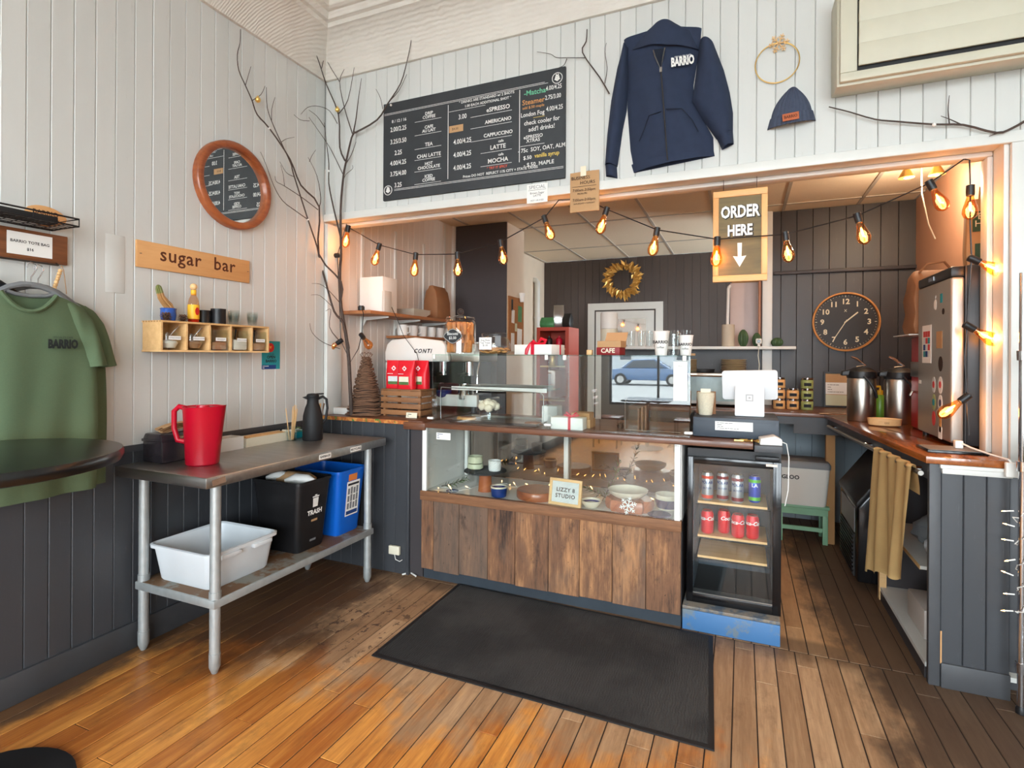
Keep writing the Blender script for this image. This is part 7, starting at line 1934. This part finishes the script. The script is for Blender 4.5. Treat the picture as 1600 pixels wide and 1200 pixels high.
MB().add([quad_at(u, v, z) for z in (0, .0055) for u, v in ((0, 0), (1, 0), (1, 1), (0, 1))], [(0, 3, 2, 1), (4, 5, 6, 7), (0, 1, 5, 4), (1, 2, 6, 5), (2, 3, 7, 6), (3, 0, 4, 7)]).build('rubber_edge', 'black_matte', t, smooth=0)

# ------------------------------------------------------------------ order sign and string lights
t = thing('order_sign', 'pine framed chalkboard sign reading ORDER HERE with an arrow', 'sign', (2.668, .085, 1.80))
wood('pine_orange', (204, 140, 78), (234, 178, 116), 'x', 1, .5); wood('pine_orange_up', (204, 140, 78), (234, 178, 116), 'z', 1, .5)
for k, a in enumerate(((-.13, .13, 0, .033), (-.13, .13, .442, .475), (-.13, -.102, .0335, .4415), (.102, .13, .0335, .4415))):
    MB().box(a[0], a[1], -.012, .012, a[2], a[3]).build('frame_bar', 'pine_orange' if k < 2 else 'pine_orange_up', t, bevel=.002)
n = NT('olive_board'); n.base(n.mix(n.noise(n.coord((1.5, 1, 9)), 5, 4), lin((78, 70, 46)), lin((134, 112, 66)))); n.p(Roughness=.6)
MB().box(-.102, .102, -.004, .004, .033, .442).build('panel', 'olive_board', t, smooth=0)
text('ORDER', t, 'ink', .003, .333, -.0048, .085, bold=.006, sx=.66); text('ORDER', t, 'white_ink', 0, .335, -.0058, .085, bold=.003, sx=.66)
text('HERE', t, 'ink', .003, .238, -.0048, .078, bold=.006, sx=.66); text('HERE', t, 'white_ink', 0, .24, -.0058, .078, bold=.003, sx=.66)
MB().prism([(-.011, .20), (-.009, .13), (-.032, .133), (0, .075), (.032, .133), (.009, .13), (.011, .20)], -.0058, -.0045, 'y').build('arrow', 'white_ink', t, smooth=0)
for x in (-.08, .08):
    MB().tube([(x, 0, .475), (x, .02, .541)], .0015, 5).build('hanging_wire', 'dark_steel', t)

glass('bulb_glass', (255, 205, 145), 1.6)
n = NT('filament'); n.base((1, .6, .25)); n.p(Emission_Color=lin((255, 168, 80)), Emission_Strength=BULB_GLOW)
n = NT('filament_bright'); n.base((1, .6, .25)); n.p(Emission_Color=lin((255, 190, 110)), Emission_Strength=BULB_GLOW * 2)
bulb_m = MB().lathe([(.0125, 0), (.014, .012), (.02, .035), (.0285, .065), (.030, .082), (.024, .10), (.010, .111), (.001, .113)], 20).mesh('bulb')
sock_m = MB().lathe([(.009, -.045), (.0165, -.042), (.0165, -.004), (.0155, .004), (.0125, .006)], 16).mesh('socket')
fil_m = MB().tube([(-.005, 0, .02), (-.008, 0, .075), (-.003, .004, .03), (.0, 0, .08), (.003, -.004, .03), (.008, 0, .075), (.005, 0, .02)], .0018, 5).mesh('filament')
fil_glow = MB().lathe([(.002, .03), (.005, .042), (.0055, .062), (.002, .075)], 10).mesh('filament_glow')
def hang(parent, s, tip, lit=True, power=BULB_WATT):
    s, tip = Vector(s), Vector(tip); d = (tip - s).normalized()
    q = Vector((0, 0, 1)).rotation_difference(d)
    b = obj('socket', sock_m, 'black_plastic', parent); b.location = s + d * .03; b.rotation_mode = 'QUATERNION'; b.rotation_quaternion = q
    obj('bulb', bulb_m, 'bulb_glass', b); 
    f_ = obj('filament', fil_glow if lit else fil_m, 'filament' if lit else 'dark_steel', b)
    if lit:
        ld = bpy.data.lights.new('bulb_light', 'POINT'); ld.energy = power; ld.color = (1.0, .62, .32); ld.shadow_soft_size = .02
        lo_ = bpy.data.objects.new('bulb_light', ld); COL.objects.link(lo_); lo_.location = s + d * .095
    return b
t = thing('string_lights', 'black festoon string of amber bulbs looped across the opening', 'string lights', (0, 0, 0))
YS = .045
SK_ = [(0.168,0.045,2.291),(0.43,0.045,2.148),(0.719,0.045,2.064),(1.028,0.045,2.047),(1.325,0.045,2.101),(1.607,0.045,2.222),(1.978,0.045,2.234),(2.255,0.045,2.095),(2.561,0.045,2.02),(2.876,0.045,2.02),(3.183,0.045,2.083),(3.464,0.045,2.205)]
TP_ = [(0.149,0.045,2.195),(0.399,0.045,2.055),(0.709,0.045,1.964),(1.031,0.045,1.946),(1.342,0.045,2.002),(1.643,0.045,2.121),(1.949,0.045,2.145),(2.236,0.045,2),(2.557,0.045,1.927),(2.891,0.045,1.914),(3.208,0.045,1.984),(3.502,0.045,2.119)]
cord = [(0.151,0.045,2.315)] + SK_[:6] + [(1.695,0.045,2.315), (1.856,0.045,2.305)] + SK_[6:] + [(3.588,0.045,2.296)]
MB().tube(cord, .0032, 6).build('cord', 'black_plastic', t)
for a, b in zip(SK_, TP_): hang(t, a, b)
t = thing('string_lights', 'black string of amber bulbs dropping along the right jamb and fridge', 'string lights', (0, 0, 0))
VS = [(3.624,0.085,2.175),(3.63,0.085,1.857),(3.615,0.085,1.556),(3.616,0.085,1.236)]; VT = [(3.624,0.085,2.103),(3.703,0.085,1.813),(3.704,0.085,1.494),(3.551,0.085,1.175)]
MB().tube([(3.595,0.06,2.3), (3.616,0.07,2.297), VS[0], (3.624,0.085,2.013), VS[1], (3.621,0.085,1.697), VS[2], (3.606,0.085,1.408), VS[3], (3.624,0.085,1.063)], .0032, 6).build('cord', 'black_plastic', t)
for a, b in zip(VS, VT): hang(t, a, b)
t = thing('string_lights', 'short string of amber bulbs on the left jamb behind the branches', 'string lights', (0, 0, 0))
LS = [(0.044,0.08,2.11),(0.08,0.08,1.506),(0.26,0.08,1.543)]; LT = [(-0.03,0.06,2.107),(0.009,0.06,1.459),(0.319,0.06,1.494)]
MB().tube([(0.13,0.07,2.313), LS[0], (0.064,0.08,1.789), LS[1], (0.151,0.1,1.36), (0.217,0.1,1.45), LS[2], (0.259,0.1,1.695), (0.232,0.12,1.728)], .003, 6).build('cord', 'black_plastic', t)
hang(t, LS[0], LT[0]); hang(t, LS[1], LT[1]); hang(t, LS[2], LT[2], lit=False)

# brass ceiling lamp in the far right kitchen corner, pull cord
t = thing('brass_lamp', 'brass ceiling spotlight lamp in the kitchen corner', 'lamp', (3.72, 1.2, KZ - .003)); MB().lathe([(.05, -.02), (.05, -.002)], 20).build('canopy', 'gold', t)
for s in (-1, 1):
    MB().tube([(0, 0, -.02), (s * .05, 0, -.06), (s * .07, 0, -.09)], .006, 6).build('arm', 'gold', t); MB().lathe([(.02, 0), (.045, -.05), (.042, -.05)], 16, (s * .08, 0, -.09)).build('shade', 'gold', t)
ld = bpy.data.lights.new('lamp_light', 'POINT'); ld.energy = 28.0; ld.color = (1.0, .78, .55); ld.shadow_soft_size = .04
lo_ = bpy.data.objects.new('lamp_light', ld); COL.objects.link(lo_); lo_.location = (3.72, 1.2, KZ - .19)
MB().ball((.08, 0, -.125), .022, 12).build('lamp_bulb', 'fairy_glow', t); MB().ball((-.08, 0, -.125), .022, 12).build('lamp_bulb', 'fairy_glow', t)
MB().tube([(0, 0, -.02), (.0, -.01, -.25), (.03, -.03, -.45), (.06, -.05, -.55)], .004, 6).build('pull_cord', 'cream', t)

# ------------------------------------------------------------------ what the glass mirrors: the window end of the room and the street
t = thing('cafe_table', 'square cafe table by the street windows, mirrored in the glass case', 'table', (1.35, -5.55, 0))
plain('blue_laminate', (70, 84, 104), .3)
MB().box(-.35, .35, -.35, .35, .725, .75).build('tabletop', 'blue_laminate', t, bevel=.006); MB().cyl((0, 0, .03), (0, 0, .724), .03).build('column', 'black_matte', t); MB().lathe([(.24, 0), (.24, .012), (.05, .03)], 28).build('base', 'black_matte', t)
def cafe_chair(label, loc, rz):
    t = thing('cafe_chair', label, 'chair', loc, rz, group='chairs at the street windows')
    MB().box(-.20, .20, -.20, .20, .44, .465).build('seat', 'cherry', t, bevel=.008)
    for x in (-.18, .18):
        MB().tube([(x, .18, 0), (x, .19, .46), (x, .24, .88)], .014, 8).build('back_leg', 'black_matte', t); MB().tube([(x, -.18, 0), (x, -.18, .44)], .014, 8).build('front_leg', 'black_matte', t)
    for z in (.62, .72, .83): MB().box(-.17, .17, .205 + (z - .62) * .12, .222 + (z - .62) * .12, z, z + .05).build('back_slat', 'cherry', t, bevel=.004)
cafe_chair('dark wooden chair left of the mirrored cafe table', (.75, -5.5, 0), PI / 2); cafe_chair('dark wooden chair right of the mirrored cafe table', (1.95, -5.55, 0), -PI / 2)
t = thing('parked_car', 'blue car parked across the street, mirrored in the glass case', 'car', (-2.0, -27.0, -.15))
plain('car_blue', (52, 84, 120), .25, coat=.6); plain('tyre', (24, 24, 24), .8); plain('car_glass', (40, 48, 56), .08)
MB().prism([(-2.15, .28), (-2.2, .62), (-2.05, .82), (-1.2, .92), (1.0, .93), (1.95, .80), (2.15, .60), (2.12, .28)], -.85, .85, 'y').build('body', 'car_blue', t, bevel=.05)
MB().prism([(-1.35, .925), (-.75, 1.38), (.45, 1.42), (1.15, .935)], -.74, .74, 'y').build('cabin', 'car_blue', t, bevel=.05)
MB().prism([(-1.12, .95), (-.68, 1.32), (.40, 1.36), (.92, .96)], .741, .746, 'y').build('side_window', 'car_glass', t, smooth=0)
for x in (-1.35, 1.35):
    for y in (-.78, .78):
        w = MB().cyl((x, y - .1, .32), (x, y + .1, .32), .32, n=24).build('wheel', 'tyre', t); MB().cyl((x, y + .1005, .32), (x, y + .108, .32), .19, n=18).build('hubcap', 'steel', w)
t = thing('white_house', 'white clapboard house across the street, mirrored in the glass case', 'house', (-3.2, -37.0, -.15))
paint('clapboard', (214, 220, 224), .6)
for k in range(20): MB().add([(-4, 0, .3 + .2 * k), (4, 0, .3 + .2 * k), (4, .03, .3 + .2 * k), (-4, .03, .3 + .2 * k), (-4, 0, .5 + .2 * k), (4, 0, .5 + .2 * k)], [(0, 1, 5, 4), (0, 4, 3), (1, 2, 5), (3, 4, 5, 2), (0, 3, 2, 1)]).build('clapboard', 'clapboard', t, smooth=0)
MB().box(-4, 4, -5, -.001, 0, 4.3).build('body', 'clapboard', t, smooth=0)
plain('roof_grey', (90, 92, 96), .8); MB().prism([(-4.5, 4.31), (4.5, 4.31), (0, 6.8)], -5.3, .4, 'y').build('roof', 'roof_grey', t, smooth=0)
for x in (-2.4, 1.6):
    f_ = MB().box(x - .1, x + .9, .031, .06, 1.2, 2.8).build('window_frame', 'white_trim', t, smooth=0); MB().box(x, x + .8, .061, .065, 1.3, 2.7).build('pane', 'car_glass', f_, smooth=0)

import OpenImageIO as oiio,sys
b=oiio.ImageBuf('/workdir/render_main.png');s=b.spec();k=s.width/1600
a=b.get_pixels(oiio.UINT8)
for n,(x,y,w) in dict(leftwall=(150,250,10),leftwall2=(450,400,8),header=(930,200,6),header2=(1420,200,6),wains=(60,900,10),floorL=(300,1080,12),floorR=(1250,1080,12),worn=(620,980,8),mat=(850,1030,10),ceil=(900,360,6),wreathw=(1060,440,6),clockw=(1240,400,6),kwall=(620,380,5),rightw=(1450,370,5),panel=(1520,900,8),barn=(950,900,10),counter=(760,673,2),jamb=(1565,450,4),table=(420,710,5),tub=(380,905,5),shirt=(60,620,8)).items():
    x0,y0=int((x-w)*k),int((y-w)*k);x1,y1=int((x+w)*k)+1,int((y+w)*k)+1
    p=a[y0:y1,x0:x1,:3].reshape(-1,3).mean(0);print(n,p.round())
